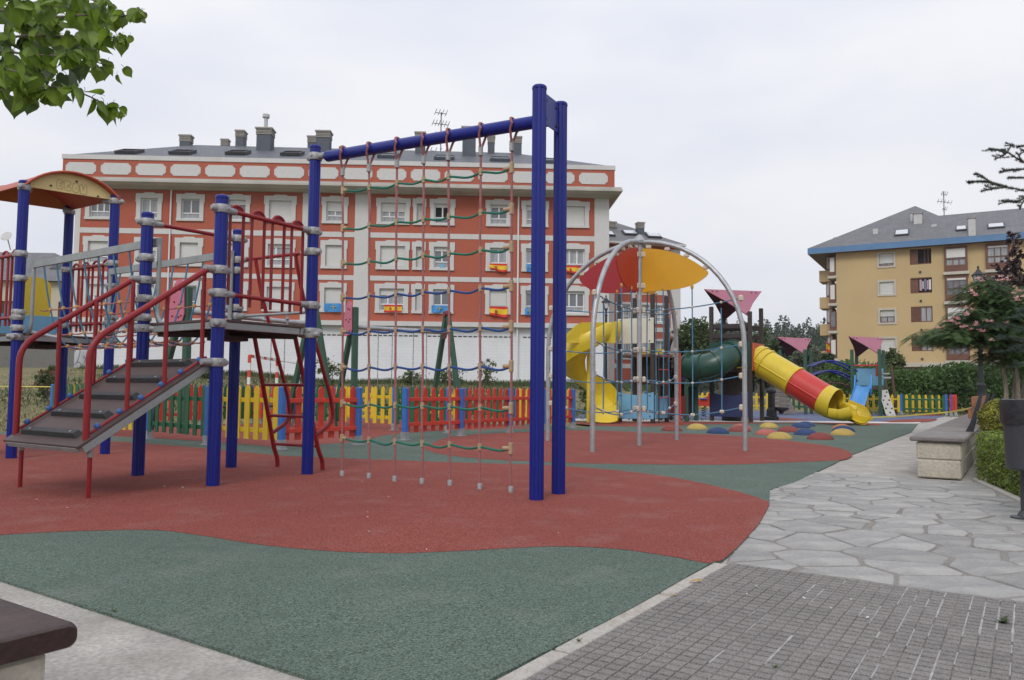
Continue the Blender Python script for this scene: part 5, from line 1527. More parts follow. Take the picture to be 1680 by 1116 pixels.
# flared exit: closed elbow, then an open chute to the ground
e1 = S3+t_dir.normalized()*.05; e2 = S3+t_dir.normalized()*.42+UP*.05
hd = V((t_dir.x,t_dir.y,0)).normalized()
tubepipe([S3, S3+t_dir.normalized()*.2+UP*.01, S3+t_dir.normalized()*.38+UP*.05], .455, .02).build('tube_mouth', M['yellow_pl'], yo, 40)
cend = G(1395,696); 
hs_ = V((hd.y,-hd.x,0))
cp = smoothpath([e2-UP*.02+UP*0, e2+hd*.28-UP*.10, lerp(e2, V((cend.x,cend.y,.33)), .8)-UP*.02, V((cend.x,cend.y,.26))+hd*.05, V((cend.x,cend.y,.05))+hd*.16], 5)
def chute(pts, side_v, w_, wall, m, parent, name, ups=None, th=.025):
    sec = [(-w_,wall),(-w_*.96,wall*.35),(-w_*.72,.04),(-w_*.3,0),(w_*.3,0),(w_*.72,.04),(w_*.96,wall*.35),(w_,wall)]
    sec = sec+[(a*1.0+(.03 if a > 0 else -.03), b-.03) for a, b in sec[::-1]]
    fr_ = []
    for i, p in enumerate(pts):
        t = (V(pts[min(i+1,len(pts)-1)])-V(pts[max(i-1,0)])).normalized()
        s_ = side_v[i] if isinstance(side_v, list) else side_v
        s_ = (s_-t*s_.dot(t)).normalized(); u_ = t.cross(s_)
        if u_.z < -.01 or (ups is not None and u_.dot(ups) < 0): u_ = -u_
        fr_.append((s_, u_))
    return MB().sweep(pts, sec, fr_, caps=True).build(name, m, parent, 50)
low_pts = [q-UP*.40 if i < 4 else q-UP*max(0,.40-.05*(i-3)) for i, q in enumerate(cp)]
low_pts = smoothpath([e2-UP*.38-hd*.1, e2-UP*.41+hd*.2, e2-UP*.38+hd*.42, V((cend.x,cend.y,.34))+hd*-.05, V((cend.x,cend.y,.25))+hd*.12, V((cend.x,cend.y,.03))+hd*.22], 4)
chute(low_pts, hs_, .36, .30, M['yellow_pl'], yo, 'chute', UP)
# yellow spiral slide
SC = V((2.20,22.35,0)); sp_pts = []; sp_side = []
NSP = 44
for i in range(NSP+1):
    t = i/NSP
    th = rad(-40-318*t)
    r = .44
    c = V((math.cos(th), math.sin(th), 0))
    z = 1.95*(1-t)**1.0+.42
    sp_pts.append(SC+c*r+UP*z); sp_side.append(c)
sp_pts = [qa+V((-.02,.35,2.42))]+sp_pts[2:]
sp_side = [V((.35,-.94,0))]+sp_side[2:]
m = MB(); sec = [(.34,.52),(.33,.25),(.27,.06),(.10,0),(-.12,0),(-.27,.06),(-.30,.20),(-.31,.30)]
sec = sec+[(a+(.03 if a > 0 else -.03), b-.035) for a, b in sec[::-1]]
m.sweep(sp_pts, sec, [(s_, UP) for s_ in sp_side])
so = m.build('spiral_slide', M['yellow_pl'], tw, 50)
hood = [D(924,563,21.46), D(1009,563,21.95), D(1009,529,21.95), D(955,529,21.6), D(944,534,21.54), D(924,554,21.46)]
MB().prism(hood, V((.03,.05,0))).build('slide_hood', M['yellow_pl'], so, 0)
ex = sp_pts[-1]
exd = (sp_pts[-1]-sp_pts[-3]); exd.z = 0; exd.normalize()
exs = V((exd.y,-exd.x,0))
exl = V((exd.x-.25, exd.y, 0)).normalized()
chute([ex-exd*.05, ex+exd*.15-UP*.06, ex+exl*.35-UP*.15, ex+exl*.6-UP*.21, ex+exl*.75-UP*.33, ex+exl*.80-UP*.39], V((exl.y,-exl.x,0)), .36, .26, M['yellow_pl'], so, 'slide_exit', UP)
MB().tube([SC+UP*-.02, SC+UP*2.3], .055, 12).build('slide_column', M['yellow_pl'], so)

# ------------------------------------------------------------------ small play houses behind, joined by an arched bridge
ph = thing('small_playhouse', D(1360,680,31.5)*1.0, 'far green playhouse set with two pink roofs, blue arched bridge and blue slide', 'playhouse')
WL[ph.name] = V((ph.location.x, ph.location.y, 0)); ph.location.z = 0
def hut(cx, cy, s):
    g_ = V((cx,cy,0)); qs = [g_, g_+AX*s, g_+AX*s+BX*s, g_+BX*s]
    for q in qs: square_post(MB(), q, .12, 2.65, tx).build('post', M['wood_green'], ph, 0)
    MB().cbox((qs[0]+qs[2])/2+UP*1.1, (s+.06,s+.06,.1), .008, tx).build('platform', M['wood_brown'], ph, 0)
    saddle_roof(ph, qs[0]-AX*.12+UP*3.18, qs[2]+AX*.03+UP*3.14, qs[1]+UP*2.42, qs[3]+UP*2.36)
    return qs
h1 = hut(D(1280,600,32.5).x, 32.5, 1.0)
h2 = hut(D(1398,600,31.7).x, 31.7, 1.02)
A_, B_ = (h1[1]+h1[2])/2, (h2[0]+h2[3])/2
bw = V((-(B_-A_).y,(B_-A_).x,0)).normalized()
for sg in (-1,1):
    for zb_, hh in ((1.95,.32),(1.55,.32)):
        pts = [lerp(A_,B_,t/12)+bw*(.4*sg)+UP*(zb_+hh*math.sin(math.pi*t/12)-.18*t/12) for t in range(13)]
        MB().tube(pts, .035, 8).build('bridge_rail', M['blue'], ph)
dk = []
for t in range(11):
    u_ = (t+.5)/11; q = lerp(A_,B_,u_)+UP*(1.08+.22*math.sin(math.pi*u_))
    MB().cbox(q, ((B_-A_).length/11-.02,.8,.05), .006, ((B_-A_).normalized(),bw,UP)).build('bridge_plank', M['wood_brown'], ph, 0)
panel('side_panel', h2[3]-BX*.06, h2[2]-BX*.06, 1.2, 1.9, M['sky_panel'], ph)
MB().tube([h2[0]+UP*2.0, h2[1]+UP*2.0], .03, 8).build('cross_bar', M['f_red'], ph)
# blue slide from the second hut
sl0 = lerp(h2[0],h2[1],.42)-BX*.05+UP*1.14; sl1 = G(1403,685.5)
sld = V((sl1.x-sl0.x, sl1.y-sl0.y, 0)).normalized(); sls = V((sld.y,-sld.x,0))
spts = smoothpath([sl0, sl0+sld*.25-UP*.06, lerp(sl0, sl1+UP*.2, .85), sl1+UP*.16-sld*.25, sl1+UP*.10, sl1+UP*.02+sld*.06], 4)
sb = chute(spts, sls, .26, .17, M['blue_pl'], ph, 'slide', UP)
for sg in (-1,1):
    MB().prism([sl0+sls*(.28*sg)+UP*.0, sl0+sls*(.28*sg)+UP*.48, sl0+sls*(.28*sg)+sld*.14+UP*.46, sl0+sls*(.28*sg)+sld*.5-UP*.08, sl0+sls*(.28*sg)+sld*.4-UP*.35], sls*(.04*sg)).build('slide_side', M['blue_pl'], sb, 0)
# pale climbing board with holes
cb0, cb1 = lerp(h2[1],h2[2],.3)+AX*.06+UP*1.02, G(1462,683)
cbd = (cb1-cb0).normalized(); cbs = V((cbd.y,-cbd.x,0)).normalized(); cbn = cbs.cross(cbd).normalized()
if cbn.z < 0: cbn = -cbn
cb = MB().cbox((cb0+cb1)/2, (.36,(cb1-cb0).length,.03), .005, (cbs,cbd,cbn)).build('climbing_board', M['grey_board'], ph, 0)
for i in range(6):
    for j in (-1,0,1):
        if (i+j) % 2: MB().lathe([(.035,0),(.035,.022),(.02,.03)], lerp(cb0,cb1,(i+.6)/6.4)+cbs*(j*.11)+cbn*.012, 8, (cbs,cbd,cbn)).build('hold', M['wood_dark'], cb)
# red play seat hanging on the right post
rs_ = D(1443,612,31.2)
MB().prism([D(1440,597,31.2), D(1444,597,31.2), D(1448,615,31.2), D(1446,617.5,31.2), D(1440,617.5,31.2)], V((.05,.3,0))).build('side_flap', M['f_red'], ph, 0)
MB().cbox(D(1451,613.5,31.3), (.30,.3,.05), .01).cbox(D(1452,620,31.3), (.35,.3,.07), .01).build('ledge', M['galv'], ph, 0)
for U, W0, W1 in ((1452,603,690),(1462,600,688)):
    a_ = D(U,W0,33.5); b_ = D(U+ (8 if U == 1462 else 4),W1-24,33.5); MB().tube([a_, V((b_.x,b_.y,0))], .06, 8).build('prop_post', M['wood_brown'], ph)
# boarded climbing ramp behind the drinking fountain
w0, w1 = D(1272,645,30.8), D(1302,645,30.8)
wb = thing('boarded_ramp', V((w0.x+.4,30.9,0)), 'weathered brown boarded climbing ramp behind the drinking fountain', 'ramp')
for i in range(6):
    z = .12+i*.165; sh_ = .09*i
    MB().cbox(V((lerp(w0.x,w1.x,.5)-.02*i, 30.9+sh_, z)), (.98-.11*i*.6,.05,.15), .01).build('plank', M['bench_slab'], wb, 0)
for sg in (-.42,.42): MB().cbox(V((lerp(w0.x,w1.x,.5)+sg*.8,31.25,.55)), (.07,.07,1.15), .008, (V((1,0,0)), V((0,.9,.45)).normalized(), V((0,-.45,.9)).normalized())).build('brace', M['wood_green'], wb, 0)
# spring rider between the towers
sp0 = G(1155,684)
rd = thing('spring_rider', sp0, 'small red and blue spring rider seen between the tower posts', 'spring rider')
hx_ = [sp0+V((.09*math.cos(t*1.1),.09*math.sin(t*1.1),.02+.35*t/24)) for t in range(25)]
MB().tube(hx_, .016, 6).build('spring', M['iron'], rd)
MB().prism([sp0+V((-.32,-.02,.38)), sp0+V((.34,-.02,.38)), sp0+V((.40,-.02,.8)), sp0+V((.26,-.02,1.0)), sp0+V((.12,-.02,.72)), sp0+V((-.18,-.02,.62)), sp0+V((-.34,-.02,.86))], V((0,.04,0))).build('body', M['f_red'], rd, 0)
MB().cbox(sp0+V((-.02,0,.64)), (.24,.2,.04), .01).build('seat', M['f_blue'], rd, 0)
MB().tube([sp0+V((.2,-.2,.86)), sp0+V((.2,.2,.86))], .02, 8).build('handle', M['f_yellow'], rd)

# ------------------------------------------------------------------ picket fences
def picket_mesh(m, h, w=.104):
    t = .02; pk = .055
    return MB().prism([V((-w/2,-t/2,0)), V((w/2,-t/2,0)), V((w/2,-t/2,h-pk)), V((w*.12,-t/2,h)), V((-w*.12,-t/2,h)), V((-w/2,-t/2,h-pk))], (0,t,0)).mesh('picket', m, 0)
FM = {'g': M['f_green'], 'y': M['f_yellow'], 'r': M['f_red']}
PKM = {(c, h): picket_mesh(FM[c], h) for c in 'gyr' for h in (.82,.74)}
def fence_post(parent, p, h, col_='f_blue'):
    o = MB().cbox(V((p.x,p.y,h/2+.06)), (.095,.095,h-.12), .012, (AX,BX,UP)).build('post', M[col_], parent, 0)
    f = MB().box(V((p.x,p.y,.075)), (.105,.105,.15), (AX,BX,UP)).box(V((p.x,p.y,.008)), (.17,.17,.014), (AX,BX,UP))
    for sg in (-1,1): f.ball(V((p.x,p.y,.11))+BX*(sg*.054), .012, 6)
    f.build('post_shoe', M['galv'], o, 0)
    return o
def fence_panel(parent, a, b, c, n, h=.93, side=1, gap=.135, ph_=.82):
    d = (b-a); L = d.length; d.normalize(); nn = V((-d.y,d.x,0))*side
    rl = MB()
    for z in (h-.20, gap+.14): rl.cbox((a+b)/2+UP*z, (L-.06,.032,.07), .004, (d,V((-d.y,d.x,0)),UP))
    o = rl.build('fence_panel', FM[c], parent, 0)
    rz = math.atan2(d.y, d.x)
    for i in range(n):
        t = .10+(L-.20)*(i/(n-1))
        inst('picket', PKM[(c,ph_)], a+d*t+nn*-.028+UP*(gap+rnd.uniform(-.006,.006)), o, rz+rnd.uniform(-.01,.01)*1.0)
    return o
fe = [G(*q) for q in [(461,738),(587,730),(664,722.6),(756,715.5),(836,709.7)]]
F6 = G(940,702.6); fe += [lerp(fe[4],F6,.5), F6]
left = [fe[0], G(340,730), G(243,720), G(243,720)-AX*1.66, G(243,720)-AX*3.32]
fen = thing('picket_fence', fe[0], 'low picket fence of red, yellow and green panels on blue posts round the swings', 'fence')
for p in fe: fence_post(fen, p, .94)
for p in left[1:]: fence_post(fen, p, .94)
for a, b, c, n in ((fe[0],fe[1],'r',7),(fe[2],fe[3],'r',7),(fe[3],fe[4],'r',8),(fe[4],fe[5],'r',6),(fe[5],fe[6],'r',6)): fence_panel(fen, a, b, c, n, side=-1)
for a, b, c, n in ((left[1],left[0],'y',8),(left[2],left[1],'g',8),(left[3],left[2],'y',8),(left[4],left[3],'g',8)): fence_panel(fen, a, b, c, n)
# far side along the same direction and the return on the left
far_ = [F6]+[F6-AX*(1.62*i) for i in range(1,6)]
for p in far_[1:]: fence_post(fen, p, .94)
for i, c in enumerate('ygygy'): fence_panel(fen, far_[i+1], far_[i], c, 7)
lft = [left[4]+BX*(1.7*i) for i in range(0,5)]
for p in lft[1:]: fence_post(fen, p, .94)
for i, c in enumerate('yrgy'): fence_panel(fen, lft[i], lft[i+1], c, 7)
# dividing fence inside the swing area
dv = thing('dividing_fence', G(647,706), 'yellow and green picket fence standing across the swing area behind the red panels', 'fence')
dp_ = [G(647,706)+AX*1.5, G(647,706)+AX*.14, G(647,706), G(647,706)-AX*1.6, G(647,706)-AX*3.2, G(647,706)-AX*4.8]
for p in (dp_[0],dp_[2],dp_[3],dp_[4],dp_[5]): fence_post(dv, p, .94)
for a, b, c, n in ((dp_[2],dp_[0],'g',7),(dp_[3],dp_[2],'y',7),(dp_[4],dp_[3],'g',7),(dp_[5],dp_[4],'r',7)): fence_panel(dv, a, b, c, n)
# far fence of the small playground
ff = thing('far_picket_fence', G(1555,682), 'far picket fence of yellow and green panels in front of the cypress hedge', 'fence')
f0_ = G(1553,682.0)
fpts = [f0_-AX*(1.66*i) for i in range(0,9)]
for i, p in enumerate(fpts): fence_post(ff, p, .86)
for i, c in enumerate('gyygygyg'): fence_panel(ff, fpts[i+1], fpts[i], c, 7, .84, ph_=.74, gap=.10)
fence_panel(ff, fpts[1]+BX*.9, fpts[0]+BX*.9, 'y', 7, .84, ph_=.74, gap=.10)
fence_post(ff, fpts[0]+AX*.16+BX*.1, .86, 'f_violet'); fence_post(ff, fpts[0]+AX*.32+BX*.2, .86, 'f_red')
fpts2 = [fpts[0]+AX*.1+BX*(1.6*i) for i in range(0,3)]
for i in range(2): fence_panel(ff, fpts2[i], fpts2[i+1], 'r', 7, .84, ph_=.74, gap=.10)

# ------------------------------------------------------------------ swings
def swing(name, Lp, Rp, label):
    r_ = thing(name, Lp, label, 'swing')
    d = (Rp-Lp).normalized(); s = V((d.y,-d.x,0)); ztop = 2.9; zb = 2.42
    def beam_(a, b, w_, nm='leg', m=M['wood_green']):
        x, y, z = frame(b-a, d); return MB().cbox((a+b)/2, (w_,w_,(b-a).length), .012, (x,y,z)).build(nm, m, r_, 0)
    beam_(Lp+s*.16, Lp+s*.12+UP*ztop, .13); beam_(Lp-s*.95, Lp-s*.02+UP*(ztop-.35), .12)
    pl = [(-.17,.55),(-.205,.45),(-.20,.22),(-.16,.0),(-.10,-.07),(.0,-.10),(.16,-.08),(.22,.0),(.24,.15)]
    po = [(-.26,-.42),(-.31,-.30),(-.22,.15),(-.14,.34),(-.04,.43),(.08,.42),(.15,.34),(.18,-.28),(.13,-.40)]
    q = Lp+s*-.03-d*.085+UP*(ztop-.28)
    pn_ = MB().prism([q+s*x*1.0+UP*z for x, z in po], -d*.022).build('end_panel', M['pink'], r_, 0)
    for x, z in ((-.02,.25),(.06,.22),(-.12,-.02),(.02,-.08),(.10,-.02),(-.17,-.3),(-.06,-.33),(.03,-.33),(.10,-.3)): MB().ball(q+s*x+UP*z-d*.025, .022, 8).build('bolt', M['maroon'], pn_)
    beam_(Rp+s*.78, Rp+s*.06+UP*(ztop-.05), .12); beam_(Rp-s*.78, Rp-s*.06+UP*(ztop-.05), .12)
    MB().lathe([(.10,-.02),(.10,.02)], Rp+UP*(zb-.08)-d*.08, 14, (s,UP,d)).build('end_disc', M['maroon'], r_, 0)
    MB().lathe([(.07,-.1),(.11,0),(.07,.1)], Rp+UP*(ztop+.02), 10, (s,UP,d)).build('top_cap', M['maroon'], r_)
    MB().tube([Lp+UP*zb, Rp+UP*zb], .055, 12).build('crossbar', M['galv'], r_)
    L = (Rp-Lp).length
    for f in (.33,.70):
        c = lerp(Lp,Rp,f)
        for o_ in (-.2,.2):
            ch_ = MB()
            for i in range(24):
                z0 = zb-.05-i*.0775
                ch_.tube([c+d*o_+UP*z0, c+d*o_+UP*(z0-.08)], .0085 if i % 2 else .011, 5)
            ch_.build('chain', M['chain'], r_)
        MB().cbox(c+UP*.5, (.5,.2,.05), .012, (d,s,UP)).build('seat', M['black_rubber'], r_, 0)
swing('swing_set', V((-6.55,15.5,0)), V((-4.75,18.55,0)), 'green timber swing with pink end panel seen below the rope bridge')
swing('swing_set', V((-3.93,19.2,0)), V((-1.75,20.9,0)), 'green timber swing with pink end panel seen through the tall rope net')

# ------------------------------------------------------------------ striped goal on the grass
gl = thing('football_goal', D(432,628,30), 'red and white striped goal frame on the grass before the white wall', 'goal')
gz0 = terrain_z(-9.5,30)
def stripe(a, b, n, start=0):
    for i in range(n): MB().box((lerp(a,b,i/n)+lerp(a,b,(i+1)/n))/2, (.10,.10,(b-a).length/n) if abs((b-a).z) > .5 else ((b-a).length/n,.10,.10), None if abs((b-a).z) > .5 else frame_x(a,b)).build('goal_stripe', M['striped_red'] if (i+start) % 2 == 0 else M['striped_white'], gl, 0)
def frame_x(a, b):
    d = (b-a).normalized(); s = V((-d.y,d.x,0)).normalized(); return (d, s, d.cross(s))
g0_ = D(409.5,584,29); g1_ = D(455,591,32); g2_ = D(491,597,33)
stripe(V((g0_.x,g0_.y,g0_.z)), V((g0_.x,g0_.y,.2)), 7); stripe(V((g1_.x,g1_.y,g1_.z)), V((g1_.x,g1_.y,.3)), 7)
stripe(g0_, g1_, 9)
MB().tube([g1_, g2_, V((g2_.x,g2_.y,.4))], .035, 8).build('goal_stay', M['striped_white'], gl)

# ------------------------------------------------------------------ street lamps
def lamp(p, h, label):
    r_ = thing('street_lamp', p, label, 'street lamp'); k_ = .47
    MB().lathe([(.16,-.02),(.16,.12),(.13,.16),(.125,.55),(.15,.60),(.15,.64),(.11,.70),(.085,1.05),(.10,1.10),(.10,1.15),(.062,1.2),(.042,h-.62),(.06,h-.60),(.04,h-.56),(.036,h-.44),(.06,h-.39),(.06,h-.36)], p, 12).build('pole', M['iron'], r_)
    a = MB()
    for k in range(4):
        an = math.pi/4+k*math.pi/2; d = V((math.cos(an),math.sin(an),0))
        a.tube([p+d*(.15*k_)+UP*(h-.77*k_), p+d*(.30*k_)+UP*(h-.32*k_)], .011, 5)
    a.build('lantern_frame', M['iron'], r_)
    MB().lathe([(.14*k_,h-.76*k_),(.29*k_,h-.33*k_)], p, 4, (V((.707,.707,0)), V((-.707,.707,0)), UP)).build('lantern_glass', M['lamp_glass'], r_, 0)
    MB().lathe([(.34*k_,h-.33*k_),(.35*k_,h-.29*k_),(.28*k_,h-.22*k_),(.14*k_,h-.10*k_),(.10*k_,h-.02*k_),(.05*k_,h),(.02,h+.03),(.03,h+.06),(.001,h+.12)], p, 8).build('lantern_cap', M['iron'], r_)
l1p = D(994,650,26.5); lamp(V((l1p.x,26.5,0)), 4.05, 'dark lantern street lamp behind the yellow spiral slide')
l2p = D(1609,600,20.0); lamp(V((l2p.x,20.0,0)), 4.12, 'dark lantern street lamp rising behind the flowering mimosa tree')

# ------------------------------------------------------------------ drinking fountain
fo = G(1266,689.5)
df = thing('drinking_fountain', fo, 'dark cast iron drinking fountain pillar behind the rubber mounds', 'fountain')
MB().lathe([(.24,0),(.24,.10),(.17,.14),(.16,.34),(.12,.40),(.115,.86),(.16,.90),(.16,.96),(.12,1.0),(.05,1.06),(.001,1.12)], fo, 8).build('pillar', M['iron'], df, 20)
MB().lathe([(.05,.20),(.08,.28),(.20,.33),(.24,.40),(.22,.42),(.18,.37),(.001,.34)], fo+V((.30,-.05,0)), 16).build('basin', M['iron'], df)
MB().tube([fo+V((.08,0,.62)), fo+V((.22,-.03,.62)), fo+V((.24,-.03,.58))], .018, 6).build('tap', M['cast'], df)

# ------------------------------------------------------------------ right bench on a stone wall, near bench, litter bin
bA, bB = V((4.47,8.80,0)), V((12.0,20.4,0))
bl = (bB-bA).length; bw_ = .50; bs0 = (bB-bA).normalized(); bt0 = V((bs0.y,-bs0.x,0))
BA_ = (bt0,bs0,UP)
be = thing('long_bench', bA+bt0*.25, 'long grey stone bench with dark seat slabs beside the box hedge', 'bench')
n = 9
for i in range(n):
    c = bA+bt0*.27+bs0*(bl*(i+.5)/n)
    MB().cbox(c+UP*.430, (.55,bl/n-.008,.054), .014, BA_).build('seat_slab', M['bench_slab'], be, 30)
for i in range(n*2):
    for k, (z, h) in enumerate(((.10,.20),(.30,.19))):
        c = bA+bt0*.275+bs0*(.05+(bl-.1)*(i+.5)/(n*2))
        MB().cbox(c+UP*z, (.43+.01*((i+k)%2),(bl-.1)/(n*2)-.012,h), .014, BA_).build('stone_block', M['bench_stone'], be, 0)
MB().box(bA+bt0*.275+bs0*(bl/2)+UP*.2, (.39,bl-.14,.39), BA_).build('mortar_core', M['mortar'], be, 0)
bt_start, bt_end = 1.5, 7.4
for j, z in enumerate((.665,.825)):
    off_ = .46+.045*j
    MB().cbox(bA+bt0*off_+bs0*((bt_start+bt_end)/2+.55)+UP*z, (.035,bt_end-bt_start-1.1,.14), .008, BA_).build('back_slat', M['back_wood'], be, 0)
for s_ in (bt_start+.1,(bt_start+bt_end)/2,bt_end-.1):
    q = bA+bs0*s_+bt0*.49
    MB().prism([q+bt0*-.03+UP*.46, q+bt0*.06+UP*.46, q+bt0*.17+UP*.93, q+bt0*.13+UP*.93, q+bt0*.02+UP*.56], bs0*.03).build('back_support', M['iron'], be, 0)
# near bench, bottom left: its end faces right
nc = G(133,1019,.46); nc = V((nc.x,nc.y,0))
nb = thing('near_bench', nc-AX*.6-BX*.2, 'dark brown bench slab on a stone pedestal at the bottom left corner', 'bench')
m = MB(); L_ = 1.9; Wd = .46; th = .052
sec = []
for (cx_2, cz_2, a0) in ((-Wd/2+.028,.46-.028,180),(-Wd/2+.028,.46-th+.028,270)): pass
r_ = .020; cs = []
for (yx_, zx_, st) in ((Wd/2-r_,.46-r_,0),(-Wd/2+r_,.46-r_,90),(-Wd/2+r_,.46-th+r_,180),(Wd/2-r_,.46-th+r_,270)):
    for k in range(6): cs.append((yx_+r_*math.cos(rad(st+18*k)), zx_+r_*math.sin(rad(st+18*k))))
ctr = nc-BX*(Wd/2)
ends = [(-L_,1),( -.020,1),(-.007,.988),(0,.965)]
ys_ = [ctr+AX*e for e, _ in ends]
vs_ = []
for e, k in ends:
    for y_, z_ in cs: vs_.append(ctr+AX*e+BX*(y_*k)+UP*(.46-th/2+(z_-(.46-th/2))*(.6+.4*k if k == 1 else (.93 if k > .97 else .78))))
nn2 = len(cs); fs_ = []
for i in range(len(ends)-1):
    for k in range(nn2): fs_.append((i*nn2+k,i*nn2+(k+1)%nn2,(i+1)*nn2+(k+1)%nn2,(i+1)*nn2+k))
fs_.append(tuple((len(ends)-1)*nn2+k for k in range(nn2))); fs_.append(tuple(range(nn2-1,-1,-1)))
m.add(vs_, fs_).build('seat_slab', M['bench_brown'], nb, 50)
for i in range(4):
    MB().cbox(ctr-AX*(.26+.45*i+.0)+UP*.2035, (.44,.38,.407), .016, (AX,BX,UP)).build('stone_block', M['bench_stone'], nb, 0)
# litter bin on a post
bp0 = G(1681,849)
bn = thing('litter_bin', bp0, 'dark grey litter bin with black bag on a post at the right edge', 'litter bin')
bc = bp0+V((-.05,-.14,0))
MB().lathe([(.001,.375),(.135,.375),(.147,.39),(.162,.86),(.168,.872),(.168,.885),(.155,.885),(.14,.5),(.001,.45)], bc, 28).build('drum', M['bin'], bn)
bm = MB()
rb = []
for i, z in enumerate((.905,.90,.86,.80,.74,.715)):
    for k in range(40):
        a = 2*math.pi*k/40; rr = (.155,.172,.175,.1735,.1725,.171)[i]+rnd.uniform(-.0015,.002)+.0022*math.sin(k*1.9+i*.5)
        rb.append(bc+V((rr*math.cos(a),rr*math.sin(a),z+rnd.uniform(-.002,.002)*(1 if i in (0,1,2) else 6))))
bm.add(rb, [(i*40+k,i*40+(k+1)%40,(i+1)*40+(k+1)%40,(i+1)*40+k) for i in range(5) for k in range(40)]).build('bin_bag', M['bag'], bn, 60)
MB().tube([bp0+UP*-.01, bp0+UP*.86], .024, 12).build('post', M['bin'], bn)
MB().lathe([(.095,-.012),(.095,.004),(.05,.012),(.03,.05)], bp0, 16).build('base_plate', M['bin'], bn)
MB().box(bp0+UP*.6+V((-.01,-.03,0)), (.06,.06,.28)).build('bracket', M['bin'], bn, 0)
# barrier tape
tp2 = [G(1395,687.5)+UP*.03, D(1470,683.5,29.5), D(1555,676.5,27), D(1597,669,22.5)]
tm2 = MB()
for i in range(len(tp2)-1):
    for k in range(6):
        a_, b_ = lerp(tp2[i],tp2[i+1],k/6), lerp(tp2[i],tp2[i+1],(k+1)/6)
        tm2.box((a_+b_)/2, ((b_-a_).length+.01,.006,.05), frame_x(a_,b_))
tag(tm2.build('barrier_tape', M['tape'], None, 0), 'loose yellow barrier tape stretched low across the grass to the long bench', 'tape')
tag(MB().tube([D(-20,634,24), D(30,634.5,24), D(84,635,24)], .018, 5).build('barrier_tape', M['tape'], None), 'thin pale tape stretched over the dry grass at the left edge', 'tape')

# ------------------------------------------------------------------ flags on the windows
def wp(U, W, out=.16):
    d = ray(U, W); o = V((0,0,CAMZ)); q0 = fp(0,0,out); return o+d*((q0-o).dot(fn)/d.dot(fn))
def flag(kind, u0, v0, u1, v1, droop, label, seed):
    r_ = random.Random(seed)
    a, b, c = wp(u0,v0), wp(u1,v0+(u1-u0)*.012), wp(u0,v1)
    ex_, ez_ = b-a, c-a; nx_, nz_ = 14, 8; m = MB()
    def pt(i, j):
        x, y = i/nx_, j/nz_
        sc_ = 1-droop*(abs(x-.78)*1.15 if droop > 0 else 0)*1.0
        return a+ex_*x+ez_*(y*sc_)+fn*(.03+.045*math.sin(x*9+seed+y*2)*(.3+y))
    m.v = [pt(i,j) for j in range(nz_+1) for i in range(nx_+1)]
    for j in range(nz_):
        for i in range(nx_):
            m.f.append((j*(nx_+1)+i, j*(nx_+1)+i+1, (j+1)*(nx_+1)+i+1, (j+1)*(nx_+1)+i))
            m.m.append(0 if kind == 'a' else (0 if (j < 2 or j >= 6) else 1))
    o = m.build('flag', [M['as_blue']] if kind == 'a' else [M['es_red'], M['es_yellow']], None, 40)
    tag(o, label, 'flag', 'flags hung from the apartment windows')
    cen = lerp(a, b, .5 if kind == 'a' else .36)+ez_*.5+fn*.10; e = MB(); w_ = ex_.normalized(); h_ = ez_.length
    if kind == 'a':
        e.box(cen, (.05,.02,h_*.62), FA); e.box(cen+UP*h_*.08, (h_*.5,.022,.05), FA)
        for sx_ in (-1,1): e.ball(cen+fx*(sx_*h_*.25)+UP*h_*.08, .045, 6)
        e.ball(cen+UP*h_*.31, .045, 6)
        e.build('gold_cross', M['as_gold'], o, 0)
    else:
        e.prism([cen+fx*x*h_+UP*z*h_ for x, z in ((-.12,.12),(.12,.12),(.12,-.06),(.06,-.15),(0,-.18),(-.06,-.15),(-.12,-.06))], fn*.02); e.box(cen+UP*h_*.17, (h_*.16,.03,h_*.06), FA)
        e.build('crest', M['crest'], o, 0)
flag('a',532,498,563,511.5,0,'light blue flag with gold cross under the lowest shutter nearest the tall post',1)
flag('s',630,500,659,512.5,0,'red and yellow striped flag on a wide lowest floor window behind the net',2)
flag('a',708,501,734,513,0,'light blue flag with gold cross in the lowest window above the swing frame',3)
flag('s',803,503,833,521,.3,'red and yellow striped flag hanging below the lowest window left of the white downpipe',4)
flag('a',861,506,877,517,0,'light blue flag half hidden by the tall blue post on the lowest floor',5)
flag('s',803,432.5,832,447,.45,'red and yellow striped flag draped on the middle floor window left of the downpipe',6)
flag('a',864,433.5,880,446,0,'bright blue cloth at a middle floor window half hidden by the blue post',7)
flag('s',926,436,953,450,.4,'red and yellow striped flag on the middle floor beside the climbing dome arch',8)
q = wp(725.5,437,.05)
tag(MB().cbox(q, (.28,.03,.34), .004, FA).build('window_poster', M['sky_panel'], None, 0), 'small blue and white notice in a middle floor window', 'poster')
a_ = D(1362,577,83.3); 
m = MB()
for j in range(6):
    for i in range(6):
        P0_ = lambda i, j: yp(-1.35+1.2*i/6, 6.35-1.0*j/6-.15*math.sin(i), -1.62+.08*math.sin(i*1.3+j))
        m.add([P0_(i,j),P0_(i+1,j),P0_(i+1,j+1),P0_(i,j+1)], [(0,1,2,3)], 0 if j in (0,5,4) else 1)
tag(m.build('flag', [M['es_red'],M['es_yellow']], None, 40), 'red and yellow striped flag on a lowest balcony of the ochre building', 'flag', 'flags hung from the apartment windows')

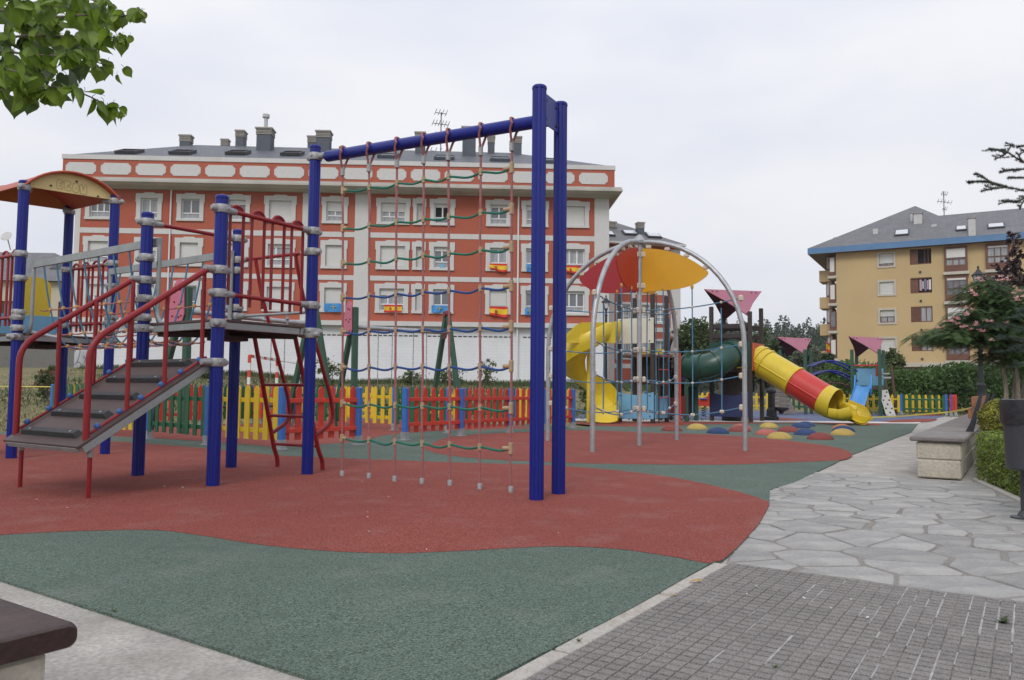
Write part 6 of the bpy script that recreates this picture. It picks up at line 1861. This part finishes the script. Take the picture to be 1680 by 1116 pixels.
# ------------------------------------------------------------------ small litter
dl = G(1142,955.5)
tag(MB().add([dl+V(q) for q in ((-.035,0,.002),(0,-.012,.012),(.03,-.004,.004),(.022,.014,.016),(-.01,.016,.01),(-.03,.010,.004))], [(0,1,4,5),(1,2,3,4)]).build('dry_leaf', M['leaf_dry'], None, 0), 'curled yellow brown dry leaf lying on the pale kerb strip', 'dry leaf', None)
dl = G(1106,978)
tag(MB().add([dl+V(q) for q in ((-.016,0,.002),(0,-.008,.008),(.016,-.002,.003),(.01,.008,.008),(-.006,.010,.005))], [(0,1,3,4),(1,2,3)]).build('dry_leaf', M['leaf_dry'], None, 0), 'tiny brown leaf scrap at the kerb, nearer than the yellow brown leaf', 'dry leaf', None)
lt = MB()
for U, W in ((1241,966),(1225,979),(1396,988),(1423,1018),(1320,986),(1363,1002),(974,1015),(1479,740),(594,793),(637,818),(603,843),(603,851),(605,875),(895,800),(916,878),(155,830),(85,838),(300,802),(340,795),(270,800),(60,822),(110,836),(700,905)):
    p = G(U,W)+UP*.013; s_ = rnd.uniform(.006,.013)*max(1,p.y/5)
    an = rnd.uniform(0,6); d = V((math.cos(an),math.sin(an),0)); e = V((-d.y,d.x,0))
    lt.add([p-d*s_, p-e*s_*.4, p+d*s_+UP*.004, p+e*s_*.5], [(0,1,2,3)])
tag(lt.build('litter_scraps', M['litter_w'], None, 0, False), 'scattered pale scraps of litter on the rubber and the tiles', 'litter', kind='stuff')
wd = MB()
for U, W, n_, s_ in ((1645,1022,26,.035),(950,1052,14,.02),(1272,1095,10,.018),(186,1003,10,.02),(1602,790,12,.05)):
    p = G(U,W)
    for i in range(n_):
        an = rnd.uniform(0,6.28); l = s_*rnd.uniform(.5,1.2); d = V((math.cos(an),math.sin(an),0)); e = V((-d.y,d.x,0))*l*.2
        wd.add([p+UP*.0-e, p+e, p+d*l+UP*l*rnd.uniform(.2,.8)], [(0,1,2)])
tag(wd.build('weeds', M['l_shrub'], None, 0, False), 'small weeds sprouting in the joints of the pavement', 'weeds', kind='stuff')

# ------------------------------------------------------------------ vegetation
def leaves(mb, pts, size, r_, shape=1.6, nrm=None, m=0):
    for i, p in enumerate(pts):
        n = V((r_.gauss(0,1), r_.gauss(0,1), r_.gauss(0,1)+.5))
        if nrm is not None: n = n*.8+nrm[i]*1.3
        n.normalize()
        x, y, _ = frame(n, V((r_.gauss(0,1), r_.gauss(0,1), r_.gauss(0,1))).normalized())
        s = size*r_.uniform(.6,1.3); l = s*shape
        mb.v += [p-y*l*.5, p+x*s*.5-n*s*.12, p+y*l*.5, p-x*s*.5-n*s*.12]
        o = len(mb.v)-4; mb.f += [(o,o+1,o+2),(o,o+2,o+3)]; mb.m += [m,m]
def clump_points(c, rx, ry, rz, nclump, per, cr_, r_, bottom=-.8):
    pts = []
    for i in range(nclump):
        while True:
            d = V((r_.uniform(-1,1), r_.uniform(-1,1), r_.uniform(bottom,1)))
            if .25 < d.length <= 1: break
        d = d*(1.0 if r_.random() < .35 else .92/max(d.length,.6))
        cc = V((c.x+d.x*rx, c.y+d.y*ry, c.z+d.z*rz)); k = cr_*r_.uniform(.55,1.25)
        for j in range(per):
            g_ = V((r_.gauss(0,1), r_.gauss(0,1), r_.gauss(0,.75)))*.5*k
            pts.append(cc+g_)
    return pts
def branch(mb, a, b, r0, r1, r_, n=6, wob=.06):
    pts = []; L = (b-a).length
    for i in range(n+1):
        t = i/n; w_ = math.sin(math.pi*t)*wob*L
        pts.append(lerp(a,b,t)+V((r_.uniform(-1,1),r_.uniform(-1,1),r_.uniform(-.5,1)))*w_*.6)
    mb.tube(smoothpath(pts,2), [r0+(r1-r0)*i/(n*2) for i in range(n*2+1)], 7)
def tree(name, label, base, c, rx, ry, rz, m, leaf_s, nclump, per, cr_, seed, bark='bark', group=None, trunk_r=.12, limbs=7, cat='tree'):
    r_ = random.Random(seed); t = thing(name, base, label, cat, group)
    tb = MB(); fork = V((lerp(base.x,c.x,.5), lerp(base.y,c.y,.5), lerp(base.z, c.z-rz*.6, .75)))
    branch(tb, base-UP*.1, fork, trunk_r, trunk_r*.75, r_, 6, .03)
    for i in range(limbs):
        a = 6.283*i/limbs+r_.uniform(-.3,.3); d = V((math.cos(a)*rx*.6, math.sin(a)*ry*.6, r_.uniform(-.1,.7)*rz))
        branch(tb, fork-UP*.05, c+d, trunk_r*.5, trunk_r*.1, r_)
    tb.build('trunk', M[bark], t)
    cm = MB(); leaves(cm, clump_points(c,rx,ry,rz,nclump,per,cr_,r_), leaf_s, r_)
    cm.build('crown', m, t, 0)
    return t
# -- linden branch at the top left: trunk stands left of the frame
lr = random.Random(21)
lt_ = thing('linden_tree', V((-5.6,3.2,-.02)), 'linden tree whose leafy branch hangs into the top left corner', 'tree')
tk = MB()
branch(tk, V((-5.6,3.2,-.05)), V((-5.3,3.5,3.0)), .16, .11, lr, 6, .02)
branch(tk, V((-5.35,3.45,2.6)), D(-60,70,3.7), .05, .018, lr, 6, .04)
branch(tk, V((-5.35,3.45,2.3)), D(-60,130,3.6), .05, .016, lr, 6, .04)
branch(tk, V((-5.35,3.45,2.8)), D(-60,0,3.9), .05, .018, lr, 6, .04)
branch(tk, V((-5.3,3.5,2.9)), V((-5.9,2.4,4.6)), .10, .03, lr, 6, .05)
branch(tk, V((-5.3,3.5,2.9)), V((-5.0,4.6,4.9)), .10, .03, lr, 6, .05)
tk.build('trunk', M['bark'], lt_)
def leaf_mesh(w, l, fold, name):
    prof = [(0,0),(.30,.10),(.46,-.12),(.50,-.38),(.40,-.62),(.20,-.82),(.06,-.98),(0,-1.12)]
    R_ = [V((x*w, fold*abs(x)*w*1.3-.10*l*(y*y), y*l)) for x, y in prof]; L_ = [V((-p.x, p.y, p.z)) for p in R_]
    m = MB(); ce = [V((0,-.10*l*(y*y),y*l)) for _, y in prof]
    n = len(prof)
    for i in range(n-1):
        m.add([ce[i],R_[i],R_[i+1],ce[i+1]], [(0,1,2,3)]); m.add([ce[i],ce[i+1],L_[i+1],L_[i]], [(0,1,2,3)])
    m.tube([V((0,0,-.01)), V((0,.006,.012)), V((0,.0,.024))], .0011, 4)
    return m.mesh(name, M['l_linden'], 60)
lmesh = [leaf_mesh(.078,.068,.30,'leaf'), leaf_mesh(.066,.062,-.25,'leaf'), leaf_mesh(.05,.05,.4,'leaf')]
twigs = [([(-60,0),(20,-15),(90,-12),(150,0),(187,12)],3.9,22),([(-60,20),(20,18),(80,28),(140,25),(185,30),(228,20),(240,24)],3.75,25),([(-60,70),(10,62),(60,58),(110,62),(150,60),(190,62),(212,70)],3.7,28),
         ([(-60,88),(0,84),(50,90),(100,92),(140,96),(165,104),(188,112)],3.6,24),([(-60,130),(0,136),(60,142),(110,146),(150,160),(182,178),(197,186)],3.6,26),([(-60,125),(-10,110),(30,118),(70,126)],3.5,16),
         ([(-60,40),(0,38),(40,44),(90,40),(130,44)],4.0,24),([(-60,150),(0,148),(40,150),(90,156)],3.75,18),([(-60,-10),(-10,-5),(50,8),(110,12)],3.5,18),([(-50,100),(0,104),(40,106),(90,112)],3.9,14)]
for px, Y, nl_ in twigs:
    pts = smoothpath([D(u, v, Y+lr.uniform(-.12,.12)) for u, v in px], 6)
    tw_ = MB().tube(pts, [.007-.0052*i/(len(pts)-1) for i in range(len(pts))], 6).build('branch', M['bark'], lt_)
    for i in range(int(nl_*1.25)):
        t = lr.uniform(.12,1) if i else 1.0
        p = pts[min(len(pts)-1, int(t*(len(pts)-1)))]+V((lr.uniform(-.03,.03),lr.uniform(-.06,.06),lr.uniform(-.02,.03)))
        k = lr.choice((0,0,1,1,2)) if t < .9 else 2
        rot = Matrix.Rotation(lr.uniform(0,6.28),3,'Z') @ Matrix.Rotation(lr.gauss(.35,.5),3,'X') @ Matrix.Rotation(lr.gauss(0,.35),3,'Y')
        inst('leaf', lmesh[k], p, tw_, mat3=rot, sc=lr.uniform(.85,1.3) if t < .9 else lr.uniform(.7,1.0))
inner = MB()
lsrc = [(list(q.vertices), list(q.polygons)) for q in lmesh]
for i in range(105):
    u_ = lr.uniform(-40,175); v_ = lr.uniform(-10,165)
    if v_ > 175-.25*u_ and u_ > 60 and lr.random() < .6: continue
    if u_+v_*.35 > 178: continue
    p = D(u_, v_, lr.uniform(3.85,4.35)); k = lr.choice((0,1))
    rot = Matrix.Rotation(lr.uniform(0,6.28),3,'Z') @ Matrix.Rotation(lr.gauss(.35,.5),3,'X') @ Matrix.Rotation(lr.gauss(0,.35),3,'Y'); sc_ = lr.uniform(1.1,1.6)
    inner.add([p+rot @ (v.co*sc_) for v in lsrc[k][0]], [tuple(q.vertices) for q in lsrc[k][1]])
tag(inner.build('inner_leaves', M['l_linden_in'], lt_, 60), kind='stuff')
r_ = random.Random(3); cm = MB()
leaves(cm, clump_points(V((-5.6,3.4,4.7)),1.1,1.3,1.3,40,40,.35,r_), .075, r_, 1.2)
tag(cm.build('crown', M['l_linden'], lt_, 0), kind='stuff')

# -- clipped box hedge beside the bench
hr_ = random.Random(9)
hd_ = thing('box_hedge', AB(1.4,8,0), 'clipped green box hedge along the path beside the long bench', 'hedge')
foot = [AB(*q) for q in [(1.06,8.05),(1.58,6.2),(2.1,4.4),(2.75,4.6),(2.2,6.4),(1.8,8.1),(1.8,14.5),(1.06,14.5)]]
quads = [[foot[0],foot[1],foot[4],foot[5]],[foot[1],foot[2],foot[3],foot[4]],[foot[0],foot[5],foot[6],foot[7]]]
core = MB()
for q in quads:
    c = sum(q, V((0,0,0)))/4
    core.prism([lerp(p,c,.14)+UP*-.02 for p in q], (0,0,.38))
core.build('twigs', M['soil'], hd_, 0)
HZ = .49
pts = []; nr = []
def bil(q, u, v): return lerp(lerp(q[0],q[3],u), lerp(q[1],q[2],u), v)
for qi_, q in enumerate(quads):
    area = (q[1]-q[0]).length*(q[3]-q[0]).length; n = int(area*(3400 if qi_ < 2 else 900))
    for i in range(n):
        p = bil(q, hr_.random(), hr_.random()); pts.append(p+UP*(HZ+hr_.gauss(0,.016))); nr.append(UP)
def face(a, b, dens, out):
    L = (b-a).length
    for i in range(int(L*HZ*dens)):
        p = lerp(a,b,hr_.random())+UP*(HZ*hr_.random()**.85); pts.append(p+out*hr_.gauss(0,.022)); nr.append(out)
for a, b, dn_ in ((foot[0],foot[1],5200),(foot[1],foot[2],3500),(foot[7],foot[0],900),(foot[4],foot[5],900),(foot[2],foot[3],2600),(foot[3],foot[4],1600),(foot[5],foot[6],700),(foot[6],foot[7],1200)):
    e = (b-a).normalized(); out = V((e.y,-e.x,0)); out = -out if out.dot(sum(foot,V((0,0,0)))/8-(a+b)/2) > 0 else out
    face(a, b, dn_, out)
lm = MB(); leaves(lm, pts, .019, hr_, 1.5, nr)
tag(lm.build('leaves', M['l_box'], hd_, 0), kind='stuff')
ke = [AB(1.02,8.1), AB(1.5,6.2), AB(2.02,4.4)]
for i in range(2):
    a, b = ke[i], ke[i+1]; n = 3
    for k in range(n):
        p, q = lerp(a,b,k/n), lerp(a,b,(k+1)/n)
        d = (q-p).normalized(); MB().cbox((p+q)/2+UP*-.0, ((q-p).length-.01,.06,.05), .008, (d,V((-d.y,d.x,0)),UP)).build('edging_kerb', M['kerb'], hd_, 0)
bc_ = D(1640,684,9.6)
rb_ = thing('round_bush', V((bc_.x,bc_.y,0)), 'rounded golden green box bush above the clipped hedge', 'bush')
pts = []; nr = []
for i in range(4200):
    d = V((hr_.gauss(0,1),hr_.gauss(0,1),hr_.gauss(0,1))).normalized()
    bump_ = 1+.07*math.sin(d.x*7+1)*math.sin(d.y*6)+.05*math.sin(d.z*9)
    pts.append(V((bc_.x,bc_.y,bc_.z-.02))+d*(.225*bump_*hr_.uniform(.86,1.03))); nr.append(d)
lm = MB(); leaves(lm, pts, .021, hr_, 1.5, nr); lm.build('crown', M['l_gold'], rb_, 0)
sm_ = MB().tube([V((bc_.x,bc_.y,-.02)), V((bc_.x,bc_.y,bc_.z))], [.03,.02], 7)
for i in range(9):
    a = i*.7; branch(sm_, V((bc_.x,bc_.y,.3)), V((bc_.x+.14*math.cos(a),bc_.y+.14*math.sin(a),bc_.z+.08*math.sin(a*2))), .012, .004, hr_, 3)
sm_.build('trunk', M['bark'], rb_)
# -- flowering mimosa
mr_ = random.Random(31)
MY = 16.5
mb0 = D(1664,655,MY); mbase = V((mb0.x,MY,0))
mt = thing('mimosa_tree', mbase, 'mimosa tree with feathery leaves and pink flowers above the long bench', 'tree')
tb = MB()
for dx_, top in ((-.18,D(1640,560,MY)),(.05,D(1662,550,MY)),(.16,D(1690,540,MY+.6)),(.28,D(1668,590,MY-.3))):
    branch(tb, mbase+V((dx_*.6,dx_*.3,-.05)), top, .055, .035, mr_, 6, .03)
lobes = [(D(1540,553,MY-.3),.55,.7,.16,34),(D(1575,545,MY),.55,.8,.26,40),(D(1610,480,MY+.2),.42,.6,.30,46),(D(1628,510,MY),.5,.8,.40,60),(D(1650,545,MY),.6,.9,.45,60),(D(1600,525,MY-.2),.5,.7,.28,40),(D(1690,520,MY+.3),.7,1.0,.7,80),(D(1640,585,MY),.35,.6,.22,30),(D(1690,590,MY),.5,.7,.3,36),(D(1720,560,MY),.7,.8,.6,40),(D(1625,545,MY-.2),.55,.7,.34,50),(D(1655,500,MY+.2),.5,.7,.4,46),(D(1560,556,MY+.4),.5,.5,.12,22)]
for c, rx, ry, rz, n in lobes: branch(tb, D(1664,575,MY), c-UP*.05, .032, .008, mr_, 6, .05)
tb.build('trunk', M['bark_pale'], mt)
fm = MB(); fl = MB()
def frond(mb, p, d, L):
    d = d.normalized(); s = d.cross(UP); s = s.normalized() if s.length > .05 else V((1,0,0)); n = 14; prev = p
    for i in range(n):
        t = (i+.6)/n; q = p+d*(L*t)-UP*(L*.55*t*t); ll = L*.30*math.sin(math.pi*(.12+.82*t))
        w_ = L*.020; dn_ = (q-prev).normalized(); prev = q
        for sg in (-1,1):
            e = (s*sg+dn_*.45-UP*.25).normalized()*ll
            o = len(mb.v); mb.v += [q-dn_*w_, q+e*.6-dn_*w_, q+e, q+e*.6+dn_*w_, q+dn_*w_]; mb.f.append((o,o+1,o+2,o+3,o+4)); mb.m.append(0)
for c, rx, ry, rz, n in lobes:
    for i in range(int(n*7.0)):
        while True:
            d = V((mr_.uniform(-1,1),mr_.uniform(-1,1),mr_.uniform(-1,1)))
            if d.length < 1: break
        p = c+V((d.x*rx,d.y*ry,d.z*rz)); a = mr_.uniform(0,6.28)
        frond(fm, p, V((math.cos(a)+d.x*.6,math.sin(a)+d.y*.6,mr_.uniform(-.15,.45))), mr_.uniform(.20,.36))
fm.build('crown', M['l_mimosa'], mt, 0)
fl_px = [(1602,457),(1612,460),(1645,458),(1652,462),(1637,462),(1590,480),(1598,485),(1604,486),(1666,488),(1672,492),(1680,486),(1660,484),(1585,505),(1598,508),(1560,528),(1565,525),(1570,532),(1575,527),(1585,518),(1590,520),(1583,538),(1594,540),(1600,534),(1615,528),(1622,530),(1628,526),(1610,546),(1614,548),(1540,538),(1646,533),(1625,560),(1568,520),(1577,537),(1603,530),(1606,540),(1650,530),(1676,480),(1640,455)]
for U, W in fl_px:
    for q in range(1):
        c = D(U+mr_.uniform(-3,3), W+mr_.uniform(-3,3), MY-.85+mr_.uniform(-.15,.2))
        for i in range(20):
            d = V((mr_.gauss(0,1),mr_.gauss(0,1),abs(mr_.gauss(.3,.8)))).normalized()*mr_.uniform(.035,.07); e = d.cross(V((mr_.gauss(0,1),mr_.gauss(0,1),mr_.gauss(0,1)))).normalized()*.007
            o = len(fl.v); fl.v += [c, c+d+e, c+d-e]; fl.f.append((o,o+1,o+2)); fl.m.append(0)
tag(fl.build('flowers', M['flower'], mt, 0), kind='stuff')
# -- dark purple plum behind it
pr_ = random.Random(41); PY = 19.5
pb = D(1700,600,PY); pb = V((pb.x,PY,0))
pt_ = thing('purple_plum_tree', pb, 'dark purple leaved plum tree behind the mimosa at the right edge', 'tree')
tb = MB(); branch(tb, pb-UP*.05, D(1695,520,PY), .10, .06, pr_)
pl_l = [(D(1655,435,PY),.28,.3,.18,16),(D(1640,462,PY),.42,.4,.22,24),(D(1670,455,PY),.45,.5,.4,40),(D(1700,430,PY),.6,.6,.6,50),(D(1690,480,PY),.6,.6,.5,50),(D(1662,415,PY),.12,.15,.16,6),(D(1618,465,PY),.25,.3,.08,8),(D(1660,388,PY),.22,.1,.07,7),(D(1668,395,PY),.2,.2,.10,6),(D(1720,520,PY),.8,.8,.6,50)]
cm = MB()
for c, rx, ry, rz, n in pl_l:
    branch(tb, D(1695,520,PY), c, .035, .006, pr_, 6, .06)
    leaves(cm, clump_points(c,rx,ry,rz,max(3,int(n*.55)),11,.11,pr_), .075, pr_, 1.9)
tb.build('trunk', M['bark'], pt_); cm.build('crown', M['l_prunus'], pt_, 0)
# -- cedar: boughs reaching in from the right edge
cr2 = random.Random(51); CY = 12.0
cb_ = D(1790,700,CY); cb_ = V((cb_.x,CY,0))
ct = thing('cedar_tree', cb_, 'blue green cedar reaching into the picture from the right edge', 'tree')
tb = MB(); branch(tb, cb_-UP*.05, V((cb_.x+.1,cb_.y,5.6)), .16, .05, cr2, 8, .01)
cm = MB()
def needles(path, dens=300, ln=.035, spread=1.0):
    L = sum((path[i+1]-path[i]).length for i in range(len(path)-1))
    for i in range(int(L*dens)):
        t = cr2.random()**.9*(len(path)-1.001); k = int(t); p = lerp(path[k],path[k+1],t-k); ax_ = (path[k+1]-path[k]).normalized()
        for j in range(3):
            d = V((cr2.gauss(0,1),cr2.gauss(0,1),cr2.gauss(.4,1))).normalized()*.8+ax_*.5
            d = d.normalized()*ln*cr2.uniform(.6,1.3); e = d.cross(UP).normalized()*.0035*spread
            o = len(cm.v); cm.v += [p-e, p+e, p+d]; cm.f.append((o,o+1,o+2)); cm.m.append(0)
boughs = [[(1790,300),(1720,285),(1680,267),(1652,250),(1640,247),(1622,245)],[(1790,300),(1700,280),(1665,279),(1640,283)],[(1790,340),(1720,322),(1680,313),(1652,307),(1624,300),(1606,298),(1587,300)],[(1652,307),(1624,298),(1612,290),(1600,285)],[(1652,307),(1630,310),(1610,314)],[(1690,318),(1672,330),(1655,331),(1644,330)],[(1690,316),(1678,332),(1673,343)],[(1652,250),(1645,256),(1632,262)],[(1652,250),(1660,238),(1662,241)],[(1700,250),(1680,240),(1668,242)],[(1700,290),(1676,292),(1654,292)],[(1680,267),(1672,255),(1690,245)],[(1690,315),(1700,335),(1690,350)],
 [(1790,560),(1720,545),(1680,540),(1650,535),(1628,533)],[(1790,570),(1720,560),(1670,556),(1640,552)],[(1790,590),(1720,580),(1690,577),(1655,575)],[(1790,540),(1720,520),(1690,518),(1664,522)],[(1790,620),(1720,600),(1690,598),(1664,600)],[(1720,560),(1690,568),(1668,566)],[(1710,520),(1690,508),(1676,512)]]
for bi, px in enumerate(boughs):
    low_ = bi >= 13
    path = smoothpath([D(u, v, CY+cr2.uniform(-.1,.1)+(.6 if low_ else 0)) for u, v in px], 4)
    tb.tube(path, [.016-.013*i/(len(path)-1) if not low_ else .012-.01*i/(len(path)-1) for i in range(len(path))], 5)
    needles(path, 380 if not low_ else 260, .038 if not low_ else .048)
    for i in range(2, len(path)-1, 1 if low_ else 2):
        a = cr2.uniform(-1,1); q = path[i]+V((-.10-.08*cr2.random(), .12*a, .03*cr2.uniform(-1,1.2)))*(1.6 if low_ else 1.0)*cr2.uniform(.5,1.1)
        needles([path[i], q], 320, .036)
    if not low_:
        pass
for z in (4.6,5.0,5.4,4.0,3.4,1.7,1.2):
    for k in range(5):
        a = k*1.256+z; q = V((cb_.x+.7*math.cos(a)*(1.2 if z < 4 else .8), cb_.y+.7*math.sin(a), z-.1))
        if q.x < cb_.x-.3: continue
        pth = smoothpath([V((cb_.x,cb_.y,z)), lerp(V((cb_.x,cb_.y,z)),q,.5)+UP*.05, q], 3); tb.tube(pth, .012, 5); needles(pth, 160, .05)
tb.build('trunk', M['bark'], ct); cm.build('crown', M['l_cedar'], ct, 0)

# -- cypress hedge behind the small playground
ch_r = random.Random(61)
chd = thing('cypress_hedge', V((24,38.5,0)), 'tall dark green cypress hedge in front of the ochre building', 'hedge')
pts = []
for i in range(420):
    u_ = ch_r.random(); c = V((lerp(15.5,34,u_), 38.6+ch_r.uniform(-.9,1.2), 0)); hz_ = 2.1+.25*math.sin(u_*21)+ch_r.uniform(-.15,.18)
    for j in range(85):
        z = hz_*ch_r.random()**.7; rr = .75*(1-(z/hz_)**3*.6)
        pts.append(V((c.x+ch_r.gauss(0,.42)*rr, c.y+ch_r.gauss(0,.5)*rr, z+.02)))
cm = MB(); leaves(cm, pts, .085, ch_r, 2.6); tag(cm.build('foliage', M['l_hedge'], chd, 0), kind='stuff')
cm = MB()
for i in range(22): branch(cm, V((16+i*.82,38.8,-.05)), V((16+i*.82+ch_r.uniform(-.3,.3),38.8,1.7)), .06, .02, ch_r, 4)
cm.build('stems', M['bark'], chd)
# -- single trees and bushes in the middle distance
def gtree(U, Vc, Y, rpx, hpx, m, lab, seed, ls=.22, nm='broadleaf_tree', ncl=34, per=60, group='trees between the playground and the hill', zb=0):
    c = D(U, Vc, Y); k = Y/FPX
    zb = terrain_z(c.x, Y)
    tree(nm, lab, V((c.x,Y,zb)), c, rpx*k, rpx*k, hpx*k, M[m], ls, ncl, per, rpx*k*.42, seed, group=group, trunk_r=.10+.03*rpx*k)
gtree(1140,562,62,27,36,'l_mid','grey green tree between the climbing dome and the second tower',71,.20,ncl=46)
gtree(1180,575,70,22,28,'l_dark','dark tree behind the second tower of the slide tower',72,.24)
gtree(1245,575,66,22,34,'l_mid','tree directly right of the second tower, above the tube slide',73,.24)
gtree(1283,585,60,22,32,'l_dark','dark tree under the left pink roof of the small playhouse',74,.22)
gtree(1322,598,52,20,34,'l_olive','silvery grey green tree between the two small pink roofs',75,.16,ncl=44)
gtree(1355,604,56,18,20,'l_dark','low dark tree left of the ochre building behind the blue bridge',76,.2)
gtree(1262,610,48,20,24,'l_dark','dark bushy tree behind the tube slide',77,.2)
gtree(1385,622,46,20,20,'l_dark','dark bush behind the right small playhouse',78,.16)
gtree(1462,597,42,17,24,'l_shrub','small leafy tree just right of the right small playhouse',79,.11,ncl=40)
gtree(1500,640,40,14,12,'l_shrub','low olive bush in front of the cypress hedge',80,.1,ncl=20)
gtree(1545,638,40,12,12,'l_hedge','low round bush in front of the cypress hedge near the fence end',81,.1,ncl=20)
gtree(1205,612,55,20,20,'l_mid','pale green bush seen under the second tower',82,.2)
gtree(1100,600,66,16,18,'l_dark','dark bush behind the stair of the slide tower',83,.2)
# -- bushes along the white wall
def bush(U, Vb, Y, w_, h_, m, lab, seed, ls=.08):
    q = D(U, Vb, Y); z0 = terrain_z(q.x, Y); c = V((q.x,Y,z0+h_*.55)); r_ = random.Random(seed)
    t = thing('wall_shrub', V((q.x,Y,z0)), lab, 'shrub', 'shrubs along the white wall')
    tb = MB()
    for i in range(6): branch(tb, V((q.x,Y,z0-.03)), c+V((r_.uniform(-.6,.6)*w_*.5,r_.uniform(-.4,.4)*w_*.5,r_.uniform(0,.4)*h_)), .02, .006, r_, 4)
    tb.build('stems', M['bark'], t)
    cm = MB(); leaves(cm, clump_points(c,w_/2,w_/2,h_/2,22,26,.2*w_,r_,-1), ls, r_, 1.7); cm.build('crown', M[m], t, 0)
bush(537,630,34,1.05,1.5,'l_shrub','leafy shrub right of the ladder in front of the white wall',91)
bush(800,628,42,1.0,1.35,'l_shrub','upright shrub by the white wall at the right side of the net',92)
bush(742,628,41,1.5,.75,'l_shrub','low wide shrub by the white wall behind the swing frame',93)
bush(676,627,42,1.0,.6,'l_shrub','low shrub by the white wall in the middle of the net',94)
bush(966,632,36,.9,1.4,'l_shrub','small shrub left of the yellow spiral slide',95)
bush(320,615,40,1.0,.7,'l_shrub','small shrub behind the ramp in front of the white wall',96)
bush(345,618,40,.9,.6,'l_shrub','small shrub just left of the front blue post near the wall',97)
bush(78,640,26,.7,1.15,'l_shrub','pale green shrub beside the russet one at the left',98,.07)
bush(78,612,30,.8,.9,'l_redshrub','russet shrub against the grey cement wall',99,.08)
# -- grass: tufts on the bank
gr_ = random.Random(101); gd = MB(); gg = MB()
def blades(mb, n, xr, yr, h0, h1, w0):
    for i in range(n):
        x, y = gr_.uniform(*xr), gr_.uniform(*yr)
        if y < 24 and -9.6+ (y-15.4)*.66 < x and x < 13: continue
        z = terrain_z(x,y); h = gr_.uniform(h0,h1); a = gr_.uniform(0,6.28); d = V((math.cos(a),math.sin(a),0))
        b = V((x,y,z-.01)); lean = V((gr_.gauss(0,.4),gr_.gauss(0,.4),0))*h
        mb.v += [b-d*w0, b+d*w0, b+lean+UP*h]; o = len(mb.v)-3; mb.f.append((o,o+1,o+2)); mb.m.append(0)
blades(gd, 12000, (-24,3), (15,48), .05, .14, .02); blades(gd, 6000, (-16,-8), (14.5,26), .04,.10,.012)
blades(gg, 11000, (-24,9), (43,49.1), .08, .34, .03); blades(gg, 16000, (-20,6), (24,46), .06, .2, .025); blades(gg, 4000, (14,40), (30,37), .05, .2, .02)
tag(gd.build('dry_grass', M['blade_dry'], None, 0, False), 'dry straw coloured grass on the bank behind the playground', 'grass', kind='stuff')
tag(gg.build('green_grass', M['blade_green'], None, 0, False), 'green grass growing along the white wall and the fences', 'grass', kind='stuff')
# -- wooded hill far behind
hl = MB(); hxs = xs(-60,220,10); hys = [150,180,210,240,280,340]
def hill_z(x, y):
    t = smooth((y-140)/110); return t*(12.5+3.5*math.sin((x-20)*.022-.2)+.8*math.sin(x*.11))*smooth((x+60)/90)-.5
hl.v = [V((x,y,hill_z(x,y))) for y in hys for x in hxs]; nn = len(hxs)
hl.f = [(j*nn+i,j*nn+i+1,(j+1)*nn+i+1,(j+1)*nn+i) for j in range(len(hys)-1) for i in range(nn-1)]; hl.m = [0]*len(hl.f)
struct('hill', hl, M['l_pine'], 40)
wr_ = random.Random(111); cm = MB()
for i in range(900):
    y = wr_.uniform(150,262); x = wr_.uniform(20,150)*y/240+wr_.uniform(-5,5); z = hill_z(x,y)
    h = wr_.uniform(3.5,7.5) if wr_.random() < .8 else wr_.uniform(7,9.5); w_ = h*wr_.uniform(.22,.38)
    pts = []
    for j in range(90):
        t = wr_.random(); a = wr_.uniform(0,6.28); rr = w_*math.sqrt(wr_.random())*(1-t)**.55
        pts.append(V((x+rr*math.cos(a), y+rr*math.sin(a), z+h*(.15+.85*t))))
    leaves(cm, pts, .52, wr_, 1.4)
tag(cm.build('hill_wood', M['l_pine'], None, 0, False), 'dark pine wood covering the hill on the horizon', 'wood', kind='stuff')

# ------------------------------------------------------------------ thin air between here and the hill
hz = bpy.data.materials.new('haze'); hz.use_nodes = True
t = hz.node_tree
for n in list(t.nodes):
    if n.type == 'BSDF_PRINCIPLED': t.nodes.remove(n)
pv = t.nodes.new('ShaderNodeVolumePrincipled')
pv.inputs['Density'].default_value = .00032
pv.inputs['Color'].default_value = (.86,.90,.97,1)
pv.inputs['Anisotropy'].default_value = .2
t.links.new(pv.outputs[0], t.nodes['Material Output'].inputs['Volume'])
hb_ = MB().box((0,1050,18.5), (3010,2710,44)).build('haze', hz, None, 0, False)
hb_['kind'] = 'stuff'; hb_['label'] = 'thin pale haze in the air'
